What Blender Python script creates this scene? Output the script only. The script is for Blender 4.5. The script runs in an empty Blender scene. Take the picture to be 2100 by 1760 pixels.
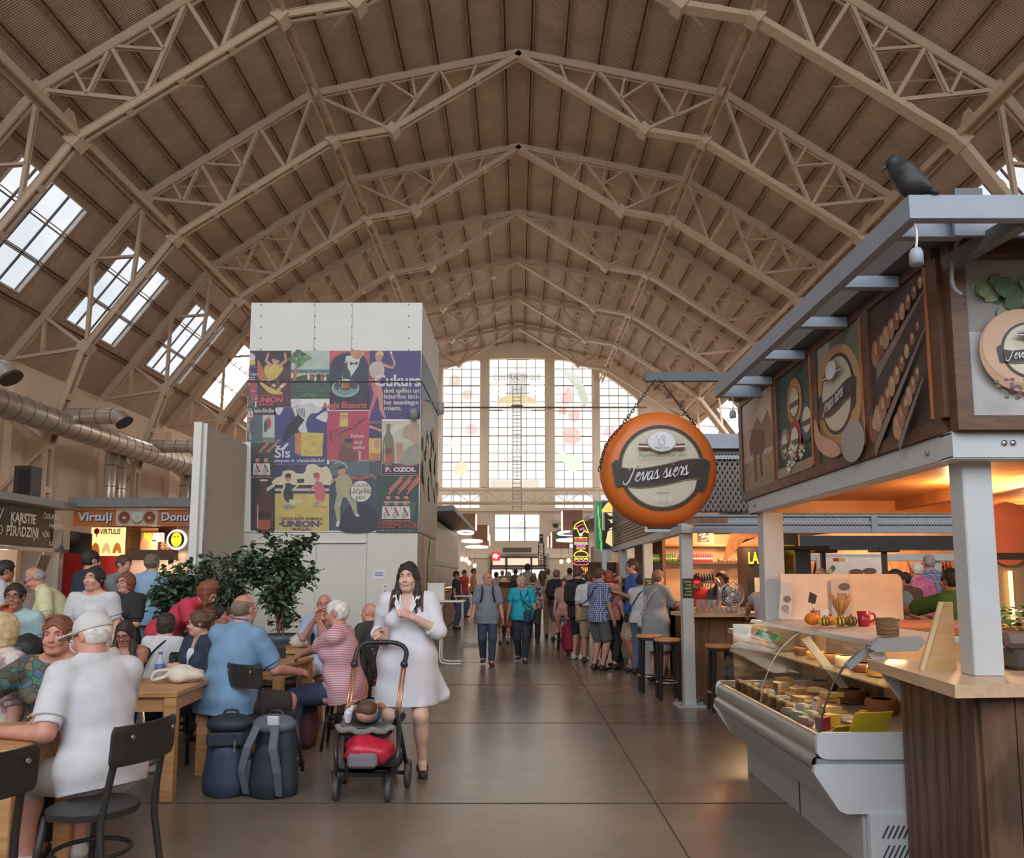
import bpy,math,random
import numpy as np
from mathutils import Vector,Matrix,Euler
PI=math.pi;C=bpy.context.scene.collection;R_=math.radians
random.seed(7);np.random.seed(7)
FOC,CXP,CYP,TH,HC=1600.0,1063.0,1009.0,math.atan(0.11),1.55
_c,_s=math.cos(TH),math.sin(TH)
def ray(px,py):
 a=(px-CXP)/FOC;b=(CYP-py)/FOC
 return Vector((a,_c-_s*b,_s+_c*b))
def D(px,py,Y):
 r=ray(px,py);k=Y/r.y
 return Vector((r.x*k,Y,HC+r.z*k))
def G(px,py,z=0.0):
 r=ray(px,py);k=(z-HC)/r.z
 return Vector((r.x*k,r.y*k,z))
def XP(px,py,x):
 r=ray(px,py);k=x/r.x
 return Vector((x,r.y*k,HC+r.z*k))
MATS={}
def lin(c):
 return tuple(((v/255)/12.92 if v/255<=.04045 else((v/255+.055)/1.055)**2.4)for v in c[:3])+(1.0,)
class NT:
 def __init__(s,name):
  s.m=bpy.data.materials.new(name);s.m.use_nodes=True
  s.t=s.m.node_tree;s.n=s.t.nodes;s.l=s.t.links
  s.b=s.n['Principled BSDF'];s.tc=None
 def add(s,ty,**kw):
  n=s.n.new(ty)
  for k,v in kw.items():setattr(n,k,v)
  return n
 def link(s,a,b):s.l.new(a,b)
 def coord(s,kind='Object',scale=(1,1,1),rot=(0,0,0),loc=(0,0,0)):
  t=s.add('ShaderNodeTexCoord');m=s.add('ShaderNodeMapping')
  m.inputs['Scale'].default_value=scale;m.inputs['Rotation'].default_value=rot;m.inputs['Location'].default_value=loc
  s.link(t.outputs[kind],m.inputs['Vector']);return m.outputs['Vector']
 def ramp(s,fac,stops,interp='LINEAR'):
  r=s.add('ShaderNodeValToRGB');r.color_ramp.interpolation=interp
  e=r.color_ramp.elements
  while len(e)<len(stops):e.new(0.5)
  for i,(p,c)in enumerate(stops):e[i].position=p;e[i].color=c
  s.link(fac,r.inputs['Fac']);return r.outputs['Color']
 def mix(s,fac,a,b,mode='MIX'):
  m=s.add('ShaderNodeMix',data_type='RGBA',blend_type=mode)
  for sock,v in((m.inputs[0],fac),(m.inputs[6],a),(m.inputs[7],b)):
   if hasattr(v,'is_linked'):s.link(v,sock)
   else:sock.default_value=v
  return m.outputs[2]
 def math(s,op,a,b=0.0):
  m=s.add('ShaderNodeMath',operation=op)
  for sock,v in zip(m.inputs,(a,b)):
   if hasattr(v,'is_linked'):s.link(v,sock)
   else:sock.default_value=v
  return m.outputs[0]
 def bump(s,h,strength=.3,dist=.01):
  b=s.add('ShaderNodeBump');b.inputs['Strength'].default_value=strength;b.inputs['Distance'].default_value=dist
  s.link(h,b.inputs['Height']);s.link(b.outputs['Normal'],s.b.inputs['Normal'])
def M(name,col,rough=.55,metal=0.0,var=.08,vs=6.0,bump=0.0,bs=60.0,emit=0.0,spec=None,alpha=1.0):
 """plain procedural surface: a colour with a soft noise variation"""
 if name in MATS:return MATS[name]
 k=NT(name);c=lin(col)
 v=k.coord()
 n=k.add('ShaderNodeTexNoise');n.inputs['Scale'].default_value=vs;n.inputs['Detail'].default_value=3
 k.link(v,n.inputs['Vector'])
 lo=tuple(x*(1-var)for x in c[:3])+(1,);hi=tuple(min(1,x*(1+var))for x in c[:3])+(1,)
 o=k.ramp(n.outputs['Fac'],[(.3,lo),(.7,hi)])
 k.link(o,k.b.inputs['Base Color'])
 k.b.inputs['Roughness'].default_value=rough;k.b.inputs['Metallic'].default_value=metal
 if spec is not None:k.b.inputs['Specular IOR Level'].default_value=spec
 if emit:
  k.link(o,k.b.inputs['Emission Color']);k.b.inputs['Emission Strength'].default_value=emit
 if bump:
  n2=k.add('ShaderNodeTexNoise');n2.inputs['Scale'].default_value=bs;k.link(v,n2.inputs['Vector'])
  k.bump(n2.outputs['Fac'],bump)
 if alpha<1:k.b.inputs['Alpha'].default_value=alpha
 MATS[name]=k.m;return k.m
def E_(name,col,strength):
 return M(name,col,rough=.4,emit=strength,var=.02)
class MB:
 def __init__(s):s.v=[];s.f=[];s.m=[];s.sm=[];s.mats=[]
 def mi(s,mat):
  if mat not in s.mats:s.mats.append(mat)
  return s.mats.index(mat)
 def raw(s,vs,fs,mat,smooth=False):
  o=len(s.v);s.v+=[tuple(p)for p in vs];i=s.mi(mat)
  for f in fs:s.f.append(tuple(o+q for q in f));s.m.append(i);s.sm.append(smooth)
  return s
 def box(s,c,d,mat,rot=None,bev=0.0):
  x,y,z=d[0]/2,d[1]/2,d[2]/2
  if bev>0:
   b=min(bev,x*.9,y*.9,z*.9);P=[]
   for sx in(-1,1):
    for sy in(-1,1):
     for sz in(-1,1):
      P+=[(sx*x,sy*(y-b),sz*(z-b)),(sx*(x-b),sy*y,sz*(z-b)),(sx*(x-b),sy*(y-b),sz*z)]
   I=lambda sx,sy,sz,k:((sx*4+sy*2+sz)*3+k)
   fs=[]
   for q in(0,1):
    fs.append([I(q,0,0,0),I(q,1,0,0),I(q,1,1,0),I(q,0,1,0)])
    fs.append([I(0,q,0,1),I(1,q,0,1),I(1,q,1,1),I(0,q,1,1)])
    fs.append([I(0,0,q,2),I(1,0,q,2),I(1,1,q,2),I(0,1,q,2)])
   for a in(0,1):
    for b2 in(0,1):
     fs.append([I(a,b2,0,0),I(a,b2,1,0),I(a,b2,1,1),I(a,b2,0,1)])
     fs.append([I(a,0,b2,0),I(a,1,b2,0),I(a,1,b2,2),I(a,0,b2,2)])
     fs.append([I(0,a,b2,1),I(1,a,b2,1),I(1,a,b2,2),I(0,a,b2,2)])
     for c2 in(0,1):fs.append([I(a,b2,c2,0),I(a,b2,c2,1),I(a,b2,c2,2)])
   vs=P
  else:
   vs=[(a*x,b*y,e*z)for a in(-1,1)for b in(-1,1)for e in(-1,1)]
   fs=[(0,1,3,2),(4,6,7,5),(0,4,5,1),(2,3,7,6),(0,2,6,4),(1,5,7,3)]
  if rot is not None:
   m=rot if isinstance(rot,Matrix)else Euler(rot).to_matrix()
   vs=[m@Vector(p)for p in vs]
  return s.raw([(p[0]+c[0],p[1]+c[1],p[2]+c[2])for p in vs],fs,mat)
 def bar(s,a,b,w,h,mat,up=(0,0,1)):
  """rectangular bar from a to b, w across, h along up"""
  a,b=Vector(a),Vector(b);d=(b-a);L=d.length
  if L<1e-6:return s
  d.normalize();u=Vector(up);r=d.cross(u)
  if r.length<1e-4:r=d.cross(Vector((1,0,0)))
  r.normalize();u=r.cross(d)
  vs=[]
  for p in(a,b):
   for q,t in((-1,-1),(1,-1),(1,1),(-1,1)):vs.append(p+r*(q*w/2)+u*(t*h/2))
  return s.raw(vs,[(3,2,1,0),(4,5,6,7),(0,1,5,4),(1,2,6,5),(2,3,7,6),(3,0,4,7)],mat)
 def tube(s,pts,r,mat,n=10,closed=False,cap=True,smooth=True):
  pts=[Vector(p)for p in pts];k=len(pts)
  rs=r if isinstance(r,(list,tuple))else[r]*k
  vs=[];prev=None
  for i,p in enumerate(pts):
   if closed:t=pts[(i+1)%k]-pts[i-1]
   else:t=pts[min(i+1,k-1)]-pts[max(i-1,0)]
   if t.length<1e-9:t=Vector((0,0,1))
   t.normalize()
   if prev is None:
    a=Vector((0,0,1))if abs(t.z)<.9 else Vector((1,0,0))
    u=t.cross(a).normalized()
   else:
    u=prev-t*prev.dot(t)
    u=u.normalized()if u.length>1e-6 else t.orthogonal().normalized()
   prev=u;w=t.cross(u)
   for j in range(n):
    an=2*PI*j/n;vs.append(p+(u*math.cos(an)+w*math.sin(an))*rs[i])
  fs=[]
  for i in range(k if closed else k-1):
   i2=(i+1)%k
   for j in range(n):fs.append((i*n+j,i*n+(j+1)%n,i2*n+(j+1)%n,i2*n+j))
  s.raw(vs,fs,mat,smooth)
  if cap and not closed:
   o=len(s.v)-len(vs);i=s.mi(mat)
   s.f.append(tuple(o+j for j in reversed(range(n))));s.m.append(i);s.sm.append(False)
   s.f.append(tuple(o+(k-1)*n+j for j in range(n)));s.m.append(i);s.sm.append(False)
  return s
 def lathe(s,prof,mat,c=(0,0,0),n=24,axis='Z',smooth=True,rot=None):
  vs=[];k=len(prof)
  for r,z in prof:
   for j in range(n):
    a=2*PI*j/n;p=(r*math.cos(a),r*math.sin(a),z)
    if axis=='Y':p=(p[0],p[2],p[1])
    if axis=='X':p=(p[2],p[0],p[1])
    vs.append(p)
  if rot is not None:
   m=rot if isinstance(rot,Matrix)else Euler(rot).to_matrix();vs=[m@Vector(p)for p in vs]
  vs=[(p[0]+c[0],p[1]+c[1],p[2]+c[2])for p in vs]
  fs=[(i*n+j,i*n+(j+1)%n,(i+1)*n+(j+1)%n,(i+1)*n+j)for i in range(k-1)for j in range(n)]
  s.raw(vs,fs,mat,smooth)
  o=len(s.v)-len(vs);i=s.mi(mat)
  for q,z in((0,0),(k-1,1)):
   if prof[q][0]>1e-5:
    s.f.append(tuple(o+q*n+j for j in(range(n)if z else reversed(range(n)))));s.m.append(i);s.sm.append(False)
  return s
 def ell(s,c,r,mat,n=14,rot=None):
  k=max(6,n//2)
  prof=[(max(1e-6,math.sin(PI*i/k)),-math.cos(PI*i/k))for i in range(k+1)]
  vs=[]
  m=None if rot is None else(rot if isinstance(rot,Matrix)else Euler(rot).to_matrix())
  for a,z in prof:
   for j in range(n):
    p=Vector((a*math.cos(2*PI*j/n)*r[0],a*math.sin(2*PI*j/n)*r[1],z*r[2]))
    if m is not None:p=m@p
    vs.append((p[0]+c[0],p[1]+c[1],p[2]+c[2]))
  fs=[(i*n+j,i*n+(j+1)%n,(i+1)*n+(j+1)%n,(i+1)*n+j)for i in range(k)for j in range(n)]
  return s.raw(vs,fs,mat,True)
 def prism(s,poly,mat,frame,th):
  """poly: 2D points; frame=(origin, ux, uy); extruded by th along ux x uy"""
  o,ux,uy=(Vector(q)for q in frame);nn=ux.cross(uy).normalized();k=len(poly)
  a=[o+ux*p[0]+uy*p[1]for p in poly];b=[p+nn*th for p in a]
  fs=[tuple(reversed(range(k))),tuple(range(k,2*k))]+[(i,(i+1)%k,k+(i+1)%k,k+i)for i in range(k)]
  return s.raw(a+b,fs,mat)
 def build(s,name,parent=None,loc=None,auto=True):
  me=bpy.data.meshes.new(name);me.from_pydata(s.v,[],s.f)
  for m in s.mats:me.materials.append(m)
  me.polygons.foreach_set('material_index',s.m);me.polygons.foreach_set('use_smooth',s.sm)
  me.update()
  o=bpy.data.objects.new(name,me);C.objects.link(o)
  if parent is not None:o.parent=parent
  if loc is not None:o.location=loc
  return o
def tag(o,label=None,cat=None,group=None,kind=None):
 if label:o['label']=label
 if cat:o['category']=cat
 if group:o['group']=group
 if kind:o['kind']=kind
 return o
def thing(name,label,cat,loc=(0,0,0),rz=0.0,group=None,kind=None):
 o=bpy.data.objects.new(name,None);C.objects.link(o);o.empty_display_size=.1
 o.location=loc;o.rotation_euler=(0,0,rz)
 return tag(o,label,cat,group,kind)
def struct(name,mb):
 return tag(mb.build(name),kind='structure')
def dup(root,loc,rz=None,label=None,group=None):
 r=root.copy();C.objects.link(r);r.location=loc
 if rz is not None:r.rotation_euler=(0,0,rz)
 if label:r['label']=label
 if group:r['group']=group
 for ch in list(root.children):
  c=ch.copy();C.objects.link(c);c.parent=r
  for g in list(ch.children):
   d=g.copy();C.objects.link(d);d.parent=c
 return r
def bx(name,parent,c,d,mat,bev=0.0,rot=None):
 return MB().box(c,d,mat,rot,bev).build(name,parent)
_TXT={}
def text_polys(txt,bold=0.0,shear=0.0,space=1.0):
 key=(txt,bold,shear,space)
 if key not in _TXT:
  cu=bpy.data.curves.new('t','FONT');cu.body=txt;cu.size=1;cu.offset=bold;cu.shear=shear
  cu.space_character=space;cu.resolution_u=3
  ob=bpy.data.objects.new('t',cu);me=ob.to_mesh()
  _TXT[key]=([tuple(v.co)for v in me.vertices],[tuple(p.vertices)for p in me.polygons])
  ob.to_mesh_clear();bpy.data.objects.remove(ob);bpy.data.curves.remove(cu)
 return _TXT[key]
class Sheet:
 """draws on a plane: (u,v) -> o + ux*u + uy*v, every layer a little proud of the last"""
 def __init__(s,o,ux,uy,step=.0012):
  s.o=Vector(o);s.ux=Vector(ux);s.uy=Vector(uy);s.n=s.ux.cross(s.uy).normalized();s.step=step;s.k=1;s.mb=MB()
 def P(s,u,v,k=None):return s.o+s.ux*u+s.uy*v+s.n*(s.step*(s.k if k is None else k))
 def poly(s,pts,mat):
  s.k+=1
  if sum(pts[i-1][0]*pts[i][1]-pts[i][0]*pts[i-1][1]for i in range(len(pts)))<0:pts=pts[::-1]
  s.mb.raw([s.P(*p)for p in pts],[tuple(range(len(pts)))],mat);return s
 def rect(s,u0,v0,u1,v1,mat):return s.poly([(u0,v0),(u1,v0),(u1,v1),(u0,v1)],mat)
 def ell(s,c,ru,rv,mat,n=20,a0=0,a1=2*PI,rot=0.0):
  pts=[]
  for i in range(n+(0 if abs(a1-a0-2*PI)<1e-6 else 1)):
   a=a0+(a1-a0)*i/n;x,y=ru*math.cos(a),rv*math.sin(a)
   pts.append((c[0]+x*math.cos(rot)-y*math.sin(rot),c[1]+x*math.sin(rot)+y*math.cos(rot)))
  return s.poly(pts,mat)
 def ring(s,c,ru,rv,w,mat,n=32):
  s.k+=1;vs=[];fs=[]
  for i in range(n):
   a=2*PI*i/n
   for q in(0,1):vs.append(s.P(c[0]+(ru-q*w)*math.cos(a),c[1]+(rv-q*w)*math.sin(a)))
   j=(i+1)%n;fs.append((2*i,2*j,2*j+1,2*i+1))
  s.mb.raw(vs,fs,mat);return s
 def stroke(s,pts,w,mat,closed=False):
  s.k+=1;n=len(pts);L=[]
  for i in range(n):
   a=pts[i-1]if(i>0 or closed)else pts[0];b=pts[(i+1)%n]if(i<n-1 or closed)else pts[-1]
   dx,dy=b[0]-a[0],b[1]-a[1];q=math.hypot(dx,dy)or 1
   ww=(w[i]if isinstance(w,(list,tuple))else w)/2
   L.append((pts[i],-dy/q*ww,dx/q*ww))
  vs=[]
  for p,x,y in L:vs+=[s.P(p[0]-x,p[1]-y),s.P(p[0]+x,p[1]+y)]
  fs=[(2*i,2*((i+1)%n),2*((i+1)%n)+1,2*i+1)for i in range(n if closed else n-1)]
  s.mb.raw(vs,fs,mat);return s
 def text(s,txt,u,v,h,mat,align='l',w=None,bold=0.0,shear=0.0,space=1.0,rot=0.0,arc=None):
  """h: cap height; w: forces the total width"""
  vs,fs=text_polys(txt,bold,shear,space)
  if not vs:return s
  s.k+=1
  x0=min(p[0]for p in vs);x1=max(p[0]for p in vs);k=h/.69
  kx=k if w is None else w/(x1-x0)
  off={'l':0,'c':-(x1-x0)*kx/2,'r':-(x1-x0)*kx}[align]
  out=[]
  for p in vs:
   x,y=(p[0]-x0)*kx+off,p[1]*k
   if arc:y+=arc*(x*x)
   out.append(s.P(u+x*math.cos(rot)-y*math.sin(rot),v+x*math.sin(rot)+y*math.cos(rot)))
  s.mb.raw(out,fs,mat);return s
 def build(s,name,parent):return s.mb.build(name,parent)
def spline(pts,n=6,closed=False):
 """Catmull-Rom through 2D or 3D points"""
 pts=[Vector(p).to_3d()if len(p)==2 else Vector(p)for p in pts];k=len(pts);out=[]
 for i in range(k if closed else k-1):
  p0=pts[(i-1)%k]if(closed or i>0)else pts[0]*2-pts[1]
  p1,p2=pts[i],pts[(i+1)%k]
  p3=pts[(i+2)%k]if(closed or i+2<k)else pts[k-1]*2-pts[k-2]
  for j in range(n):
   t=j/n
   out.append(.5*((2*p1)+(p2-p0)*t+(2*p0-5*p1+4*p2-p3)*t*t+(3*p1-p0-3*p2+p3)*t**3))
 if not closed:out.append(pts[-1])
 return out
def sp2(pts,n=6,closed=False):return[(p.x,p.y)for p in spline(pts,n,closed)]
def corr_mat(name,col,pitch=7.5,bump=.5,rough=.6):
 """ribbed sheet painted beige, ribs along the slope (spaced along the hall)"""
 k=NT(name);v=k.coord('Object')
 w=k.add('ShaderNodeTexWave',wave_type='BANDS',bands_direction='Y');w.inputs['Scale'].default_value=pitch*.314*2
 k.link(v,w.inputs['Vector'])
 n=k.add('ShaderNodeTexNoise');n.inputs['Scale'].default_value=.9;n.inputs['Detail'].default_value=4;k.link(v,n.inputs['Vector'])
 c=lin(col)
 o=k.ramp(n.outputs['Fac'],[(.3,tuple(x*.88 for x in c[:3])+(1,)),(.7,tuple(x*1.1 for x in c[:3])+(1,))])
 k.link(o,k.b.inputs['Base Color']);k.b.inputs['Roughness'].default_value=rough
 k.bump(w.outputs['Color'],bump,.05);MATS[name]=k.m;return k.m
def floor_mat():
 k=NT('polished concrete floor');v=k.coord('Object')
 n=k.add('ShaderNodeTexNoise');n.inputs['Scale'].default_value=.55;n.inputs['Detail'].default_value=8;n.inputs['Roughness'].default_value=.62
 k.link(v,n.inputs['Vector'])
 o=k.ramp(n.outputs['Fac'],[(.25,lin((112,99,88))),(.5,lin((131,117,105))),(.75,lin((148,134,121)))])
 n2=k.add('ShaderNodeTexNoise');n2.inputs['Scale'].default_value=9;n2.inputs['Detail'].default_value=6;k.link(v,n2.inputs['Vector'])
 o2=k.ramp(n2.outputs['Fac'],[(.3,(.8,.79,.78,1)),(.5,(1,1,1,1))])
 o=k.mix(.2,o,o2,'MULTIPLY')
 k.link(o,k.b.inputs['Base Color'])
 r=k.ramp(n2.outputs['Fac'],[(.3,(.22,)*3+(1,)),(.7,(.27,)*3+(1,))])
 k.link(r,k.b.inputs['Roughness']);k.b.inputs['Specular IOR Level'].default_value=.55
 k.bump(n.outputs['Fac'],.02,.01)
 return k.m
M_FLOOR=floor_mat()
M_ROOF=corr_mat('beige ribbed roof sheet',(196,169,145))
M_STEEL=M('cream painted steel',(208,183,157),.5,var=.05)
M_STEEL2=M('brown steel purlin',(168,142,120),.55,var=.06)  # purlins plain brown, darker than the trusses
M_WALL=M('warm beige plaster',(236,212,186),.85,var=.06,vs=.6)
M_EWALL=M('cream plaster of the end wall',(244,228,206),.85,var=.05,vs=.5)
M_JOINT=M('floor joint filler',(78,70,63),.8)
M_FRAMEW=M('dark window bar',(88,84,82),.5)
def sky_pane(name,lo,hi,st):
 k=NT(name);v=k.coord('Object')
 n=k.add('ShaderNodeTexNoise');n.inputs['Scale'].default_value=.35;n.inputs['Detail'].default_value=4;k.link(v,n.inputs['Vector'])
 o=k.ramp(n.outputs['Fac'],[(.3,lin(lo)),(.7,lin(hi))])
 k.link(o,k.b.inputs['Emission Color']);k.b.inputs['Emission Strength'].default_value=st
 k.b.inputs['Base Color'].default_value=(.02,.02,.02,1);k.b.inputs['Roughness'].default_value=.15
 return k.m
M_SKYL=sky_pane('skylight pane with pale cloudy sky',(214,222,232),(246,248,250),.8)
M_ENDW=sky_pane('end window pane full of daylight',(255,250,240),(255,255,252),1.05)
M_SKYF=sky_pane('far skylight pane with boosted glow',(250,250,250),(255,255,255),11.0)  # far panes glow much stronger, boosted to light the hall's far end
YB,YE=-9.0,60.0
UP=[(0,19.95),(-7.22,18.41),(-12.91,14.6),(-17.18,8.88)]
def tri_frame(i):
 a,b=Vector((UP[i][0],UP[i][1])),Vector((UP[i+1][0],UP[i+1][1]));d=(b-a);L=d.length;d.normalize()
 n=Vector((-d.y,d.x));n=n if n.y>0 else-n
 return a,d,n,L
TR=[25.7+6*i for i in range(-3,6)]
struct('floor',MB().box((0,25,-.1),(40,74,.2),M_FLOOR))
jb=MB()
for y in(2.35,5.95,8.95,11.95,14.95,17.95,20.95,24,27,30,33):jb.box((-1,y-.36,.0015),(24,.012,.003),M_JOINT)
for x in(-3.2,.95):jb.box((x,18,.0012),(.01,40,.0024),M_JOINT)
tag(jb.build('trim_1'),kind='structure')
roof=MB();TH_R=.12
SK0,SK1,SKY0,SKY1=1.62,5.06,1.22,4.6
for sx in(-1,1):
 for i in range(3):
  a,d,n,L=tri_frame(i)
  def q(t,y,o):p=a+d*t+n*o;return(sx*-p.x if sx>0 else p.x,y,p.y)
  def slab(t0,t1,y0,y1):
   vs=[q(t,y,o)for o in(.26,.26+TH_R)for t in(t0,t1)for y in(y0,y1)]
   roof.raw(vs,[(0,1,3,2),(4,6,7,5),(0,4,5,1),(2,3,7,6),(0,2,6,4),(1,5,7,3)],M_ROOF)
  if i<2:slab(-.06,L+.06,YB,YE)
  else:
   slab(-.06,SK0,YB,YE);slab(SK1,L+.4,YB,YE)
   y=YB
   for t in TR:
    slab(SK0,SK1,y,t+SKY0);y=t+SKY1
   slab(SK0,SK1,y,YE)
ceiling=struct('ceiling',roof)
for sx in(-1,1):
 for i in range(3):
  a,d,n,L=tri_frame(i);k=[6,6,5][i]
  for j in range(k):
   t=(.45+1.2*j)if i==0 else(L*(j+.6)/k if i==1 else[.25,1.25,2.7,3.9,5.3][j]);p=a+d*t
   mb=MB();nn=Vector((n.x*-sx if sx>0 else n.x,0,n.y))
   dd=Vector((d.x*-sx if sx>0 else d.x,0,d.y));c0=Vector((p.x*-sx if sx>0 else p.x,0,p.y))
   for e in(-.055,.055):
    b0=c0+dd*e+nn*.17
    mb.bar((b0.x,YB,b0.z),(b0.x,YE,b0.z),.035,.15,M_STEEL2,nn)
   mb.build('purlin',ceiling)
wn=1
M_SKF=M('pale skylight frame',(214,204,192),.5)
a,d,n,L=tri_frame(2)
for ti,ty in enumerate(TR):
 if ty<7:continue
 for sx in(-1,1):
  def q(t,y,o):p=a+d*t+n*o;return Vector((-p.x if sx>0 else p.x,y,p.y))
  w=MB()
  y0,y1=ty+SKY0,ty+SKY1
  vs=[q(SK0,y0,.40),q(SK0,y1,.40),q(SK1,y1,.40),q(SK1,y0,.40)]
  w.raw(vs,[(0,1,2,3)],M_SKYL if ty<37 else M_SKYF)
  w.raw([v+(q(0,0,.42)-q(0,0,.40))for v in vs],[(3,2,1,0)],M_SKYL)
  o=tag(w.build('window_%d'%wn),kind='structure');wn+=1
  fr=MB();nn=(q(0,0,1)-q(0,0,0)).normalized()
  for j in range(5):
   y=y0+(y1-y0)*j/4;fr.bar(q(SK0,y,.36),q(SK1,y,.36),.07 if j in(0,4)else .045,.06,M_FRAMEW,nn)
  for j in range(4):
   t=SK0+(SK1-SK0)*j/3;fr.bar(q(t,y0,.355),q(t,y1,.355),.05,.05,M_FRAMEW,nn)
  for t,yy0,yy1 in((SK0,y0,y1),(SK1,y0,y1)):fr.bar(q(t,yy0,.3),q(t,yy1,.3),.05,.2,M_SKF,nn)
  for y in(y0,y1):fr.bar(q(SK0,y,.3),q(SK1,y,.3),.05,.2,M_SKF,nn)
  fr.build('frame',o)
for sx,nm in((-1,'wall_left'),(1,'wall_right')):
 w=MB().box((sx*17.55,25.5,4.5),(.3,69,9.0),M_WALL)
 for t in TR:
  w.box((sx*17.3,t+.6,4.4),(.35,.6,8.6),M_WALL)
 w.box((sx*17.38,25.5,7.6),(.12,69,.12),M_STEEL)
 struct(nm,w)
ORD=['first','second','third','fourth','fifth','sixth','seventh','eighth','ninth','tenth','eleventh','twelfth']
LOWP=[(0,19.86),(-4.38,17.07),(-6.45,16.7),(-11.8,13.15),(-14.61,9.29),(-15.68,5.92),(-15.66,0)]
def lerp2(a,b,t):return(a[0]+(b[0]-a[0])*t,a[1]+(b[1]-a[1])*t)
def truss_parts():
 k1,k2,ev=UP[1],UP[2],UP[3];V,l1,l2,l3=LOWP[1],LOWP[2],LOWP[3],LOWP[4]
 up=lambda i,t:lerp2(UP[i],UP[i+1],t)
 u1,u2,w1=up(0,.385),up(0,.648),up(0,.2)
 lo=lerp2(LOWP[0],V,.52)
 S=[]
 S+=[(u1,lo),(u1,V),(w1,lerp2(LOWP[0],V,.4)),(V,k1)]
 m1=lerp2(u1,V,.5);S+=[(u2,m1),(up(0,.52),m1)]
 m2=lerp2(k1,V,.62);S+=[(u2,m2),(up(0,.83),m2)]
 a1,a2=up(1,.32),up(1,.67);b1,b2=lerp2(l1,l2,.3),lerp2(l1,l2,.68)
 S+=[(k1,b1),(a1,b1),(a1,b2),(a2,b2),(b2,k2)]
 m=lerp2(a1,b2,.5);S+=[(a2,m),(up(1,.5),m)]
 m=lerp2(k2,b2,.47);S+=[(a2,m),(up(1,.84),m)]
 c1,c2=up(2,.385),up(2,.74);lm=lerp2(l2,l3,.5)
 S+=[(k2,lm),(c1,lerp2(k2,lm,.62)),(c1,l3),(c2,l3),(l3,ev),(c2,(-16.1,9.05)),(LOWP[5],(-17.2,7.0)),(LOWP[5],(-17.2,4.4)),((-16.5,7.6),LOWP[5])]
 return S
def mir(p,sx):return(p[0]*-sx if sx>0 else p[0],p[1])
def v3(p,y=0):return Vector((p[0],y,p[1]))
def make_truss():
 t=thing('roof_truss','','roof truss')
 for sx in(-1,1):
  m=MB();P=[mir(p,sx)for p in UP]
  for i in range(3):
   a,b=v3(P[i]),v3(P[i+1]);nn=(b-a).cross(Vector((0,1,0))).normalized()
   for e in(-.075,.075):m.bar(a+Vector((0,e,0)),b+Vector((0,e,0)),.07,.24,M_STEEL,nn)
  for p in P[1:3]:m.box((p[0],0,p[1]-.05),(.5,.12,.5),M_STEEL,(0,.6*-sx,0))
  m.build('upper_chord',t)
  m=MB();P=[mir(p,sx)for p in LOWP]
  for i in range(6):
   a,b=v3(P[i]),v3(P[i+1]);nn=(b-a).cross(Vector((0,1,0))).normalized()
   w=.2 if i<4 else .3
   for e in(-1,1):m.bar(a+Vector((0,e*w*.52,0)),b+Vector((0,e*w*.52,0)),.07,.17,M_STEEL,nn)
   m.bar(a-nn*.085,b-nn*.085,w+.14,.02,M_STEEL,nn)
   Ls=(b-a).length;kk=max(2,int(Ls/1.3))
   for j in range(kk+1):m.box(a.lerp(b,j/kk),(.2,w+.1,.2),M_STEEL,(0,math.atan2(-(b-a).z,(b-a).x),0))
  for p in P[1:5]:m.box((p[0],0,p[1]-.01),(.36,.46,.36),M_STEEL,(0,.7,0))
  m.box((P[6][0],0,.02),(.5,.5,.04),M_STEEL)
  m.build('lower_chord',t)
  for a,b in truss_parts():
   a,b=mir(a,sx),mir(b,sx);d=v3(b)-v3(a);nn=d.cross(Vector((0,1,0))).normalized()
   m=MB();w=.11 if d.length>1.7 else .08
   for e in(-.05,.05):m.bar(v3(a,e),v3(b,e),.035,w,M_STEEL,nn)
   m.build('web_strut',t)
 return t
tr0=None
tl={13.7:'roof truss overhead mostly above the frame, nearest the camera',19.7:'first roof truss whose thick lower chord crosses the top of the picture',25.7:'roof truss with the highest ridge peak that shows entire below the top edge',31.7:'second full ridge peak of the roof trusses counted from the top',37.7:'third full ridge peak of the roof trusses counted from the top',43.7:'fourth full ridge peak of the roof trusses, just over the cream far vault',49.7:'fifth full ridge peak of the roof trusses, second from the end wall',55.7:'last roof truss, its curve framing the tops of the arched end windows'}
for ty in TR:
 if ty<13:continue
 lab=[v for k,v in tl.items()if abs(k-ty)<.1][0]
 if tr0 is None:tr0=make_truss();tr0['label']=lab;tr0.location=(0,ty,0);tr0['group']='roof trusses'
 else:dup(tr0,(0,ty,0),0,lab,'roof trusses')
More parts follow.
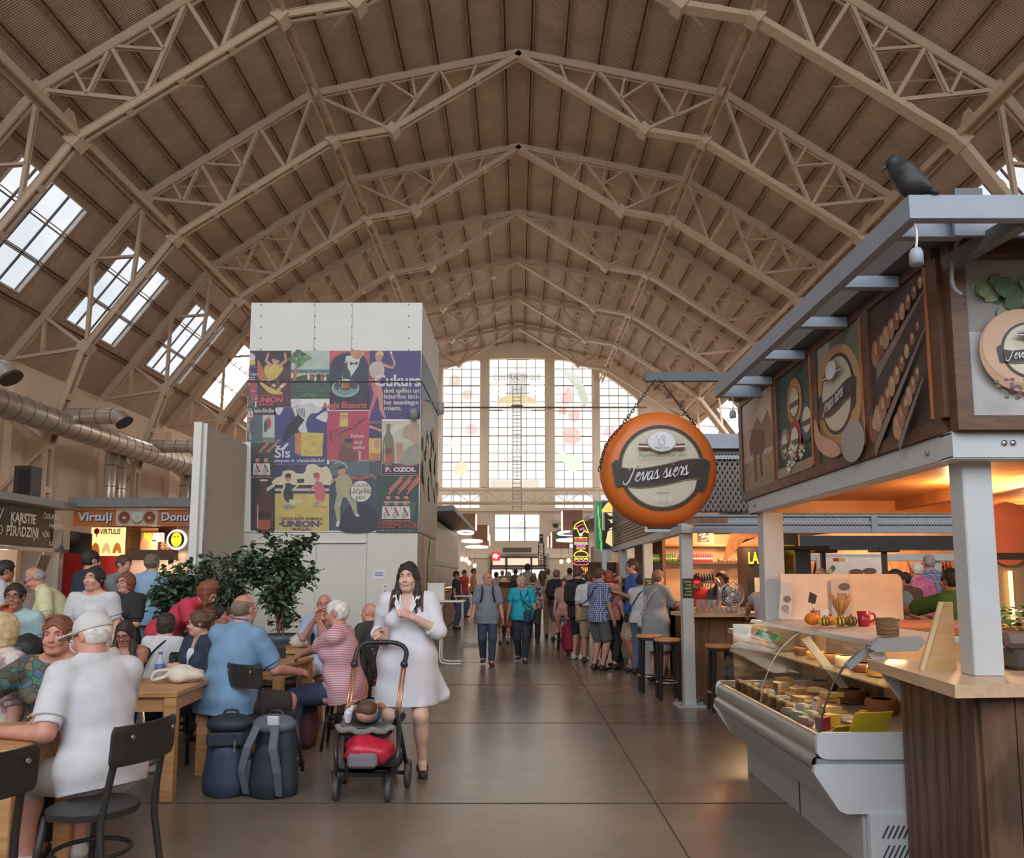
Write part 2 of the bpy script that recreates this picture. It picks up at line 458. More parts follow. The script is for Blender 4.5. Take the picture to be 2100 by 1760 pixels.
for sx in(-1,1):
 side='poster tower side' if sx<0 else 'cheese stall side'
 for j,(p,nm)in enumerate(((LOWP[2],'upper'),(LOWP[3],'lower'))):
  x,z=mir(p,sx);g=thing('longitudinal_girder',f'cream lattice girder running the length of the hall at the {nm} knee, {side}','girder',(x,0,z),group='longitudinal girders')
  m=MB()
  for e in(-.13,.13):m.bar((e,8,.12),(e,YE,.12),.05,.22,M_STEEL)
  m.build('rail',g)
  m=MB();y=8.2
  while y<YE-.6:m.box((0,y,.12),(.26,.5,.02),M_STEEL);y+=1.1
  m.build('lattice',g)
  for ty in TR:
   if ty<13:continue
   MB().prism([(-.45,.02),(.45,.02),(.12,.55),(-.12,.55)],M_STEEL,((0,ty-.35,.1),(0,1,0),(0,0,1)),.03).build('gusset',g)
 for qi,ty in enumerate(TR[2:]):
  pts=[(UP[0],UP[1],.8,.35),(UP[1],UP[2],.45,.9)]
  br=thing('roof_brace',f'thin flat roof brace, {side}, {ORD[qi]} bay from the camera','brace',(0,ty,0),group='roof braces')
  for pa,pb,t0,t1 in pts:
   a0,b0=mir(lerp2(pa,pb,t0),sx),mir(lerp2(pa,pb,t1),sx)
   bb=MB().bar(v3(a0,3.0),v3(b0,0),.08,.03,M_STEEL);bb.build('flat_bar',br)
def arch_top(x):
 x=abs(x)
 return 18.75-.012*x*x if x<3 else 18.64-.105*(x-3)**1.85
ew=MB();T_E=.6
ops=[]
for lo_,hi_ in((-2.3,2.1),(2.84,5.8),(6.4,9.4),(-5.95,-3.0),(-9.5,-6.5)):
 ops.append((lo_,hi_))
ops.sort()
xs=sorted({-17.6,17.6}.union(*[{a,b}for a,b in ops]))
def roof_z(x):
 x=abs(x)
 for i in range(3):
  a,b=UP[i],UP[i+1]
  if x<=-b[0]:return a[1]+(b[1]-a[1])*(x+a[0])/(-b[0]+a[0])+.5
 return UP[3][1]+.3
def column_slab(x0,x1,zb,zt_fn,n=10):
 pts=[(x0,zb),(x1,zb)]+[(x1+(x0-x1)*i/n,zt_fn(x1+(x0-x1)*i/n))for i in range(n+1)]
 ew.prism(pts,M_EWALL,((0,YE+T_E,0),(1,0,0),(0,0,1)),T_E)
for i in range(len(xs)-1):
 x0,x1=xs[i],xs[i+1]
 if any(abs(a-x0)<.01 and abs(b-x1)<.01 for a,b in ops):
  n=12;pts=[(x0+(x1-x0)*j/n,arch_top(x0+(x1-x0)*j/n))for j in range(n+1)]+[(x1+(x0-x1)*j/n,roof_z(x1+(x0-x1)*j/n))for j in range(n+1)]
  ew.prism(pts,M_EWALL,((0,YE+T_E,0),(1,0,0),(0,0,1)),T_E)
  if x0==-2.3:
   column_slab(x0,-1.85,0,lambda x:8.5,1);column_slab(1.68,x1,0,lambda x:8.5,1)
   column_slab(-1.85,1.68,0,lambda x:4.3,1);column_slab(-1.85,1.68,6.45,lambda x:8.5,1)
  else:column_slab(x0,x1,0,lambda x:6.9,1);column_slab(x0,x1,7.95,lambda x:8.5,1)
 else:column_slab(x0,x1,0,roof_z)
for x in(-2.65,2.47,6.1,-6.2,-9.8,9.75):ew.box((x,YE-.12,13),(.42,.3,9),M_EWALL)
ew.box((0,YE-.1,6.75),(35,.3,.22),M_EWALL);ew.box((0,YE-.06,3.1),(35,.2,.12),M_EWALL)
struct('wall_back',ew)
struct('wall_light_block',MB().box((0,YB-.2,2.6),(35.2,.3,5.2),M_WALL))  # unseen low wall added behind the camera to keep low daylight out
def end_window(x0,x1,zb,ztf,cols,rows,pane,barw=.05,deco=None):
 global wn
 n=12;m=MB()
 top=[(x1+(x0-x1)*j/n,ztf(x1+(x0-x1)*j/n))for j in range(n+1)]
 m.prism([(x0,zb),(x1,zb)]+top,pane,((0,YE+.42,0),(1,0,0),(0,0,1)),.04)
 o=tag(m.build('window_%d'%wn),kind='structure');wn+=1
 f=MB()
 for j in range(cols+1):
  x=x0+(x1-x0)*j/cols;f.bar((x,YE+.34,zb),(x,YE+.34,ztf(x)),barw,.06,M_BAR,(0,1,0))
 zt=max(t[1]for t in top)
 for j in range(rows+1):
  z=zb+(zt-zb)*j/rows;inside=[x0+(x1-x0)*i/40 for i in range(41)if ztf(x0+(x1-x0)*i/40)>=z-.01]
  if inside:f.bar((min(inside),YE+.34,z),(max(inside),YE+.34,z),.06,barw*(1.6 if j%3==0 else .8),M_BAR,(0,0,1))
 f.build('frame',o)
 if deco:
  s=Sheet((0,YE+.33,0),(1,0,0),(0,0,1),.004);deco(s);s.build('window_print',o)
 return o
M_BAR=M('pale window bar',(176,164,148),.5)
PR={}
def pr(name,col,e=1.0):
 e*=.82;col=tuple(v+(255-v)*.42 for v in col)
 if name not in PR:
  k=NT('backlit print '+name);k.b.inputs['Emission Color'].default_value=lin(col);k.b.inputs['Emission Strength'].default_value=e
  k.b.inputs['Base Color'].default_value=(.02,.02,.02,1);v=k.coord();n=k.add('ShaderNodeTexNoise');n.inputs['Scale'].default_value=4;k.link(v,n.inputs['Vector'])
  c=lin(col);k.link(k.ramp(n.outputs['Fac'],[(.3,tuple(x*.85 for x in c[:3])+(1,)),(.7,c)]),k.b.inputs['Emission Color']);PR[name]=k.m
 return PR[name]
def blob(s,c,r,m,seed=0,n=14):
 rr=random.Random(seed);s.poly([(c[0]+r*(.8+.35*rr.random())*math.cos(2*PI*i/n),c[1]+r*(.8+.35*rr.random())*math.sin(2*PI*i/n))for i in range(n)],m)
def deco_c(s):
 g=pr('grey',(120,112,100),.6)
 s.text('RIGAS',-.1,18.0,.35,pr('pale',(214,208,196),.95),'c');s.rect(-.75,15.2,.65,17.7,pr('pale',(214,208,196),.95))
 s.text('CENTRALTIRGUS',-.1,17.1,.42,g,'c',w=3.7)
 s.ell((-.1,15.15),1.6,.72,pr('airship white',(240,232,206),1.1));s.ell((-.1,15.2),1.6,.68,pr('airship gold',(228,190,110),1.0),a0=0,a1=PI)
 for y in(16.7,16.3,15.9):s.rect(-2.2,y,-1.0,y+.16,pr('white',(255,252,244),1.6));s.rect(.9,y,2.0,y+.16,pr('white',(255,252,244),1.6))
 for i,t in enumerate(('VIETA,','KUR SATIEKAS','GARDĒŽI')):s.text(t,-.1,11.7-.55*i,.34,pr('faint grey',(190,180,164),.9),'c')
 s.rect(-2.2,8.55,1.6,9.1,pr('cream band',(238,214,176),1.0))
 l=pr('ladder',(176,166,150),.8)
 for x in(-.42,.2):s.rect(x-.03,8.5,x+.03,16.2,l)
 for i in range(26):s.rect(-.42,8.6+.29*i,.2,8.63+.29*i,l)
def deco_r(s):
 r=pr('red fruit',(240,172,158),1.1)
 for i,(c,q)in enumerate((((3.85,15.6),.5),((4.4,14.2),.5),((3.5,14.6),.35),((4.2,12.6),.75),((3.95,16.2),.3))):blob(s,c,q,r,i)
 blob(s,(4.3,10.5),.7,pr('green herb',(202,232,186),1.2),9);blob(s,(3.5,10.9),.4,pr('green herb',(202,232,186),1.2),3)
 for i in range(7):s.stroke([(3.2+.25*i,18.1-.1*i),(4.6+.1*i,16.4),(5.2+.05*i,14.8+.1*i)],.09,pr('leek green',(196,208,178),.95))
def deco_l(s):
 for i,(c,q,m)in enumerate((((-5.0,17.0),.5,pr('tan',(226,206,170),1.0)),((-4.0,15.9),.45,pr('cream band',(238,214,176),1.0)),((-3.7,13.1),.5,pr('pink',(238,190,190),1.1)),((-5.0,12.0),.5,pr('faint',(226,218,202),1.2)),((-4.5,10.0),.55,pr('honey',(246,214,150),1.1)))):blob(s,c,q,m,i)
def deco_rr(s):
 blob(s,(7.2,12.9),.5,pr('pink',(238,190,190),1.1),2);blob(s,(8.4,14.0),.4,pr('faint',(226,218,202),1.2),4);blob(s,(7.6,10.2),.45,pr('green herb',(202,232,186),1.2),5)
for(x0,x1),dc,cl in zip(ops,(None,deco_l,deco_c,deco_r,deco_rr),(4,4,6,4,4)):
 end_window(x0,x1,8.5,arch_top,cl,15,M_ENDW,.05,dc)
 if x0!=-2.3:end_window(x0,x1,6.9,lambda x:7.95,4,1,M_ENDW,.05)
def deco_low(s):
 g=pr('view grey',(206,206,202),1.2)
 s.poly([(-.35,4.9),(-.25,5.5),(.2,5.9),(.15,6.2),(.3,6.3),(.75,5.6),(.8,5.0)],g);s.poly([(-1.75,6.4),(-1.2,6.4),(-1.35,5.6),(-1.75,5.5)],pr('view blue',(196,216,222),1.2))
 for i in range(12):s.rect(-1.7+.28*i,4.35,-1.68+.28*i,5.0,g)
end_window(-1.85,1.68,4.3,lambda x:6.45,3,2,M_ENDW,.09,deco_low)
tag(MB().tube([(-9.9,59.1,14.6),(9.9,59.1,14.6)],.07,M('dark tie rod',(120,108,92),.5),8).build('tie_rod'),'dark horizontal rod stretched across the arched end windows','rod')
lad=thing('wall_ladder','thin dark ladder standing up in front of the central end window','ladder',(-.1,58.6,6.6))
mb=MB()
for x in(-.32,.32):mb.bar((x,0,0),(x,0,9.6),.06,.05,M('ladder iron',(118,108,96),.5))
mb.build('rail',lad);mb=MB()
for i in range(32):mb.bar((-.32,0,.3+.29*i),(.32,0,.3+.29*i),.03,.03,MATS['ladder iron'])
mb.build('rung',lad);bx('platform',lad,(0,0,7.95),(.9,.4,.18),MATS['ladder iron'])
cw=thing('catwalk','cream lattice catwalk across the end wall below the arched windows','walkway',(0,57.6,6.95))
bx('top_rail',cw,(0,0,1.05),(34,.12,.12),M_STEEL);bx('bottom_rail',cw,(0,0,.1),(34,.9,.16),M_STEEL)
mb=MB()
for i in range(-14,14):
 x=i*1.2;mb.bar((x,0,.1),(x,0,1.05),.05,.05,M_STEEL,(0,1,0));mb.bar((x,0,.15 if i%2 else 1.0),(x+1.2,0,1.0 if i%2 else .15),.05,.05,M_STEEL,(0,1,0))
mb.build('lattice',cw)
M_GLB=M('weathered white globe',(214,202,184),.5)
for x,nm in((-3.6,'globe lamp on the end wall, between the poster tower and the low window'),(2.75,'globe lamp on the end wall, beside the low window on the cheese sign side')):
 g=thing('globe_lamp',nm,'lamp',(x,57.7,5.85),group='globe lamps')
 MB().ell((0,0,0),(.42,.42,.45),M_GLB).build('globe',g);MB().lathe([(.16,-.62),(.2,-.5),(.26,-.36),(.26,-.3)],M('dark lamp cap',(80,74,70),.5),n=14).build('cap',g)
 MB().tube([(0,.2,.2),(0,1.7,.2)],.06,M_GLB,8).build('bracket',g)
for sx in(-1,1):
 dct=thing('wall_duct','pair of pale round ducts high on the end wall, '+('poster tower side' if sx<0 else 'neon sign side'),'duct',(sx*5.1,58.6,5.7),group='end wall ducts')
 for z in(0,-.45):MB().tube([(-2.0,0,z),(2.0,0,z)],.16,M('pale duct metal',(226,212,192),.35,.4),12).build('pipe',dct)
M_DRK=M('dark brown door frame',(92,78,68),.5)
dr=MB().box((0,YE-1.2,1.9),(4.6,.2,2.9),M('grey door surround',(186,172,156),.6));
o=tag(dr.build('door_1'),kind='structure')
bx('glass',o,(0,YE-1.33,1.35),(4.0,.04,1.6),E_('lit shop front',(255,246,226),.9))
for x0,x1 in((-1.9,-1.0),(-.8,.9),(1.05,1.9)):bx('transom_pane',o,((x0+x1)/2,YE-1.33,2.75),(x1-x0,.04,.5),E_('warm transom',(240,222,196),.55))
mb=MB()
for x in(-2.05,-.9,.97,2.0):mb.box((x,YE-1.36,1.6),(.12,.06,3.0),M_DRK)
for z in(3.08,2.42,2.2):mb.box((0,YE-1.36,z),(4.2,.06,.1),M_DRK)
mb.build('door_frame',o)
ac=thing('air_curtain','long brown air heater mounted above the far doorway','heater',(-.1,58.2,3.6))
bx('casing',ac,(0,0,0),(2.15,.35,.36),M('brown heater casing',(122,104,90),.5),.03)
mb=MB()
for i in range(5):mb.box((0,-.18,-.12+.06*i),(2.0,.01,.02),M('heater slot',(84,72,62),.5))
mb.build('grille',ac)
M_WHITE=M('white painted board',(228,228,222),.55,var=.03,vs=1.5)
M_WHITE2=M('off white base board',(216,214,204),.6,var=.03,vs=1.5)
M_GREYBD=M('warm grey partition board',(190,180,170),.7,var=.04)
M_BLK=M('black painted metal',(50,50,50),.42,var=.1)
M_BLKW=M('black stained wood',(44,43,43),.45,var=.15,vs=12)
M_GREY=M('grey painted steel',(150,152,154),.45,var=.05)
M_STEELB=M('brushed steel',(190,188,184),.3,.9,var=.08)
M_SEAM=M('dark seam',(70,68,66),.7)
TY,TX0,TX1,TZT=14.0,-4.95,-1.78,6.62
tw=thing('poster_tower','tall white box tower covered in a collage of vintage posters','tower',(0,TY,0))
def tbx(n,c,d,m):return MB().box((c[0],c[1]-TY,c[2]),d,m).build(n,tw)
zA,zB=D(680,721,TY).z,D(680,1091,TY).z
tbx('base',((TX0+TX1)/2,TY+1.5,zB/2),(TX1-TX0-.06,2.94,zB),M_WHITE2)
tbx('top_box',((TX0+TX1)/2,TY+1.5,(zA+TZT)/2),(TX1-TX0,3.0,TZT-zA),M_WHITE)
tbx('mural_core',((TX0+TX1)/2,TY+1.5,(zA+zB)/2),(TX1-TX0,3.0,zA-zB),M_WHITE)
for px in(535,646,722,838):
 for i in range(5):q=D(px,625+23*i,TY);MB().lathe([(0,0),(.016,0),(.016,.008)],M_STEELB,(q.x,-.008,q.z),8,'Y').build('fixing_bolt',tw)
for px in(645,722):q=D(px,670,TY);bx('board_seam',tw,(q.x,-.003,(zA+TZT)/2),(.008,.006,TZT-zA-.02),M('pale seam',(176,176,172),.7))
for px in(646,750):q=D(px,1200,TY);bx('panel_seam',tw,(q.x,.028,zB/2),(.01,.01,zB),M('pale seam',(176,176,172),.7))
q0,q1=D(515,1112,TY),D(750,1112,TY);bx('base_ledge',tw,((q0.x+q1.x)/2,-.0,q0.z),(q1.x-q0.x,.06,.03),M_WHITE)
def mu(cx,cy):
 p=D(480+cx/3.259,580+cy/3.259,TY);return(max(TX0+.01,min(TX1-.01,p.x)),p.z)
class Mural(Sheet):
 def pp(s,pts,col):return s.poly([mu(*p)for p in pts],ink(col))
 def rr(s,a,b,c,d,col):return s.pp([(a,b),(c,b),(c,d),(a,d)],col)
 def el(s,cx,cy,rx,ry,col,rot=0,a0=0,a1=2*PI):k=.0027;p=mu(cx,cy);return s.ell(p,rx*k,ry*k,ink(col),18,a0,a1,rot)
 def st(s,pts,w,col):return s.stroke([mu(*p)for p in pts],([x*.0027 for x in w]if isinstance(w,list)else w*.0027),ink(col))
 def sm(s,pts,col):return s.poly([mu(*p)for p in sp2(pts,4,True)],ink(col))
 def tx(s,t,cx,cy,h,col,w=None,bold=.0,shear=0,align='l',rot=0):p=mu(cx,cy);return s.text(t,p[0],p[1],h*.0027,ink(col),align,None if w is None else w*.0027,bold,shear,1,rot)
def ink(col):
 col=tuple(int(v*.8+a*.2)for v,a in zip(col,(132,126,124)))
 return M('poster ink %d %d %d'%col,col,.5,var=.1,vs=5)
NAVY,CREAM,RED,PINK,SKIN,YEL,TEAL,DK,MAR=(52,54,104),(226,216,188),(196,78,92),(214,104,118),(214,150,122),(222,196,104),(98,138,132),(58,62,72),(86,54,66)
GRN,WHT,ORG,BRN,PUR=(66,92,80),(224,224,226),(206,134,84),(110,78,66),(96,80,118)
def poster(name,x0,y0,x1,y1,bg):
 s=Mural((0,-.004,0),(1,0,0),(0,0,1),.0005);s.rr(x0,y0,x1,y1,bg);s.nm=name;return s
def fin(s):return s.build(s.nm,tw)
def bottle(s,x,y0,y1,w,col,lab):
 h=y1-y0;s.sm([(x-.2*w,y0),(x+.2*w,y0),(x+.2*w,y0+.22*h),(x+.55*w,y0+.45*h),(x+.6*w,y1),(x-.6*w,y1),(x-.55*w,y0+.45*h),(x-.2*w,y0+.22*h)],col)
 s.el(x,y0+.01*h,.3*w,.02*h,CREAM);s.el(x,y0+.7*h,.5*w,.07*h,lab);s.rr(x-.45*w,y0+.8*h,x+.45*w,y1-2,(190,96,70));s.st([(x-.4*w,y0+.5*h),(x-.42*w,y0+.98*h)],.06*w,CREAM)
def trumpeters(s,x,y,k,n=3):
 for i in range(n):
  X_=x+i*62*k
  s.st([(X_+10*k,y+95*k),(X_+100*k,y)],[14*k,20*k],(190,112,96));s.el(X_,y+150*k,15*k,20*k,SKIN)
  s.el(X_,y+132*k,15*k,8*k,MAR);s.pp([(X_-30*k,y+175*k),(X_+28*k,y+175*k),(X_+34*k,y+260*k),(X_-34*k,y+260*k)],WHT)
  s.st([(X_-10*k,y+185*k),(X_+16*k,y+240*k)],12*k,(150,52,60));s.el(X_-8*k,y+235*k,17*k,24*k,(186,180,160));s.st([(X_-34*k,y+280*k),(X_+34*k,y+270*k)],12*k,(178,88,80))
P_=poster
s=P_('poster_soap',68,455,152,562,NAVY);s.sm([(92,480),(120,470),(145,500),(120,530),(100,520)],WHT);s.rr(105,518,142,552,YEL);fin(s)
s=P_('poster_sugar',66,564,150,658,(64,58,110));s.tx('Cukurs',86,620,22,WHT,60,.02);s.st([(88,634),(140,634)],6,CREAM);s.st([(88,648),(140,648)],6,CREAM);s.st([(74,575),(82,655)],10,PINK);fin(s)
s=P_('poster_cocoa',56,660,148,772,(178,74,92));s.st([(95,672),(95,760)],[14,30],BRN);s.rr(84,666,106,690,YEL);s.tx('dod',112,730,14,WHT);fin(s)
s=P_('poster_sweets',150,455,382,832,MAR)
s.rr(150,455,382,560,(58,48,66));s.sm([(205,560),(270,545),(330,565),(300,620),(262,652),(215,640)],YEL);s.st([(250,560),(215,520),(232,470)],[26,20,14],SKIN);s.st([(300,560),(348,520),(340,468)],[26,20,14],SKIN)
s.el(280,520,26,30,SKIN);s.sm([(255,505),(285,488),(308,508),(300,520),(270,510)],DK);s.sm([(160,520),(180,545),(225,640),(260,650),(230,670),(165,640)],(198,118,84))
for i in range(14):s.el(235+((i*37)%120),660+((i*23)%60),14,11,[CREAM,YEL,ORG,BRN][i%4])
s.sm([(165,655),(240,740),(330,738),(240,700)],YEL);s.tx('A.S.',215,742,14,PINK);s.tx('AKC.-SAB. ŠOKOLĀDES FABRIKA',155,762,16,(206,112,120),185,.02);s.tx('UNION',152,800,34,(216,100,110),176,.05);s.tx('RIGA',172,824,20,(206,100,110),95,.03);fin(s)
s=P_('poster_beach',380,455,638,776,(142,176,172));s.rr(380,455,638,580,(190,210,200));s.rr(380,580,638,605,(80,128,150));s.rr(380,605,638,640,(222,206,150));s.pp([(380,640),(480,615),(638,610),(638,776),(380,776)],GRN)
s.st([(400,660),(420,560),(440,460)],[24,16,10],(176,122,88))
for i in range(13):a=i*1.7;s.el(435+60*math.cos(a)*(.4+.05*i),505+32*math.sin(a),30,14,[(92,132,96),(66,104,84),(126,160,112)][i%3],a)
for i,c in enumerate((WHT,RED,CREAM,DK,RED,WHT)):s.el(500+22*i,630+(i%3)*9,9,22,c);s.el(500+22*i,602+(i%3)*9,7,8,SKIN)
s.tx('Saulainā Jūrmala',415,736,15,(120,160,140),180);s.tx('LATVIJA',455,764,22,(130,168,146),100,.02);fin(s)
s=P_('poster_waiter',638,455,906,850,(206,98,104))
s.sm([(640,560),(690,490),(770,465),(850,480),(898,540),(900,640),(880,800),(700,800),(642,720)],(54,60,82));s.pp([(750,490),(850,480),(830,560),(775,640),(735,560)],WHT);s.sm([(780,456),(868,456),(862,490),(830,512),(795,500)],SKIN)
s.pp([(775,528),(800,540),(826,526),(826,550),(800,544),(775,552)],DK);s.pp([(638,730),(760,640),(906,690),(906,850),(638,850)],(52,48,64));s.el(745,705,95,64,(156,186,174));s.el(745,700,84,54,(120,160,150));bottle(s,748,530,708,56,(58,74,72),WHT)
s.el(692,690,20,26,(86,74,96));s.el(806,680,22,34,(76,66,100));s.tx('Augļu Eksports',590,838,40,(214,96,92),300,.03);fin(s)
s=P_('poster_sugar_dancer',906,455,1252,912,(70,62,124))
s.sm([(905,560),(935,530),(990,530),(1005,590),(985,640),(930,640),(905,600)],(216,190,190));s.el(968,495,26,34,SKIN);s.sm([(945,480),(965,458),(995,462),(998,490),(975,478)],(224,196,150));s.st([(1000,550),(1060,570),(1075,540),(1052,480)],[20,18,16,12],SKIN);s.el(1050,468,9,9,WHT)
s.st([(925,640),(950,740),(930,800),(905,880)],[40,34,24,14],(210,120,110));s.st([(955,640),(980,760),(985,850),(1010,905)],[40,34,24,14],(220,138,122))
s.tx('Cukurs',940,690,76,WHT,310,.03)
for i,t in enumerate(('dod spēku un','izturību izci-','lus sasniegu-','miem.')):s.tx(t,1002,735+39*i,29,CREAM,(240,240,240,118)[i],.025)
fin(s)
s=P_('poster_rifles_small',56,772,140,884,GRN);trumpeters(s,80,770,.5,2);fin(s)
s=P_('poster_best_strip',140,832,276,884,(62,56,70));s.tx('labākās',136,866,24,CREAM,134,.02);fin(s)
s=P_('poster_knight_small',56,884,192,1064,(84,98,110));s.st([(75,900),(110,1050)],16,(160,160,150));s.el(100,910,16,16,SKIN);s.st([(60,1040),(130,920)],7,BRN);fin(s)
s=P_('poster_dancers',192,886,272,1064,(200,204,196));s.el(230,940,20,40,RED);s.el(232,900,9,10,SKIN);s.el(212,960,14,44,GRN);s.rr(192,1035,272,1064,(112,140,112));fin(s)
s=P_('poster_soap_runner',272,834,622,1212,(66,70,128));s.sm([(390,830),(420,800),(450,820),(510,800),(560,830),(600,830),(560,870),(510,880),(480,940),(490,1000),(440,1000),(420,920)],WHT);s.el(412,812,22,26,SKIN)
s.sm([(380,780),(430,772),(445,800),(400,830),(385,810)],WHT)
for i in range(6):s.st([(420+10*i,840),(425+10*i,900)],4,DK)
s.st([(450,900),(380,980),(330,1060)],[60,66,20],(44,44,60));s.st([(360,1075),(320,1120)],18,WHT);s.sm([(275,842),(330,836),(310,880),(290,880)],WHT);s.sm([(550,900),(620,860),(620,930),(575,920)],WHT)
s.pp([(408,1010),(450,1000),(450,1160),(410,1140)],ORG);s.pp([(450,1000),(600,1006),(592,1162),(450,1160)],YEL);s.ring(mu(525,1085),.19,.16,.008,ink((170,150,80)));s.tx('RIGA',500,1095,20,(170,150,80),None,.01,0,'l',.3)
s.tx('Šīs',272,1168,62,WHT,105,.02);s.tx('ziepes ir vislabākās!',266,1200,22,WHT,340,.02);fin(s)
s=P_('poster_soldiers',112,1066,274,1302,(62,66,66));trumpeters(s,158,1050,.9,2);fin(s)
s=P_('poster_cocoa_arm',622,856,902,1186,(192,70,96));s.rr(706,868,762,962,YEL);s.rr(706,885,762,912,ORG);s.tx('RIGA',712,908,14,CREAM,44);s.st([(735,962),(725,1060),(740,1186)],[34,40,60],(150,96,76));s.sm([(700,1140),(740,1060),(790,1100),(830,1186),(700,1186)],(120,74,62));s.el(768,1080,28,34,(140,88,70));s.el(766,1056,30,16,DK)
s.st([(650,1060),(648,1000),(690,980),(670,1030),(720,1000),(800,970),(872,910)],8,MAR)
for t,x,y in(('Kakao',782,1035),('dod',802,1078),('spēku',792,1112)):s.tx(t,x,y,24,(226,200,186),None,.03)
s.tx('!',832,1178,50,(226,200,186),None,.05);fin(s)
s=P_('poster_cocktail',902,912,988,1202,(66,56,100));s.tx('RIGA',902,940,20,(190,110,130),84,.03);s.st([(905,960),(985,990)],16,SKIN);s.el(912,962,6,6,WHT);s.rr(902,1040,980,1180,YEL);s.el(955,1080,20,34,SKIN);s.rr(906,1140,980,1190,ORG);fin(s)
s=P_('poster_hat_man',988,925,1240,1288,(206,202,180));s.rr(988,1208,1240,1288,(70,48,60));s.tx('P. OZOL',1012,1262,28,WHT,205,.05);s.st([(996,1222),(1230,1222)],10,(150,76,86));s.st([(996,1276),(1230,1276)],8,(150,76,86))
s.sm([(1040,990),(1110,930),(1240,925),(1240,950),(1150,955),(1060,1010)],(228,226,206));s.sm([(1150,955),(1240,950),(1240,1120),(1180,1050),(1130,1030)],(188,160,132));s.sm([(1110,1208),(1140,1120),(1240,1080),(1240,1206)],(160,158,142));bottle(s,1032,936,1206,62,(128,116,100),(110,70,64));s.pp([(1082,1075),(1130,1075),(1122,1200),(1090,1200)],(196,150,124));fin(s)
s=P_('poster_bottle',112,1304,276,1656,(54,60,66));s.sm([(180,1400),(272,1340),(272,1360),(200,1410)],CREAM);bottle(s,200,1318,1652,100,(92,64,66),(60,44,52));fin(s)
s=P_('poster_bathers',274,1214,636,1656,(206,180,96));s.rr(274,1214,636,1420,(64,66,100));s.sm([(280,1350),(275,1310),(320,1290),(330,1260),(390,1255),(420,1275),(470,1270),(490,1220),(540,1215),(580,1235),(630,1235),(634,1360)],(232,222,184));s.rr(274,1352,636,1372,DK);s.rr(274,1376,636,1392,(216,206,176));s.rr(274,1410,636,1656,YEL)
s.el(362,1306,20,26,SKIN);s.el(362,1290,22,16,MAR);s.sm([(335,1350),(390,1350),(396,1440),(370,1470),(335,1440)],DK);s.st([(340,1350),(320,1410)],14,(232,214,178));s.st([(390,1390),(440,1340)],12,(232,214,178));s.st([(370,1465),(460,1460)],[30,16],(232,214,178));s.pp([(420,1315),(470,1310),(470,1335),(425,1340)],DK)
s.el(556,1300,20,26,SKIN);s.el(552,1286,22,18,RED);s.sm([(540,1340),(590,1340),(612,1420),(590,1460),(550,1450)],PINK);s.st([(545,1350),(500,1398)],12,SKIN);s.st([(585,1450),(530,1490),(620,1500)],[28,18,12],SKIN);s.pp([(320,1495),(370,1480),(416,1500),(350,1520)],(150,160,170))
s.tx('A.S.',430,1562,12,BRN);s.tx('ŠOKOLADES FABRIKA',304,1586,17,BRN,290,.03);s.tx('·UNION·',300,1630,36,PUR,290,.06);s.tx('·RIGA·',380,1655,17,BRN,140,.04);fin(s)
s=P_('poster_knight',636,1190,950,1656,(64,78,98));s.rr(636,1190,950,1290,(92,112,120));s.rr(902,1202,986,1290,(70,84,96));s.sm([(700,1656),(760,1500),(880,1480),(948,1520),(948,1656)],(50,50,68));s.sm([(690,1300),(750,1280),(790,1330),(775,1420),(710,1430),(680,1380)],(186,178,140));s.el(722,1262,26,30,SKIN);s.sm([(690,1250),(722,1225),(750,1250),(735,1240)],DK);s.st([(670,1210),(700,1198),(740,1210),(758,1240)],9,(176,186,190));s.st([(780,1300),(850,1310),(920,1285),(950,1310)],[26,20,18,24],(176,92,96));s.st([(650,1330),(690,1310)],16,SKIN)
s.st([(710,1420),(690,1500),(700,1590)],[46,40,24],(176,176,136));s.st([(760,1410),(800,1480),(815,1550)],[46,40,22],(176,176,136));s.st([(700,1590),(690,1630)],20,WHT);s.st([(815,1550),(835,1560)],18,WHT);s.el(848,1395,76,76,DK);s.el(848,1395,72,72,(232,228,208));s.tx('Raviņš',795,1366,26,DK,106);s.tx('Lāčplēša',776,1408,32,DK,144,.01);s.tx('garš',812,1446,26,DK,64);s.tx('LATVIJA',978,1280,16,(100,150,120),80,0,0,'l',PI/2);fin(s)
s=P_('poster_song_festival',950,1290,1236,1670,(52,70,68));trumpeters(s,1030,1292,.98,3);s.pp([(985,1470),(1225,1470),(1200,1580),(1000,1580)],(72,92,82));trumpeters(s,1022,1320,1.0,3);s.tx('IX DZIESMU SVĒTKI',958,1640,34,(186,90,84),270,.02);s.tx('RĪGĀ',962,1664,11,(150,150,140),120);s.tx('JŪNIJA',1090,1664,11,(150,150,140),120);fin(s)
s=Sheet((TX1+.004,0,0),(0,1,0),(0,0,1),.0015)
SH=zA-zB
s.rect(.01,zB+.01,2.98,zA-.01,ink((186,170,140)))
s.poly([(.01,zA-.01),(2.98,zA-.01),(2.98,zA-.55*SH*.5),(1.6,zA-.2*SH),(.01,zA-.26*SH)],ink((108,130,158)))
s.poly([(.01,zA-.3*SH),(1.2,zA-.26*SH),(2.98,zA-.36*SH),(2.98,zA-.5*SH),(.01,zA-.42*SH)],ink((176,180,176)))
rr=random.Random(4)
for i in range(26):blob(s,(.2+2.6*rr.random(),zB+SH*(.25+.4*rr.random())),.12+.15*rr.random(),ink([(202,190,160),(166,150,118),(150,160,124),(190,178,156)][i%4]),i)
s.build('side_mural',tw)
s=Sheet((TX1-.026,0,0),(0,1,0),(0,0,1),.0015)
s.rect(.04,.02,2.96,zB-.01,ink((196,190,150)))
s.poly([(.04,1.0),(.25,1.9),(.5,zB-.02),(.9,zB-.02),(1.0,1.6),(1.3,.6),(1.2,.03),(.04,.03)],ink((206,150,168)))
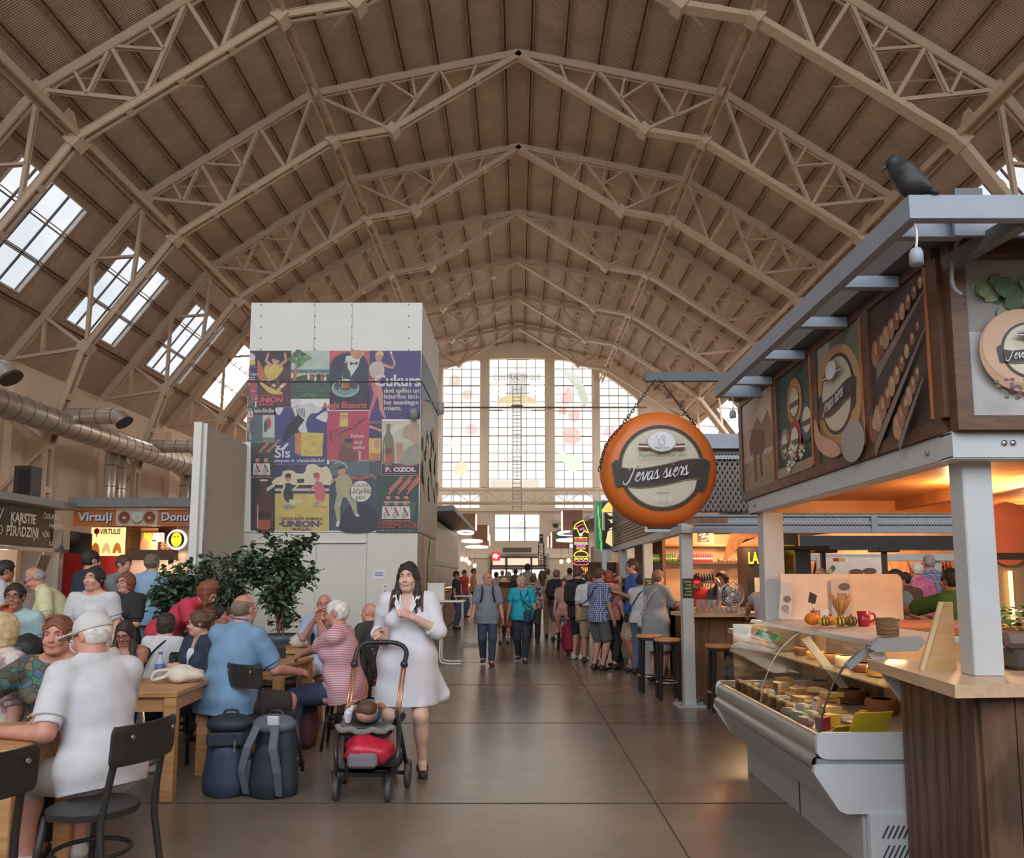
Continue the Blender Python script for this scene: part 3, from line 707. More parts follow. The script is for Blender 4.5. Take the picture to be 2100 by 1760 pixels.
for i in range(6):s.stroke([(.1+.18*i,.05),(.16+.17*i,1.2),(.3+.12*i,zB-.1)],.03,ink((232,204,210)))
s.poly([(1.4,.03),(1.5,1.8),(1.9,zB-.02),(2.9,zB-.02),(2.9,.03)],ink((184,188,132)));s.build('side_tulip_print',tw)
q0,q1=D(503,783,TY),D(860,783,TY);bx('dark_rail',tw,((TX0+TX1)/2,-.01,q0.z),(TX1-TX0,.02,.025),M_SEAM);bx('dark_rail',tw,(TX1+.01,1.5,q0.z),(.02,3.0,.025),M_SEAM)
def spot(name,label,px,py,Y,rz=0,off=0):
 q=D(px,py,Y);t=thing(name,label,'spotlight',(q.x,q.y+off,q.z),rz)
 MB().lathe([(.05,-.09),(.07,-.08),(.075,.08),(.05,.1)],M_GREY,n=14,rot=(.5,0,0)).build('lamp_housing',t);MB().tube([(0,0,.09),(0,.12,.12)],.02,M_GREY,8).build('arm',t)
spot('spotlight','small grey spotlight on the front of the poster tower',850,853,TY,0,-.13)
q=XP(903,838,TX1+.28);t=thing('spotlight','small grey spotlight sticking out from the side of the poster tower','spotlight',(q.x,q.y,q.z))
MB().lathe([(.05,-.11),(.07,-.1),(.07,.1),(.05,.11)],M_GREY,n=14,rot=(.15,0,0)).build('lamp_housing',t);MB().tube([(0,0,.1),(-.27,0,.16)],.018,M_GREY,8).build('arm',t)
q=D(777,1178,TY);t=thing('paper_notice','white printed notice taped to the white base of the tower','notice',(q.x,TY+.022,q.z))
bx('sheet',t,(0,0,0),(.22,.004,.16),M('notice paper',(232,232,236),.7));s=Sheet((0,-.003,0),(1,0,0),(0,0,1))
for i,wd in enumerate((.13,.16,.15)):s.rect(-wd/2,.03-.03*i,wd/2,.042-.03*i,M('notice ink',(110,120,150),.7))
s.build('print',t)
q=D(790,1208,TY);t=thing('power_socket','white double wall socket on the tower base below the notice','socket',(q.x,TY+.02,q.z))
bx('plate',t,(0,0,0),(.09,.02,.16),M('white plastic',(234,234,230),.4),.008)
for z in(.038,-.038):MB().lathe([(0,0),(.026,0),(.028,-.004)],M('socket shade',(176,174,168),.5),(0,-.011,z),14,'Y').build('outlet',t)
pt=thing('partition_wall','tall grey partition panel with a white end post, beside the poster tower','partition',(-4.96,12.05,0))
bx('panel',pt,(0,.98,1.97),(.09,1.86,3.94),M_GREYBD);bx('end_post',pt,(-.03,-.02,1.98),(.12,.13,3.97),M_WHITE);bx('front_flange',pt,(.055,.02,1.98),(.05,.02,3.96),M_WHITE)
mb=MB();mb.tube([(.1,0,3.4),(.1,-.01,2.3),(.1,0,1.86)],.012,M_GREY,6);mb.build('conduit',pt)
cb=thing('cable_coil','black cable loop hanging on the grey partition panel','cable',(-4.86,12.06,1.62))
mb=MB()
for i in range(4):mb.tube([(.012*i,.06*math.cos(a)*(1+.1*i),.17*math.sin(a)+.01*i)for a in[2*PI*j/18 for j in range(18)]],.008,M_BLK,6,closed=True)
mb.build('loop',cb);MB().tube([(0,0,.17),(0,0,.3)],.006,M_GREY,6).build('hook',cb)
M_SIGNB=M('black chalk signboard',(52,51,50),.6,var=.12)
M_LET=M('white sign lettering',(244,242,238),.6)
M_KINT=M('glowing peach kiosk wall',(236,206,188),.7,var=.05,emit=.22)  # kiosk inner walls carry their own faint glow to look lit
k1=thing('pie_kiosk','grey food kiosk with a black chalk sign reading karstie piradzini','kiosk',(-13.9,20.5,0))
bx('roof',k1,(-.65,-.2,3.7),(2.1,6.9,.22),M_GREY,.02);bx('signboard',k1,(0,-.25,3.0),(.08,6.0,1.15),M_SIGNB)
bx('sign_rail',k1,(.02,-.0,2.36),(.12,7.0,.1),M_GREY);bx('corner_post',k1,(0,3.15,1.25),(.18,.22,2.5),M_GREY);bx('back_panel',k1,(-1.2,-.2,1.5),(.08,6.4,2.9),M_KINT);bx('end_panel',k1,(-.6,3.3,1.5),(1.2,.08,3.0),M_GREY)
bx('counter',k1,(0,-.1,.55),(.5,6.2,1.1),M('white kiosk front',(222,214,206),.5));bx('lamp_strip',k1,(-.3,-1.0,2.2),(.08,3.2,.05),E_('copper lamp strip',(176,96,58),.6))
s=Sheet((.045,0,0),(0,1,0),(0,0,1))
s.text('KARSTIE',.75,3.08,.26,M_LET,'l',1.1,.03);s.text('PĪRĀDZIŅI',.6,2.7,.26,M_LET,'l',1.4,.03)
for t,u,v in(('ČEBUREKI',2.2,3.28),('MAIZĪTES',2.5,3.0),('KĒKI',2.2,2.74),('KAFIJA',2.55,2.48)):s.text(t,u,v,.14,M_LET,'l',None,0,0,.8)
s.ring((.3,2.83),.13,.13,.025,M_LET);s.stroke([(.3,2.83),(.3,2.92)],.02,M_LET);s.stroke([(.3,2.83),(.36,2.83)],.02,M_LET)
for i in range(3):s.stroke([(-.1+.15*i,2.98),(.15+.12*i,3.4)],.04,M_LET)
s.ring((-.1,3.3),.16,.12,.03,M_LET);s.build('chalk_lettering',k1)
t=thing('price_board','small tilted grey board hanging inside the pie kiosk','board',(-13.6,22.4,1.95));bx('board',t,(0,0,0),(.03,.5,.5),M('grey board',(120,112,108),.6),0,(0,.3,0));bx('hanger',t,(0,0,.28),(.02,.02,.1),M_GREY)
for i in range(7):t=thing('cup','dark cup on the back shelf of the pie kiosk, '+ORD[i]+' from the near end','cup',(-14.6,21.2+.22*i,1.45),group='cups in the pie kiosk');MB().lathe([(.05,0),(.065,.16),(.055,.16),(.045,.01)],M('dark cup',(90,66,58),.4),n=12).build('body',t)
t=thing('wall_shelf','pale shelf on the back panel of the pie kiosk','shelf',(-14.75,21.8,1.4));bx('board',t,(0,0,0),(.6,2.2,.06),M('pale shelf',(220,190,170),.5));bx('bracket',t,(-.2,0,-.12),(.2,.04,.2),M_GREY)
q=D(57,984,22.0);sp=thing('loudspeaker','black loudspeaker standing on the roof of the pie kiosk','speaker',(q.x,22.0,3.81));bx('cabinet',sp,(0,0,.44),(.5,.5,.88),M('dark speaker cabinet',(62,54,50),.5),.02);bx('grille',sp,(.05,-.26,.42),(.3,.02,.68),M('speaker grille',(40,38,37),.7))
M_ORG=M('orange sign panel',(222,128,70),.5);M_BLUEL=M('dark blue outline',(66,74,110),.5)
k2=thing('donut_kiosk','donut kiosk with an orange fascia reading Virtuli Donuts','kiosk',(0,24.3,0))
L0,L1=D(152,1060,24.3).x,-8.6;z0,z1=D(200,1079,24.3).z,D(200,1046,24.3).z
bx('roof',k2,((L0+L1)/2,.9,z1+.2),(L1-L0,2.6,.3),M_GREY,.02);bx('fascia',k2,((L0+L1)/2,0,(z0+z1)/2),(L1-L0,.1,z1-z0),M_ORG)
s=Sheet((0,-.055,0),(1,0,0),(0,0,1),.002)
ux=lambda px:D(px,1062,24.3).x
s.rect(ux(240),z0+.01,ux(325),z1-.01,M('white sign panel',(222,218,216),.5))
for t,a,b in(('Virtuļi',161,231),('Donuts',333,406)):
 for dx,dz,m in((.03,-.03,M_BLUEL),(-.02,.02,M_BLUEL),(0,0,M_LET)):s.text(t,ux(a)+dx,z0+.17+dz,.25,m,'l',ux(b)-ux(a),.03)
for px,c in((257,(150,84,56)),(284,(232,230,226)),(309,(160,92,58))):
 cc=(ux(px),(z0+z1)/2);s.ell(cc,.19,.2,M('donut dough',(190,134,84),.6));s.ell((cc[0],cc[1]+.03),.18,.165,M('donut icing %d'%c[0],c,.4));s.ell(cc,.06,.045,M('donut hole',(226,206,190),.6))
s.build('lettering',k2)
def wide(n,px0,px1,py0,py1,Y,m,th=.08,b=0):
 a,c=D(px0,py1,Y),D(px1,py0,Y);return bx(n,k2,((a.x+c.x)/2,Y-24.3,(a.z+c.z)/2),(c.x-a.x,th,c.z-a.z),m,b)
M_RED=M('red kiosk panel',(190,44,48),.5)
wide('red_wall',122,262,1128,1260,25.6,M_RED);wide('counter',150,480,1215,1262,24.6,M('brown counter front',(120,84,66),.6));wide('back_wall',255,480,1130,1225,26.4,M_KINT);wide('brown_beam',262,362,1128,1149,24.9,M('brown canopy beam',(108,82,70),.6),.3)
wide('grey_board',368,480,1084,1124,25.4,M('grey brown board',(132,112,104),.6));wide('mesh_panel',250,368,1078,1128,26.0,M('brown mesh backing',(124,94,80),.7));wide('brown_plaque',288,326,1083,1128,25.7,M('brown plaque',(146,110,94),.6))
mb=MB()
for i in range(14):
 p=D(252+i*8.5,1080,25.85);mb.box((p.x,1.55,2.75),(.025,.02,.85),M('dark mesh wire',(92,70,62),.6))
for i in range(7):p=D(300,1080,25.85);mb.box((p.x,1.55,2.4+.125*i),(1.9,.02,.02),MATS['dark mesh wire'])
mb.build('wire_grille',k2)
a,c=D(186,1140,24.9),D(257,1082,24.9)
vs_=thing('lightbox_sign','glowing yellow sign with three donuts, reading Virtulis','sign',((a.x+c.x)/2,24.9,(a.z+c.z)/2));W_,H_=c.x-a.x,c.z-a.z
bx('lightbox',vs_,(0,0,0),(W_,.1,H_),E_('warm yellow lightbox',(250,214,140),1.0))
s=Sheet((0,-.052,0),(1,0,0),(0,0,1),.002);s.text('VIRTULIS',.08,H_*.26,.17,M_BLK,'c',W_*.62,.03);s.ell((-W_*.33,H_*.36),.09,.1,M_RED);s.stroke([(-W_*.33,H_*.25),(-W_*.33,H_*.16)],.03,M_RED)
for i,m in enumerate(((176,100,40),(214,180,120),(190,104,40))):
 u=(-.34+.33*i)*W_;s.ell((u,-H_*.42),.14,.34,E_('glowing donut %d'%i,m,.7),16,0,PI);s.ell((u,-H_*.44),.05,.1,E_('warm yellow lightbox',(250,214,140),1.0),12,0,PI)
s.build('print',vs_)
a,c=D(142,1137,24.0),D(190,1092,24.0);tv=thing('tv_screen','switched off black screen tilted beside the glowing donut sign','screen',((a.x+c.x)/2,24.0,(a.z+c.z)/2))
bx('screen',tv,(0,0,0),(c.x-a.x,.06,c.z-a.z),M('dark screen',(42,40,40),.3),.01,(.25,.12,0));bx('bracket',tv,(0,.2,.2),(.06,.4,.06),M_BLK)
a,c=D(294,1110,25.6),D(333,1092,25.6);sg=thing('letter_sign','yellow and white lettering reading Papapotato on the brown plaque','sign',(a.x,25.6,a.z))
s=Sheet((0,0,0),(1,0,0),(0,0,1));s.text('PAPA',0,0,.27,E_('yellow sign light',(250,200,50),1.0),'l',.31,.03);s.text('POTATO',.32,0,.27,E_('white sign glow',(248,244,238),1.0),'l',.36,.02);s.build('letters',sg);bx('backing',sg,(.3,.03,.13),(.75,.03,.3),M('brown plaque',(146,110,94),.6))
q=D(363,1107,25.0);sg=thing('round_sign','round yellow lit potato sign with a white rim','sign',(q.x,25.0,q.z));MB().lathe([(0,-.04),(.3,-.04),(.33,0),(.3,.04)],E_('white sign glow',(248,244,238),1.0),n=24,axis='Y').build('rim',sg)
s=Sheet((0,-.045,0),(1,0,0),(0,0,1));s.ell((0,0),.26,.26,M_BLK);s.ell((0,0),.17,.24,E_('yellow sign light',(250,200,50),1.0));s.ell((-.05,.09),.02,.025,M_BLK);s.ell((.05,.09),.02,.025,M_BLK);s.build('potato_print',sg)
s=Sheet((0,25.4-.045-24.3,0),(1,0,0),(0,0,1));s.text('VERU',D(373,1107,25.4).x,D(373,1107,25.4).z,.2,M('faint letters',(164,146,136),.6),'l',None,.01);s.build('faint_lettering',k2)
def duct_mat():
 k=NT('spiral duct metal');v=k.coord()
 n=k.add('ShaderNodeTexNoise');n.inputs['Scale'].default_value=5;k.link(v,n.inputs['Vector'])
 k.link(k.ramp(n.outputs['Fac'],[(.3,lin((208,192,178))),(.7,lin((220,206,194)))]),k.b.inputs['Base Color']);k.b.inputs['Metallic'].default_value=.6
 k.b.inputs['Roughness'].default_value=.34;return k.m
M_DUCT=duct_mat();M_DSEAM=M('duct seam',(120,108,100),.4,.6)
du=thing('ventilation_duct','long round silver air duct with elbow outlets along the left wall','duct',(-14.9,0,6.55))
MB().tube([(0,14,0),(0,44,0)],.41,M_DUCT,24).build('main_pipe',du)
mb=MB();y=14.3
while y<44:mb.tube([(0,y,0),(0,y+.03,0)],.418,M_DSEAM,24);y+=.62
mb.build('seam',du)
for yb in(19.6,25.4,31.4,37.4):
 b=MB();zz=.32;path=[(0,yb,zz),(1.5,yb,zz)]+[(1.5+.42*math.sin(a),yb,zz-.42*(1-math.cos(a)))for a in(.26,.52,.79,1.05)]
 b.tube(path,.27,M_DUCT,20,cap=False);o=b.build('branch_pipe',du)
 e=MB()
 for x in(.5,1.0,1.5):e.tube([(x,yb,zz),(x+.025,yb,zz)],.277,M_DSEAM,20)
 e.build('seam',o)
 p,q=Vector(path[-1]),Vector(path[-2]);dr_=(p-q).normalized();MB().tube([p-dr_*.02,p+dr_*.05],.29,M('dark duct mouth',(70,62,58),.5),20).build('mouth',o)
for yb in(29.0,35.5,41.5):
 for dy in(0,.75):
  b=MB();b.tube([(-.4,yb+dy,0),(-.4,yb+dy,-3.6)],.2,M_DUCT,18);o=b.build('riser_pipe',du)
  e=MB()
  for z in(-.8,-1.6,-2.4):e.tube([(-.4,yb+dy,z),(-.4,yb+dy,z-.025)],.207,M_DSEAM,18)
  e.build('seam',o)
def make_chair():
 t=thing('cafe_chair','','chair')
 mb=MB();pts=[(.21*math.cos(a)*(1 if math.sin(a)<0 else .92),.2*math.sin(a))for a in[2*PI*i/20 for i in range(20)]]
 mb.prism(pts,M_BLKW,((0,0,.445),(1,0,0),(0,1,0)),.03);mb.build('seat',t)
 b=MB();vs=[];n=8
 for j in(0,1):
  for i in range(n+1):
   x=-.2+.4*i/n;y=.255+.02*j-.05*(x/.2)**2*-1*-.0-.0;y=.25-.045*(1-(x/.2)**2)*-1
   for z in(.70,.725,.855,.88):xx=x*(.94 if z in(.70,.88)else 1);vs.append((xx,y+.016*j+.06*(z-.7),z))
 q=lambda j,i,k:j*(n+1)*4+i*4+k
 fs=[]
 for i in range(n):
  for k in range(3):fs.append((q(0,i,k),q(0,i+1,k),q(0,i+1,k+1),q(0,i,k+1)));fs.append((q(1,i,k+1),q(1,i+1,k+1),q(1,i+1,k),q(1,i,k)))
  fs.append((q(0,i,3),q(0,i+1,3),q(1,i+1,3),q(1,i,3)));fs.append((q(1,i,0),q(1,i+1,0),q(0,i+1,0),q(0,i,0)))
 for i in(0,n):
  for k in range(3):f=(q(0,i,k),q(0,i,k+1),q(1,i,k+1),q(1,i,k));fs.append(f if i==0 else f[::-1])
 b.raw(vs,fs,M_BLKW,False);o=b.build('backrest',t)
 for x in(-.13,.13):MB().lathe([(0,0),(.012,0),(.01,.006)],M_STEELB,(x,.315,.83),10,'Y').build('screw',o)
 for x in(-1,1):
  MB().tube(spline([(x*.2,.26,0),(x*.175,.215,.3),(x*.165,.2,.46),(x*.155,.235,.68),(x*.15,.27,.84)],4),.016,M_BLKW,8).build('leg',t)
  MB().tube([(x*.19,-.19,0),(x*.15,-.13,.45)],[.014,.018],M_BLKW,8).build('leg',t)
 MB().tube([(.165*math.cos(a),.17*math.sin(a),.27)for a in[2*PI*i/20 for i in range(20)]],.011,M_BLKW,8,closed=True).build('ring_stretcher',t)
 return t
_ch=[None]
def chair(x,y,face,label):
 """face: heading of the sitter in degrees, 0 = away from the camera, 90 = towards -x"""
 rz=R_(180+face)
 if _ch[0]is None:_ch[0]=make_chair();o=_ch[0];o.location=(x,y,0);o.rotation_euler=(0,0,rz);tag(o,label,None,'black cafe chairs')
 else:o=dup(_ch[0],(x,y,0),rz,label,'black cafe chairs')
 return o
def wood_mat(name,c0,c1,scale=(1,12,12),rough=.45):
 k=NT(name);v=k.coord('Object',scale);n=k.add('ShaderNodeTexNoise');n.inputs['Scale'].default_value=3;n.inputs['Detail'].default_value=5;k.link(v,n.inputs['Vector'])
 k.link(k.ramp(n.outputs['Fac'],[(.3,lin(c0)),(.7,lin(c1))]),k.b.inputs['Base Color']);k.b.inputs['Roughness'].default_value=rough;MATS[name]=k.m;return k.m
M_OAK=wood_mat('light oiled oak',(178,128,80),(206,160,112))
def table(x,y,rz,w,d,label,z=.75):
 t=thing('wooden_table',label,'table',(x,y,0),rz,'oak cafe tables')
 bx('tabletop',t,(0,0,z-.02),(w,d,.04),M_OAK,.006)
 for sx in(-1,1):
  for sy in(-1,1):bx('leg',t,(sx*(w/2-.05),sy*(d/2-.05),(z-.04)/2),(.085,.085,z-.04),M_OAK,.005)
 for sy in(-1,1):bx('apron',t,(0,sy*(d/2-.05),z-.09),(w-.18,.03,.1),M_OAK);bx('apron',t,(sy*(w/2-.05),0,z-.09),(.03,d-.18,.1),M_OAK)
 return t
A_=R_(4)
table(-3.08,5.98,A_,1.3,.82,'oak table with a crumpled white bag on it, behind the man in the white cap')
table(-3.02,4.05,R_(8),1.25,.78,'oak table at the left edge where the man in the white cap leans')
table(-2.5,7.75,R_(-8),.75,.75,'oak table between the bald man in blue and the woman in pink stripes')
table(-2.55,9.1,0,.8,.7,'oak table with a paper bag in front of the ficus pot')
chair(-2.02,3.86,74,'black chair under the seated man in the white cap')
chair(-2.28,3.22,62,'empty black chair in the bottom corner beside the oak table')
chair(-2.0,6.44,-32,'black chair under the bald man in the blue shirt')
chair(-1.6,7.42,95,'black chair under the woman in the pink striped shirt')
chair(-1.52,8.35,30,'black chair with red seat under the man in black')
chair(-2.5,8.2,175-180,'black chair whose back shows beyond the small oak table')
chair(-2.95,6.9,180,'black chair under the woman in the navy cardigan')
t=thing('seat_cushion','flat red cushion on the chair of the man in black','cushion',(-1.52,8.35,.476));bx('pad',t,(0,0,.015),(.36,.34,.03),M('red cushion',(170,40,52),.7),.012)
def leaf_mat(name,a,b):
 k=NT(name);v=k.coord();n=k.add('ShaderNodeTexNoise');n.inputs['Scale'].default_value=14;k.link(v,n.inputs['Vector'])
 k.link(k.ramp(n.outputs['Fac'],[(.3,lin(a)),(.7,lin(b))]),k.b.inputs['Base Color']);k.b.inputs['Roughness'].default_value=.45;return k.m
M_LEAF=leaf_mat('ficus leaf',(62,84,64),(112,134,102));M_LEAF2=leaf_mat('dark narrow leaf',(66,80,66),(112,130,106));M_LEAF3=leaf_mat('bright herb leaf',(74,104,56),(130,164,90))
M_BARK=M('grey brown bark',(122,98,84),.8,var=.2,vs=20);M_POT=M('dark plant pot',(66,70,76),.5);M_SOIL=M('potting soil',(62,50,42),.9)
def leaf(mb,p,d,L,w,mat,rr,droop=.25):
 d=Vector(d).normalized();sd=d.cross(Vector((0,0,1)));
 if sd.length<.1:sd=Vector((1,0,0))
 sd.normalize();sd=(sd+Vector((rr.uniform(-.5,.5),rr.uniform(-.5,.5),rr.uniform(-.5,.5)))).normalized();up=sd.cross(d)
 a=Vector(p);m1=a+d*L*.35-up*.02*L;m2=a+d*L*.72-Vector((0,0,droop*.3*L));e=a+d*L-Vector((0,0,droop*L))
 mb.raw([a,m1+sd*w*.5+up*w*.12,m1-sd*w*.5+up*w*.12,m1,m2+sd*w*.38+up*w*.1,m2-sd*w*.38+up*w*.1,m2,e],[(0,3,1),(0,2,3),(3,6,4,1),(2,5,6,3),(6,7,4),(5,7,6)],mat,True)
def pot(t,r,h,m=None):
 MB().lathe([(r*.78,0),(r,h*.9),(r*1.06,h*.92),(r*1.06,h),(r*.94,h),(r*.92,h-.05),(0,h-.05)],m or M_POT,n=24).build('pot',t);MB().lathe([(0,h-.045),(r*.92,h-.04)],M_SOIL,n=20).build('soil',t)
rr=random.Random(11)
fq=D(574,1300,10.0)
t=thing('ficus_tree','leafy green ficus with a twisted trunk in a dark pot before the white tower base','plant',(fq.x,10.0,0));pot(t,.27,.84,M('blue grey pot',(84,94,106),.45))
tr=MB()
for ph in(0,2.1,4.2):tr.tube([(.035*math.cos(ph+5*z),.035*math.sin(ph+5*z),.8+z)for z in[i*.06 for i in range(13)]],.018,M_BARK,7)
br=[]
for i in range(34):
 a=rr.uniform(0,2*PI);z0_=rr.uniform(1.0,1.75);L_=rr.uniform(.22,.55)*(1-.25*abs(z0_-1.5));tip=Vector((L_*math.cos(a)-.12,L_*.8*math.sin(a),z0_+rr.uniform(.05,.38)))
 tr.tube(spline([(0,0,z0_),tuple(tip*.5+Vector((0,0,z0_*.5+.06))),tuple(tip)],3),[.01,.009,.008,.007,.006,.005,.004],M_BARK,5);br.append((Vector((0,0,z0_)),tip))
tr.build('trunk',t);fo=MB()
for a0,tip in br:
 for i in range(46):
  q=a0.lerp(tip,rr.uniform(.35,1.08))+Vector((rr.gauss(0,.055),rr.gauss(0,.055),rr.gauss(0,.055)));leaf(fo,q,(rr.uniform(-1,1),rr.uniform(-1,1),rr.uniform(-.4,.7)),rr.uniform(.09,.14),rr.uniform(.06,.08),M_LEAF,rr)
for i in range(60):leaf(fo,(rr.gauss(.02,.1),rr.gauss(0,.1),rr.uniform(.9,1.2)),(rr.uniform(-1,1),rr.uniform(-1,1),rr.uniform(-.3,.6)),.09,.055,M_LEAF,rr)
fo.build('foliage',t)
def bush(px,Y,z0,label,mat,nst,spread,h,L,w,seed,narrow=False,name='potted_shrub'):
 rr=random.Random(seed);q=D(px,1250,Y);t=thing(name,label,'plant',(q.x,Y,0),group='plants beside the partition');pot(t,.26,z0)
 st=MB();fo=MB()
 for i in range(nst):
  a=rr.uniform(0,2*PI);r=spread*math.sqrt(rr.random());top=Vector((r*math.cos(a),r*.7*math.sin(a),z0+h*rr.uniform(.55,1)));b0=Vector((rr.gauss(0,.06),rr.gauss(0,.06),z0-.05))
  st.tube([tuple(b0),tuple(b0.lerp(top,.5)+Vector((0,0,.04))),tuple(top)],[.01,.008,.005],M_BARK,5)
  if narrow:
   for u in(.45,.7,1.0):
    c=b0.lerp(top,u)
    for j in range(20):aa=2*PI*j/20+rr.random();leaf(fo,c,(math.cos(aa),math.sin(aa),rr.uniform(-.1,1.0)),L*rr.uniform(.7,1.1),w,mat,rr,.5)
  else:
   for j in range(44):c=b0.lerp(top,rr.uniform(.25,1.05))+Vector((rr.gauss(0,.05),rr.gauss(0,.05),rr.gauss(0,.04)));leaf(fo,c,(rr.uniform(-1,1),rr.uniform(-1,1),rr.uniform(-.3,.8)),L*rr.uniform(.7,1.2),w,mat,rr)
 st.build('stem',t);fo.build('foliage',t)
bush(365,10.3,.8,'broad leaved potted shrub beside the man in the light blue shirt',M_LEAF,24,.36,.92,.14,.075,3)
bush(418,10.9,.8,'middle potted shrub with mixed dark leaves before the partition',M_LEAF2,24,.36,.9,.14,.06,5)
bush(466,10.4,.8,'spiky narrow leaved dracaena in front of the grey partition panel',M_LEAF2,14,.36,1.0,.28,.026,8,True,'dracaena')
def bag_lump(name,label,cat,loc,r,mat,seed=0,rz=0,parts=()):
 rr=random.Random(seed);t=thing(name,label,cat,loc,rz);mb=MB();mb.ell((0,0,0),(1,1,1),mat,22)
 for i,v in enumerate(mb.v):
  x,y,z=v;k=1+.12*math.sin(5*x+seed)+.1*math.sin(7*y+2*seed+3*z)+.06*math.sin(13*z+11*x);mb.v[i]=(x*r[0]*k,y*r[1]*k,max(0,(z*k*.9+.72))*r[2])
 mb.build('sack',t);return t
M_CAN=M('cream canvas bag',(220,210,196),.85,var=.1,vs=18,bump=.25,bs=30);M_TAUPE=M('thin greyish plastic bag',(190,176,164),.5,var=.12,vs=20)
t=bag_lump('canvas_bag','cream crumpled canvas bag lying on the oak table','bag',(G(405,1390,.75).x,6.12,.752),(.155,.1,.075),M_CAN,2,.1);MB().tube(spline([(-.1,-.06,.05),(-.19,-.08,.03),(-.17,-.09,.09),(-.08,-.04,.1)],5),.014,M_CAN,8).build('handle',t)
t=bag_lump('plastic_bag','limp taupe plastic bag standing on the oak table near the woman with glasses','bag',(G(315,1385,.75).x,6.05,.752),(.12,.08,.1),M_TAUPE,5);MB().lathe([(.1,.04),(.075,.16),(.05,.24),(.02,.27)],M_TAUPE,(-.08,0,0),14).build('neck',t)
def bottle3(name,label,loc,r,h,mat,cap,lab=None,group=None):
 t=thing(name,label,'bottle',loc,group=group);MB().lathe([(r*.9,0),(r,.01),(r,h*.62),(r*.45,h*.82),(r*.4,h*.93)],mat,n=14).build('body',t);MB().lathe([(r*.48,h*.92),(r*.48,h),(0,h)],cap,n=12).build('cap',t)
 if lab:MB().lathe([(r*1.02,h*.3),(r*1.02,h*.58)],lab,n=14).build('paper_label',t)
 return t
M_BLUE=M('blue paper',(84,112,170),.5);M_CLR=M('clear bottle plastic',(190,200,210),.15,alpha=.55)
bottle3('water_bottle','small clear water bottle with a blue label on the oak table',(G(352,1388,.75).x,6.25,.75),.035,.22,M_CLR,M_BLUE,M_BLUE)
t=bag_lump('paper_bag','pale crumpled paper bag on the table before the ficus','bag',(-2.5,9.15,.752),(.16,.1,.09),M_CAN,9);MB().lathe([(.07,.1),(.04,.17),(.01,.22)],M_CAN,n=12).build('twist',t)
def backpack(px,label,m1,m2,m3,Y,rz,kind):
 q=G(px,1602);t=thing('backpack',label,'backpack',(q.x,Y,0),rz,'backpacks on the floor')
 f=Fld(V(-.24,-.22,-.02),V(.24,.22,.6),.008);f.cone(V(0,.01,.1),V(0,.02,.4),.185,.15,.03,(V(0,1,0),1.55));f.cone(V(-.1,.01,.04),V(.1,.01,.04),.07,.07,.05);f.cut(V(0,0,.004),V(0,0,-1));f.wrinkle(.004,16,px);f.mesh('body',m1,t)
 f=Fld(V(-.22,-.3,0),V(.22,.1,.5),.008);f.cone(V(0,-.1,.1),V(0,-.085,.26),.13,.11,.03,(V(0,1,0),1.9));f.wrinkle(.003,18,px);f.mesh('front_pocket',m2,t);f=Fld(V(-.24,-.24,.36),V(.24,.24,.64),.008);f.ell(V(0,0,.49),(.165,.125,.075));f.mesh('lid',m3,t)
 MB().tube(spline([(-.05,.02,.53),(-.04,.02,.58),(.04,.02,.58),(.05,.02,.53)],4),.01,M_BLK,6).build('grab_loop',t)
 if kind=='straps':
  for x in(-1,1):MB().raw([(x*.07-.03,-.115,.5),(x*.07+.03,-.115,.5),(x*.1-.03,-.19,.36),(x*.1+.03,-.19,.36),(x*.14-.028,-.19,.2),(x*.14+.028,-.19,.2),(x*.13-.022,-.14,.03),(x*.13+.022,-.14,.03)]+[(x*.07-.03,-.1,.5),(x*.07+.03,-.1,.5),(x*.1-.03,-.17,.36),(x*.1+.03,-.17,.36),(x*.14-.028,-.17,.2),(x*.14+.028,-.17,.2),(x*.13-.022,-.125,.03),(x*.13+.022,-.125,.03)],[(0,1,3,2),(2,3,5,4),(4,5,7,6),(10,11,9,8),(12,13,11,10),(14,15,13,12),(0,2,10,8),(2,4,12,10),(4,6,14,12),(1,9,11,3),(3,11,13,5),(5,13,15,7)],m3).build('strap',t)
  MB().box((-.17,0,.14),(.04,.15,.2),M('lavender mesh pocket',(120,122,146),.6),None,.015).build('side_pocket',t);MB().box((.06,-.12,.54),(.08,.02,.06),M('white tag',(222,222,224),.6),(.3,0,.2)).build('luggage_tag',t)
 else:
  MB().box((.08,-.17,.36),(.012,.012,.08),M_STEELB).build('carabiner',t);MB().box((0,-.12,.4),(.26,.04,.1),m3,None,.015).build('top_pocket',t)
M_NVY=M('navy nylon',(52,66,86),.6);M_NVY2=M('dark navy nylon',(42,50,62),.6);M_SLATE=M('slate grey nylon',(96,104,116),.6)
t=bag_lump('maroon_bag','dark maroon bag on the floor beside the chair of the striped woman','bag',(-1.98,7.35,0),(.13,.13,.3),M('maroon cloth',(92,52,56),.7),4);MB().tube(spline([(-.06,0,.42),(-.05,0,.55),(.05,0,.55),(.06,0,.42)],4),.01,M('maroon cloth',(92,52,56),.7),6).build('handle',t)
M_WMET=M('white tube metal',(222,220,214),.35,var=.03);M_MARB=M('white tabletop',(226,222,214),.4,var=.04)
def high_table(px,Y,label,w=.55):
 q=D(px,1230,Y);t=thing('bar_table',label,'table',(q.x,Y,0),group='white cantilever bar tables');bx('tabletop',t,(0,0,1.125),(w*1.2,.6,.03),M_MARB,.008)
 for sy in(-1,1):MB().tube(spline([(.28,sy*.22,.03),(.02,sy*.22,.03),(-.1,sy*.2,.1),(-.1,sy*.18,.5),(-.1,sy*.18,.95),(-.05,sy*.18,1.09),(.05,sy*.18,1.1)],4),.018,M_WMET,8).build('leg',t)
 bx('crossbar',t,(-.1,0,.6),(.03,.36,.03),M_WMET);return t
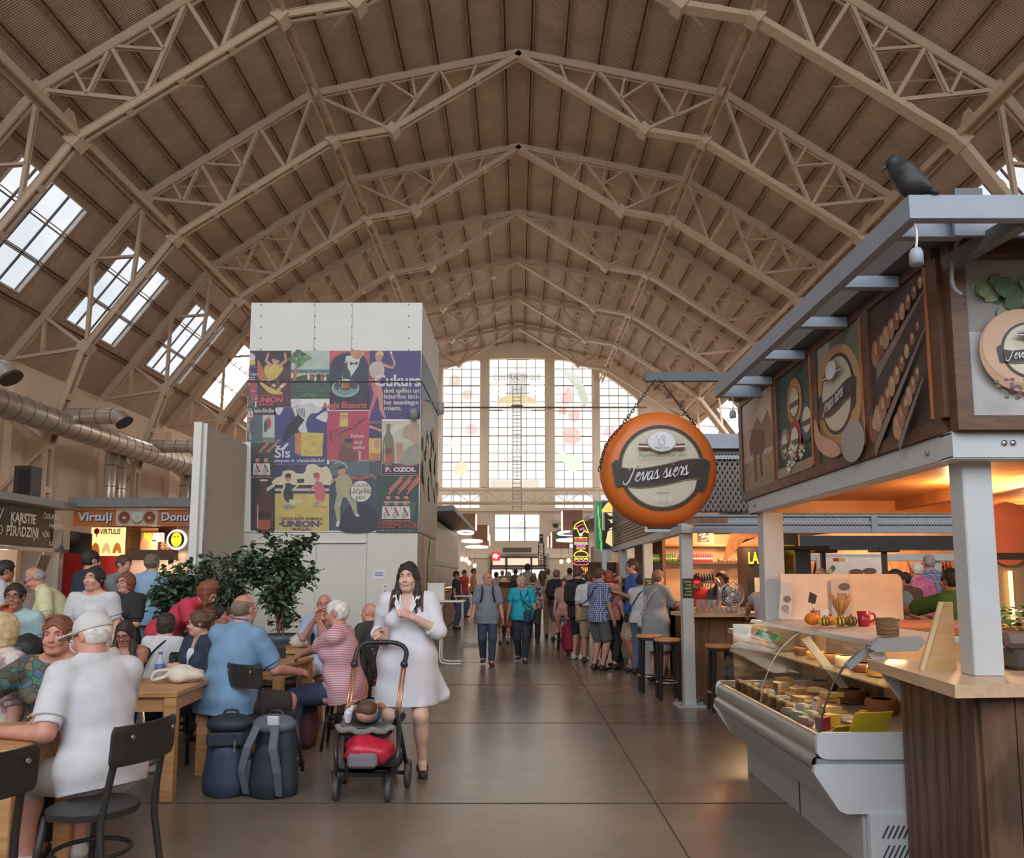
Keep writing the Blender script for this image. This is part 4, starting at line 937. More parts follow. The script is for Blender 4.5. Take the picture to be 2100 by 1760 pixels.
high_table(917,14.35,'white cantilever bar table beside the white tower base');high_table(958,18.2,'white cantilever bar table further down the aisle before the grey kiosk',.5)
q=D(895,1212,14.4);t=thing('white_box','plain white box standing on the nearer bar table','box',(q.x,14.4,1.142));bx('carton',t,(0,0,.15),(.3,.24,.3),M_WHITE2,.004);bx('lid',t,(0,0,.305),(.31,.25,.012),M_WHITE)
M_KGREY=M('grey kiosk sheet',(166,156,150),.4,var=.06);M_KDK=M('dark grey kiosk',(98,98,98),.5)
k3=thing('grey_kiosk','grey metal kiosk with a sloping roof behind the white bar tables','kiosk',(-2.3,21,0))
bx('body',k3,(-1.5,4.5,2.2),(3.0,9.0,1.9),M_KGREY);bx('lower_wall',k3,(-1.5,1.2,.62),(3.0,2.4,1.25),M_KDK);bx('corner_post',k3,(-.05,2.7,.65),(.12,.5,1.3),M('silver post',(186,176,168),.35,.5))
bx('counter',k3,(-.4,6.0,.55),(.9,5.5,1.05),M('kiosk bar front',(150,116,88),.5));bx('roof',k3,(-1.2,4.4,3.3),(3.6,9.6,.16),M_GREY,.02,(0,-.05,0));bx('rail',k3,(0.01,4.4,1.95),(.06,9.0,.12),M_GREY);bx('vent_box',k3,(-.9,-.15,2.75),(.6,.3,.45),M('vent grey',(150,148,146),.5))
M_BRD=M('brown hanging board',(150,104,80),.6);M_GLOW=E_('white ring light',(255,240,222),2.2);M_STRIPE=M('red brown slats',(150,72,56),.6)
k4=thing('striped_stall','far stall with red brown slatted back wall and a warm lit counter','stall',(-3.4,36,0))
bx('back_wall',k4,(-1.2,5,1.7),(.1,14,3.4),M('glowing stall back',(186,120,92),.7,emit=.25));mb=MB()  # back wall glow set in the material, standing in for stall lighting
for i in range(9):mb.box((-1.1,-1.5+1.4*i,2.1),(.08,.35,1.7),M_STRIPE)
mb.build('slat',k4);bx('counter',k4,(.2,4.5,.55),(.8,12,1.1),M('warm counter front',(196,140,92),.5));bx('counter_light',k4,(.2,4.5,1.13),(.82,12,.05),E_('counter glow',(255,206,140),.9))
k5=thing('dark_stall','far stall with dark brown walls below brown boards, on the neon sign side','stall',(3.2,36,0))
bx('back_wall',k5,(1.3,5,1.7),(.1,14,3.4),M('faint glow stall back',(112,74,60),.7,emit=.1));bx('counter',k5,(-.2,4.5,.55),(.8,12,1.1),M('dark counter front',(104,76,62),.5));bx('counter_light',k5,(-.2,4.5,1.13),(.82,12,.05),E_('counter glow',(255,206,140),.9));bx('menu_board',k5,(.4,-.2,2.0),(2.0,.1,.5),M('dark menu',(72,54,48),.6))  # back wall emits faintly too, light put into its material
bd=[(-1,962,1072,31,26,36),(-1,984,1094,37,32,34),(-1,994,1108,43,18,26),(1,1174,1072,31,40,50),(1,1150,1108,37,36,34),(1,1135,1112,43,20,24)]
for i,(sx,px,py,Y,w_,h_)in enumerate(bd):
 q=D(px,py,Y);k=Y/1600;t=thing('hanging_board','plain brown board hanging over the far aisle, '+('grey kiosk side, ' if sx<0 else 'neon sign side, ')+ORD[i%3]+' from the camera','board',tuple(q),group='brown hanging boards')
 bx('panel',t,(0,0,0),(w_*k,.3,h_*k),M_BRD);bx('edge_light',t,(-sx*(w_*k/2+.03),0,0),(.05,.32,h_*k*.9),E_('soft edge light',(255,236,214),.9))
for i,(sx,px,py,Y,w_)in enumerate([(-1,955,1092,30,30),(-1,968,1110,35,40),(-1,978,1122,41,44),(1,1170,1108,35,56),(1,1158,1120,41,56),(1,1165,1094,30,40)]):
 q=D(px,py,Y);k=Y/1600;W2=w_*k/2;t=thing('ring_light','white oval ring lamp over the far stalls, '+('grey kiosk side, ' if sx<0 else 'neon sign side, ')+ORD[i%3]+' from the camera','lamp',tuple(q),group='oval ring lamps')
 pts=[(W2*math.cos(a)*1.0,1.1*math.sin(a),0)for a in[2*PI*j/24 for j in range(24)]];MB().tube(pts,.045,M_GLOW,6,closed=True).build('tube',t);MB().tube([(0,1.1,0),(0,1.1,.8)],.012,M_GREY,5).build('cord',t)
rr=random.Random(5)
for i in range(10):
 sx=-1 if i%2 else 1;Y=33+1.6*i;t=thing('pendant_lamp','small warm pendant lamp above the far '+('striped' if sx<0 else 'dark')+' stall, '+ORD[i//2]+' along','lamp',(sx*(2.5+.5*rr.random()),Y,2.55-.3*rr.random()),group='far pendant lamps');MB().ell((0,0,0),(.11,.11,.13),E_('warm bulb',(255,214,160),2.0)).build('bulb',t);MB().tube([(0,0,.1),(0,0,.9)],.008,M_BLK,5).build('cord',t)
q=D(1017,1141,50);t=thing('red_sign','square red sign with white script illy beside the far doorway','sign',tuple(q));bx('panel',t,(0,0,0),(.55,.12,.58),E_('red sign',(206,40,40),.8));s=Sheet((0,-.062,0),(1,0,0),(0,0,1),.004);s.text('illy',0,-.1,.26,E_('white sign glow',(248,244,238),1.0),'c',.42,.03,.3);s.build('letters',t)  # letters made to glow because no light reaches the sign
q=D(1110,1130,40);t=thing('bottle_sign','black bottle shaped hanging sign reading dzerieni down its side','sign',tuple(q));s=[(-.16,-.75),(.16,-.75),(.16,.35),(.1,.5),(.1,.85),(-.1,.85),(-.1,.5),(-.16,.35)]
MB().prism(s,M('black sign',(44,42,44),.5),((0,.04,0),(1,0,0),(0,0,1)),.08).build('board',t);s=Sheet((0,-.042,0),(1,0,0),(0,0,1),.004);s.text('DZĒRIENI',.09,-.68,.2,M_LET,'l',1.05,.03,0,1,PI/2);s.stroke([(-.05,.68),(0,.74),(.05,.72)],.04,M_LET);s.build('letters',t)
q=D(1152,1096,34);t=thing('teal_sign','small teal and white sign box hanging on the neon sign side','sign',tuple(q));bx('box',t,(0,0,0),(.42,.2,.36),M('teal sign',(96,150,162),.5));bx('print',t,(0,-.11,.02),(.3,.02,.14),M_LET)
s=Sheet((0,YE-1.36,0),(1,0,0),(0,0,1),.004);s.text('Italia',-.1,1.95,.3,M('teal letters',(90,130,124),.5),'c',None,.02);so=s.build('shop_lettering',bpy.data.objects['door_1'])
M_GB=M('blue grey painted steel',(148,158,172),.45,var=.05);M_COL=M('light grey column paint',(196,200,202),.5,var=.04);M_UND=M('dark grey sheet',(104,106,108),.5)
M_FRM=wood_mat('dark brown frame wood',(84,58,44),(112,80,60),(3,3,14));M_ORW=wood_mat('orange brown plywood',(196,124,66),(214,146,84),(2,2,2));M_LAM=wood_mat('pale laminate counter',(198,164,132),(216,184,152),(9,1,9),.35)
def plank_mat():
 k=NT('dark weathered planks');v=k.coord('Object',(1,1,.18))
 n=k.add('ShaderNodeTexNoise');n.inputs['Scale'].default_value=16;n.inputs['Detail'].default_value=6;k.link(v,n.inputs['Vector'])
 w=k.add('ShaderNodeTexWave',wave_type='RINGS');w.inputs['Scale'].default_value=3.0;w.inputs['Distortion'].default_value=7;w.inputs['Detail'].default_value=3;k.link(v,w.inputs['Vector'])
 a=k.ramp(n.outputs['Fac'],[(.3,lin((62,45,37))),(.5,lin((92,68,54))),(.75,lin((122,90,70)))])
 o=k.mix(.35,a,k.ramp(w.outputs['Fac'],[(.3,lin((58,41,34))),(.8,lin((128,90,66)))]));k.link(o,k.b.inputs['Base Color']);k.b.inputs['Roughness'].default_value=.55;k.bump(n.outputs['Fac'],.25,.01);return k.m
M_PLK=plank_mat()
def script(s,txt,u,v,h,mat,w=None,rot=0.0,pen=.16,slant=.42):
 G_={'I':(1.15,[[(-.55,.25),(-.35,-.12),(.15,-.12),(.5,.6),(.75,1.5),(1.0,1.9)],[(.0,1.45),(.15,1.85),(.7,1.75),(1.1,1.95),(1.45,1.9)]]),'e':(.85,[[(-.1,.3),(.35,.55),(.62,.85),(.4,1.02),(.15,.6),(.2,.1),(.5,0),(.85,.3)]]),'v':(.95,[[(-.1,.3),(.12,.95),(.25,.9),(.32,.05),(.45,.05),(.8,.75),(.82,1.0),(.98,.85)]]),'a':(1.0,[[(.62,.85),(.35,1.0),(.06,.6),(.08,.08),(.3,0),(.6,.5),(.72,.98)],[(.72,.98),(.62,.2),(.75,0),(1.0,.3)]]),'s':(.75,[[(-.1,.3),(.3,1.12),(.32,.75),(.48,.25),(.25,-.02),(0,.12)],[(.25,-.02),(.55,.05),(.8,.3)]]),'i':(.55,[[(-.1,.3),(.18,1.0),(.12,.2),(.25,0),(.55,.3)],[(.3,1.45),(.36,1.52)]]),'r':(.7,[[(-.1,.3),(.2,1.1),(.3,.9),(.55,.88),(.4,.2),(.5,0),(.72,.3)]]),' ':(.6,[])}
 x=0;L=[]
 for ch in txt:
  wd,st=G_[ch]
  for q in st:L.append([(x+p[0]+slant*p[1],p[1])for p in q])
  x+=wd
 k=h;kx=h if w is None else w/x
 c,sn=math.cos(rot),math.sin(rot)
 for q in L:
  pts=sp2([(p[0]*kx,p[1]*k)for p in q],5);n=len(pts)
  ws=[pen*h*(.55+.9*abs(math.sin(PI*(i/(n-1))*1.0)))for i in range(n)]
  s.stroke([(u+a*c-b*sn,v+a*sn+b*c)for a,b in pts],ws,mat)
M_LCRM=M('cream cheese label',(206,200,180),.45,var=.05);M_LDK=M('dark label ribbon',(62,50,48),.4);M_LBK=M('charcoal label ring',(54,54,52),.4);M_LWH=M('label white',(226,226,228),.4)
M_LGOLD=M('old gold edge',(142,120,92),.35);M_LRED=M('label maroon',(110,50,56),.5)
def cheese_label(s,c,r,sx=1.0,detail=True,word=True):
 cx,cy=c;P=lambda x,y:(cx+x*r*sx,cy+y*r)
 s.ell(c,r*1.06*sx,r*1.06,M_LBK,40);s.ell(c,r*.98*sx,r*.98,M_LGOLD,40);s.ell(c,r*.955*sx,r*.955,M_LCRM,40)
 s.poly([P(-1.22,.1),P(-1.1,.2),P(-1,.16),P(-.9,-.44),P(-1.08,-.48),P(-1.14,-.4)],M_LBK);s.poly([P(.98,.22),P(1.08,.22),P(1.2,.14),P(1.1,-.45),P(.98,-.6),P(.8,-.55)],M_LBK)
 top=sp2([P(-1.0,-.0),P(-.6,-.03),P(0,.06),(P(.6,.2)),P(1.0,.22)],5);bot=sp2([P(-.98,-.42),P(-.6,-.5),P(0,-.44),P(.6,-.3),P(.98,-.28)],5)
 s.poly(top+bot[::-1],M_LDK);s.stroke(top,.02*r,M_LGOLD);s.stroke(bot,.02*r,M_LGOLD)
 if word:script(s,'Ievas siers',P(-.86,-.36)[0],P(0,-.37)[1],.2*r,M_LWH,1.5*r*sx,.13,.11)
 for q in(-1,1):
  s.poly([P(q*.3,.56),P(q*.56,.58),P(q*.56,.44),P(q*.3,.44)],M_LRED);s.poly([P(q*.3,.52),P(q*.56,.53),P(q*.56,.49),P(q*.3,.48)],M_LWH)
 s.ell(P(0,.62),.36*r*sx,.25*r,M('label grey rim',(170,166,160),.5));s.ell(P(0,.63),.34*r*sx,.235*r,M_LWH)
 if detail:
  bl=M('label blue ink',(130,136,170),.6)
  for st in([(-.12,.76),(-.08,.66),(-.02,.7),(.04,.78),(.08,.68),(.05,.55)],[(-.08,.66),(-.06,.56),(.04,.54)],[(.02,.72),(.05,.64)]):s.stroke(sp2([P(*p)for p in st],4),.012*r,bl)
  s.text('Vecā gov',P(0,0)[0],P(0,.45)[1],.07*r,bl,'c',.36*r,0,.3);s.text('Nogatavināts cietais siers',P(0,0)[0],P(0,.25)[1],.09*r,M_LDK,'c',1.15*r*sx,0,.35)
  s.text('Nogatavināts',P(0,0)[0],P(0,-.66)[1],.05*r,M_LDK,'c',.3*r)
  for i in(-1,0,1):s.ring(P(.15*i,-.78),.06*r,.06*r,.014*r,M_LWH,16);s.text('24' if i else '36',P(.15*i,0)[0],P(0,-.8)[1],.04*r,M_LWH,'c')
X0,YN,YF=2.0,3.55,6.72
cs=thing('cheese_stall','cheese stall canopy with framed cheese pictures over grey steel beams and columns','stall',(X0,YN,0))
def cb_(n,x0,x1,y0,y1,z0,z1,m,bev=0):return bx(n,cs,((x0+x1)/2-X0,(y0+y1)/2-YN,(z0+z1)/2),(x1-x0,y1-y0,z1-z0),m,bev)
def chan(n,a,b,z0,z1,side):
 mb=MB();a,b=Vector((a[0]-X0,a[1]-YN,0)),Vector((b[0]-X0,b[1]-YN,0));zz=(z0+z1)/2;off=Vector(side)*.05
 mb.bar(a+Vector((0,0,zz)),b+Vector((0,0,zz)),.012,z1-z0,M_COL);mb.bar(a+off+Vector((0,0,z1)),b+off+Vector((0,0,z1)),.1,.012,M_COL);mb.bar(a+off+Vector((0,0,z0)),b+off+Vector((0,0,z0)),.1,.012,M_COL)
 return mb.build(n,cs)
cl=chan('steel_beam',(X0,YN),(X0,YF),2.1,2.215,(1,0,0));cf=chan('steel_beam',(X0-.006,YN-.007),(4.6,YN-.007),2.0988,2.2142,(0,1,0));chan('steel_beam',(X0,YF),(4.6,YF),2.1,2.215,(0,-1,0))
for x in(.23,.27):MB().lathe([(0,0),(.014,0),(.014,-.012),(0,-.014)],M_STEELB,(x,-.008,2.165),6,'Y').build('bolt',cf)
for y in(.2,3.0):MB().lathe([(0,0),(.013,0),(.013,-.012),(0,-.014)],M_GREY,(-.008,y,2.155),6,'X').build('bolt',cl)
cb_('column',2.09,2.23,3.64,3.76,1.1,2.1,M_COL,.006);cb_('column',2.05,2.22,6.53,6.68,0,2.1,M_COL,.006)
cb_('plywood_ceiling',2.06,4.6,3.62,6.66,2.2,2.24,M_ORW)
for y in(3.62,6.6):cb_('joist',2.06,4.6,y,y+.05,2.1,2.2,M_ORW)
cb_('joist',2.06,2.11,3.67,6.6,2.1,2.2,M_ORW);cb_('joist',3.2,3.26,3.67,6.6,2.12,2.2,M_ORW)
cb_('upper_wall',2.05,2.1,3.62,6.85,2.24,3.2,M_UND);cb_('upper_wall',2.1,4.6,3.57,3.62,2.24,3.2,M_UND);cb_('upper_wall',2.1,4.6,6.8,6.85,2.24,3.2,M_UND);cb_('roof_sheet',1.95,4.6,3.3,6.9,3.12,3.22,M_UND)
yy=lambda px,py=800:XP(px,py,X0).y
bounds=[(1532,1589),(1597,1672),(1681,1782),(1792,1950)]
M_ORE=M('orange wood edge',(190,118,66),.6,var=.12,vs=9)
cb_('bottom_frame',1.975,2.05,YN+.04,6.86,2.22,2.29,M_FRM);cb_('top_frame',1.975,2.05,YN+.04,6.86,3.06,3.13,M_FRM)
ed=[6.86]+[(yy(bounds[i][1])+yy(bounds[i+1][0]))/2 for i in range(3)]+[YN+.05]
for i,y in enumerate(ed):
 cb_('frame_post',1.975,2.05,y-.045,y+.045,2.29,3.06,M_FRM)
 if i:cb_('frame_edge',1.968,2.0,y+.046,y+.062,2.3,3.05,M_ORE)
def pic(i,bg,name):
 y1,y0=ed[i]-.045,ed[i+1]+.062;w_=y1-y0;s=Sheet((1.994-X0,y1-YN,2.29),(0,-1,0),(0,0,1),.0012);s.rect(0,0,w_,.77,bg);s.w=w_;s.nm=name;return s
cow=M('print cow brown',(128,84,70),.6,var=.2)
s=pic(0,M('print misty field',(196,182,160),.6,var=.12,vs=3),'cow_picture');s.rect(0,0,s.w,.25,M('print dry grass',(158,146,112),.6,var=.25,vs=16));s.rect(0,.52,s.w,.77,M('print pale sky',(212,204,200),.6))
s.poly([(.3*s.w+.09*i,.5+.05*(i%3))for i in range(6)]+[(s.w,.3),(.25*s.w,.3)],M('print haze trees',(148,126,108),.6));s.poly(sp2([(.2,.42),(.3,.5),(.5,.47),(.6,.42),(.58,.3),(.5,.25),(.52,.1),(.47,.1),(.46,.26),(.36,.27),(.36,.08),(.31,.08),(.3,.3),(.2,.34)],3,True),cow);s.build(s.nm,cs)
s=pic(1,M('print dark teal grass',(74,90,84),.6,var=.3,vs=10),'cheese_trio_picture')
for c,r,m in(((.12,.25),.1,(150,146,140)),((.36,.52),.15,(198,150,92)),((.6,.34),.13,(70,92,104)),((.37,.24),.13,(166,62,60))):s.ell((c[0]*s.w/.7,c[1]),r,r*1.15,M('print cheese %d'%m[0],m,.6));s.ell((c[0]*s.w/.7,c[1]-.01),r*.68,r*.8,M_LBK);s.ell((c[0]*s.w/.7,c[1]),r*.6,r*.7,M_LCRM);s.rect(c[0]*s.w/.7-r*.62,c[1]-.04,c[0]*s.w/.7+r*.62,c[1],M_LDK)
s.rect(0,0,s.w,.07,M('print pale plank',(164,146,132),.6))
for c in((.36,.1),(.3,.06),(.58,.12),(.42,.16)):
 for j in range(9):a=2*PI*j/9;s.ell((c[0]*s.w/.7+.035*math.cos(a),c[1]+.035*math.sin(a)),.022,.009,M_LWH,8,rot=a)
 s.ell((c[0]*s.w/.7,c[1]),.014,.014,M('print yolk',(214,170,70),.6))
s.build(s.nm,cs)
s=pic(2,M('print soft grey green',(120,124,112),.6,var=.25,vs=4),'held_cheese_picture');s.rect(.0,.5,.3*s.w,.77,M('print soft light',(172,166,160),.6));s.poly(sp2([(s.w-.1,.35),(s.w-.05,.65),(s.w-.02,.6),(s.w-.02,.3)],4,True),M('print leaf green',(120,142,92),.6));s.ell((.42*s.w,.36),.36,.35,M('print cheese wheel',(196,158,116),.6),30);cheese_label(s,(.44*s.w,.4),.24,1,False)
s.poly(sp2([(.02,.3),(.1,.18),(.3,.1),(.4,.02),(.28,.0),(.1,.06),(0,.16)],4,True),M('print hand',(206,164,140),.6));s.ell((s.w*.85,.05),.16,.12,M('print soft light',(172,166,160),.6));s.build(s.nm,cs)
s=pic(3,M('print dim cellar',(86,72,66),.6,var=.2,vs=3),'cellar_picture')
for r_,(x0_,z0_,x1_,z1_,k0,k1,n)in enumerate(((.05,.5,s.w,.72,.12,.05,9),(.03,.08,s.w,.5,.13,.04,10),(.35,.03,s.w,.26,.11,.06,6))):
 s.poly([(x0_,z0_-k0*.6),(x1_,z1_-k1*.6),(x1_,z1_-k1*.95),(x0_,z0_-k0*1.25)],M('print shelf rail',(140,128,120),.6))
 for i in range(n):
  t=i/(n-1);k=k0+(k1-k0)*t;c=(x0_+(x1_-x0_-.03)*t,z0_+(z1_-z0_-.02)*t);s.ell(c,k*.42,k*.62,M('print rind %d'%((i+r_)%3),[(166,124,98),(142,98,78),(188,152,122)][(i+r_)%3],.6));s.ell((c[0]+k*.12,c[1]+k*.2),k*.16,k*.25,M('print rind light',(206,178,152),.6))
s.build(s.nm,cs)
cb_('bottom_frame',2.075,4.5,3.49,3.56,2.22,2.285,M_FRM);cb_('top_frame',2.075,4.5,3.49,3.56,3.03,3.12,M_FRM);cb_('frame_post',2.0,2.075,3.49,3.56,2.22,3.12,M_FRM)
s=Sheet((2.075-X0,3.515-YN,2.285),(1,0,0),(0,0,1),.0012);s.rect(0,0,1.3,.745,M('print pale grey cloth',(186,184,184),.6,var=.1));s.rect(0,.4,1.3,.745,M('print soft wall',(150,144,140),.6,var=.1,vs=2))
rr=random.Random(3)
for i in range(26):blob(s,(.06+.4*rr.random(),.47+.17*rr.random()),.025+.025*rr.random(),M('print herb %d'%(i%3),[(74,96,66),(104,124,84),(140,152,118)][i%3],.6),i)
s.ell((.235,.3),.2,.195,M('print peach rind',(186,146,120),.6),36);s.ell((.24,.32),.19,.175,M('print peach top',(202,166,140),.6),36);cheese_label(s,(.265,.3),.125,1,True)
for i in range(22):s.ell((.06+.16*rr.random(),.06+.09*rr.random()),.012,.008,M('print dried flower %d'%(i%2),[(118,92,100),(104,104,80)][i%2],.6),8)
s.build('cheese_wheel_picture',cs)
pg=thing('steel_pergola','blue grey steel pergola frame projecting above the cheese stall','pergola',(1.62,3.09,0))
def pb(n,a,b,w_,h_,m):return MB().bar(Vector(a)-Vector((1.62,3.09,0)),Vector(b)-Vector((1.62,3.09,0)),w_,h_,m).build(n,pg)
pb('side_beam',(1.63,3.107,3.065),(1.63,6.224,3.065),.05,.1,M_GB);pb('front_beam',(1.605,3.08,3.065),(4.6,3.08,3.065),.05,.1,M_GB);pb('end_beam',(1.605,6.25,3.065),(2.0,6.25,3.065),.05,.1,M_GB)
for y in(3.32,3.92,4.56,5.25,5.95):pb('cross_bar',(1.655,y,3.075),(1.97,y,3.075),.05,.06,M_GB)
pb('upper_beam',(1.94,3.2,3.17),(1.94,6.85,3.17),.12,.1,M_UND);pb('diagonal_brace',(2.1,3.12,3.03),(1.98,3.48,2.99),.05,.07,M_UND);pb('hanging_bar',(1.08,6.5,3.25),(2.02,6.5,3.25),.05,.075,M('dark bar',(72,74,78),.4));pb('fascia',(1.9,3.26,3.08),(4.6,3.26,3.08),.02,.1,M_GB)
def socket(px,py0,py1,Y,label):
 a,b=D(px,py0,Y),D(px,py1,Y);t=thing('lamp_socket',label,'lamp socket',(b.x,Y,b.z),group='bare lamp sockets');h=(a-b).z
 MB().tube(spline([(0,0,h),(.008,0,h*.7),(0,0,h*.32)],4),.005,M_LWH,6).build('cord',t);MB().lathe([(.0,0),(.027,0),(.027,h*.27),(.02,h*.36),(.006,h*.4)],M('pale blue plastic',(168,178,192),.4),n=14).build('holder',t)
socket(1880,455,543,3.09,'white lamp socket hanging from the front corner of the steel pergola');socket(1503,815,857,6.2,'white lamp socket hanging from the far end of the steel pergola')
t=thing('loose_cable','grey flexible conduit hanging loose from the pergola past the front picture','cable',(1.98,3.3,3.02));q=lambda px,py:D(px,py,3.42)-Vector((1.98,3.3,3.02))
MB().tube(spline([tuple(q(1975,445)),tuple(q(1960,510)),tuple(q(1952,560)),tuple(q(1956,590)),tuple(q(1972,605))],6),.009,M_GREY,8).build('conduit',t);MB().tube(spline([tuple(q(1972,605)),tuple(q(1981,612)),tuple(q(1978,625))],4),.003,M('red black wire',(90,50,48),.5),5).build('wire_end',t)
M_CROW=M('black crow plastic',(40,42,44),.5,var=.1)
q=D(1845,413,3.15);t=thing('decoy_crow','black crow perched on the corner of the steel pergola','crow',(q.x+.01,3.1,3.118),R_(-28))
cz=thing('cheese_sign','huge round orange cheese sign with a cream label reading Ievas siers','sign',(1.17,6.5,2.45))
M_CHZ=M('waxy orange cheese rind',(214,112,44),.42,var=.06,vs=3)
prof=[];R0,TT=.485,.17
prof+=[(0.001,-TT)]+[(.33+.155*math.sin(a),-TT*.2-TT*.8*math.cos(a)*1.0)for a in[i*PI/20 for i in range(0,11)]]+[(.33+.155*math.sin(a),TT*.2-TT*.8*math.cos(a))for a in[PI/2+i*PI/20 for i in range(0,11)]]+[(.001,TT)]
MB().lathe(prof,M_CHZ,n=64,axis='Y').build('rind',cz)
s=Sheet((0,-TT-.002,-.005),(1,0,0),(0,0,1),.0016);cheese_label(s,(0,0),.335);s.build('label_print',cz)
M_CHN=M('dark chain',(66,62,60),.4,.5)
def chain(name,label,pts):
 t=thing(name,label,'chain',tuple(pts[0]),group='sign chains');mb=MB();P=spline(pts,20);L=[0]
 for i in range(1,len(P)):L.append(L[-1]+(P[i]-P[i-1]).length)
 n=int(L[-1]/.032);o=Vector(pts[0])
 for k in range(n):
  d=L[-1]*(k+.5)/n;i=max(j for j in range(len(L))if L[j]<=d);i=min(i,len(P)-2);p=P[i].lerp(P[i+1],(d-L[i])/max(1e-6,L[i+1]-L[i]))-o;tg=(P[i+1]-P[i]).normalized()
  u=tg.cross(Vector((0,1,0))).normalized();u=u if k%2 else tg.cross(u).normalized()
  mb.tube([p+tg*(.023*math.cos(a))+u*(.011*math.sin(a))for a in[2*PI*j/8 for j in range(8)]],.0042,M_CHN,5,closed=True)
 mb.build('chain',t)
chain('sign_chain','dark chain holding the cheese sign, running over its rim beside the bright windows',[(1.16,6.48,3.22),(1.0,6.4,3.0),(.84,6.3,2.78),(.72,6.3,2.63),(.66,6.33,2.42)])
chain('sign_chain','dark chain holding the cheese sign on the side of the grey pergola',[(1.2,6.48,3.22),(1.33,6.45,3.03),(1.46,6.46,2.86),(1.5,6.5,2.82)])
M_DW=M('white enamelled case side',(206,210,214),.4,var=.03);M_DG=M('grey kick panel',(168,170,172),.45,var=.04);M_DS=M('brushed aluminium bumper',(188,186,182),.32,.75,var=.08,vs=30)
def glass_mat():
 k=NT('clear curved glass');n=k.add('ShaderNodeTexNoise');n.inputs['Scale'].default_value=3;tr=k.add('ShaderNodeBsdfTransparent');tr.inputs[0].default_value=(.97,.98,.97,1);gl=k.add('ShaderNodeBsdfGlossy');gl.inputs['Roughness'].default_value=.03
 k.link(k.coord(),n.inputs['Vector']);fr=k.add('ShaderNodeFresnel');fr.inputs['IOR'].default_value=1.45;f2=k.math('MULTIPLY',fr.outputs[0],k.math('ADD',k.math('MULTIPLY',n.outputs['Fac'],.2),.9))
 mx=k.add('ShaderNodeMixShader');k.link(f2,mx.inputs[0]);k.link(tr.outputs[0],mx.inputs[1]);k.link(gl.outputs[0],mx.inputs[2]);k.link(mx.outputs[0],k.n['Material Output'].inputs['Surface']);return k.m
M_GLS=glass_mat()
Y0d,Y1d=4.36,6.56;Ld=Y1d-Y0d
dc=thing('deli_case','curved glass deli display case full of cheese with a grey metal bumper','display case',(1.6,Y0d,0))
fr_y=lambda y:((0,y,0),(1,0,0),(0,0,1))
def extr(n,prof,y0,y1,m,bev=False):return MB().prism(prof,m,((0,y1,0),(1,0,0),(0,0,1)),y1-y0).build(n,dc)
extr('kick_panel',[(.26,0),(.95,0),(.95,.32),(.26,.32)],.03,Ld-.03,M_DG);bx('kick_seam',dc,(.257,.98,.16),(.006,.008,.31),M_SEAM)
extr('tub',[(.13,.3),(.04,.48),(.06,.5),(.06,.6),(1.0,.6),(1.0,.3)],.03,Ld-.03,M_DG)
nose=MB();pr_=[(.06,.49),(.02,.5),(.0,.53),(.0,.56),(.015,.575),(.03,.58),(.02,.6),(.025,.66),(.05,.69),(.075,.69),(.09,.64)]
vs_=[(x,y,z)for y in(.03,Ld-.03)for x,z in pr_];k=len(pr_);nose.raw(vs_,[(i,i+1,k+i+1,k+i)for i in range(k-1)],M_DS,True);nose.build('bumper',dc)
for y0,y1,nm in((-.0,.035,'near'),(Ld-.035,Ld,'far')):
 e1=[(.07,.57),(.07+.75,.57),(.82,.71),(.06,.71),(.035,.70),(.022,.67),(.022,.6),(.04,.58)];e2=[(.0,.5),(.01,.48),(.13,.3),(.17,.285),(.9,.285),(.9,.545),(.03,.545),(.005,.53)]
 extr('end_panel',e1,y0,y1,M_DW);extr('end_panel',e2,y0,y1,M_DW);extr('end_groove',[(.02,.545),(.85,.545),(.85,.57),(.02,.57)],y0+.008,y1-.008,M('groove grey',(140,146,154),.5))
bx('end_kick',dc,(.6,-.0,.145),(.64,.04,.29),M_DW);mb=MB()
for r_ in range(2):
 for i in range(9):mb.box((.36+.028*i,-.022,.2-.1*r_),(.006,.006,.075),M('vent black',(60,62,64),.6),(0,.5,0))
mb.build('vent',dc)
arc=[(.055,.70),(.075,.80),(.12,.92),(.19,1.04),(.28,1.13),(.375,1.195)]
for y0,y1 in((.06,Ld*.5-.006),(Ld*.5+.006,Ld-.03)):
 mb=MB();A=sp2(arc,4);vs_=[(x,y,z)for y in(y0,y1)for x,z in A];k=len(A);mb.raw(vs_,[(i,i+1,k+i+1,k+i)for i in range(k-1)],M_GLS,True);mb.build('curved_glass',dc)
MB().tube([(x,.045,z)for x,z in sp2(arc,4)],.006,M('dark glass edge',(74,66,62),.3),6).build('glass_edge',dc);MB().tube([(x,Ld*.5,z)for x,z in sp2(arc,4)],.004,M_STEELB,6).build('glass_edge',dc)
bx('arm_clip',dc,(.3,.05,1.12),(.2,.02,.05),M_GREY,.004,(0,-.7,0))
extr('top_slab',[(.34,1.185),(.36,1.20),(.86,1.225),(.86,1.2),(.37,1.18)],-.02,Ld,M('stone top',(196,188,178),.35));extr('top_trim',[(.325,1.18),(.335,1.205),(.36,1.205),(.36,1.18)],-.02,Ld,M_STEELB)
MB().prism([(.32,1.165),(.37,1.215),(.6,1.23),(.63,1.2),(.58,1.15),(.36,1.145)],M_GREY,fr_y(.02),.05).build('end_bracket',dc)
MB().prism([(.34,1.13),(.42,1.15),(.68,.74),(.6,.74)],M_DW,fr_y(.06),.02).build('support_arm',dc);MB().prism([(.34,1.13),(.40,1.15),(.66,.8),(.6,.8)],M_DW,fr_y(Ld*.5),.02).build('support_arm',dc)
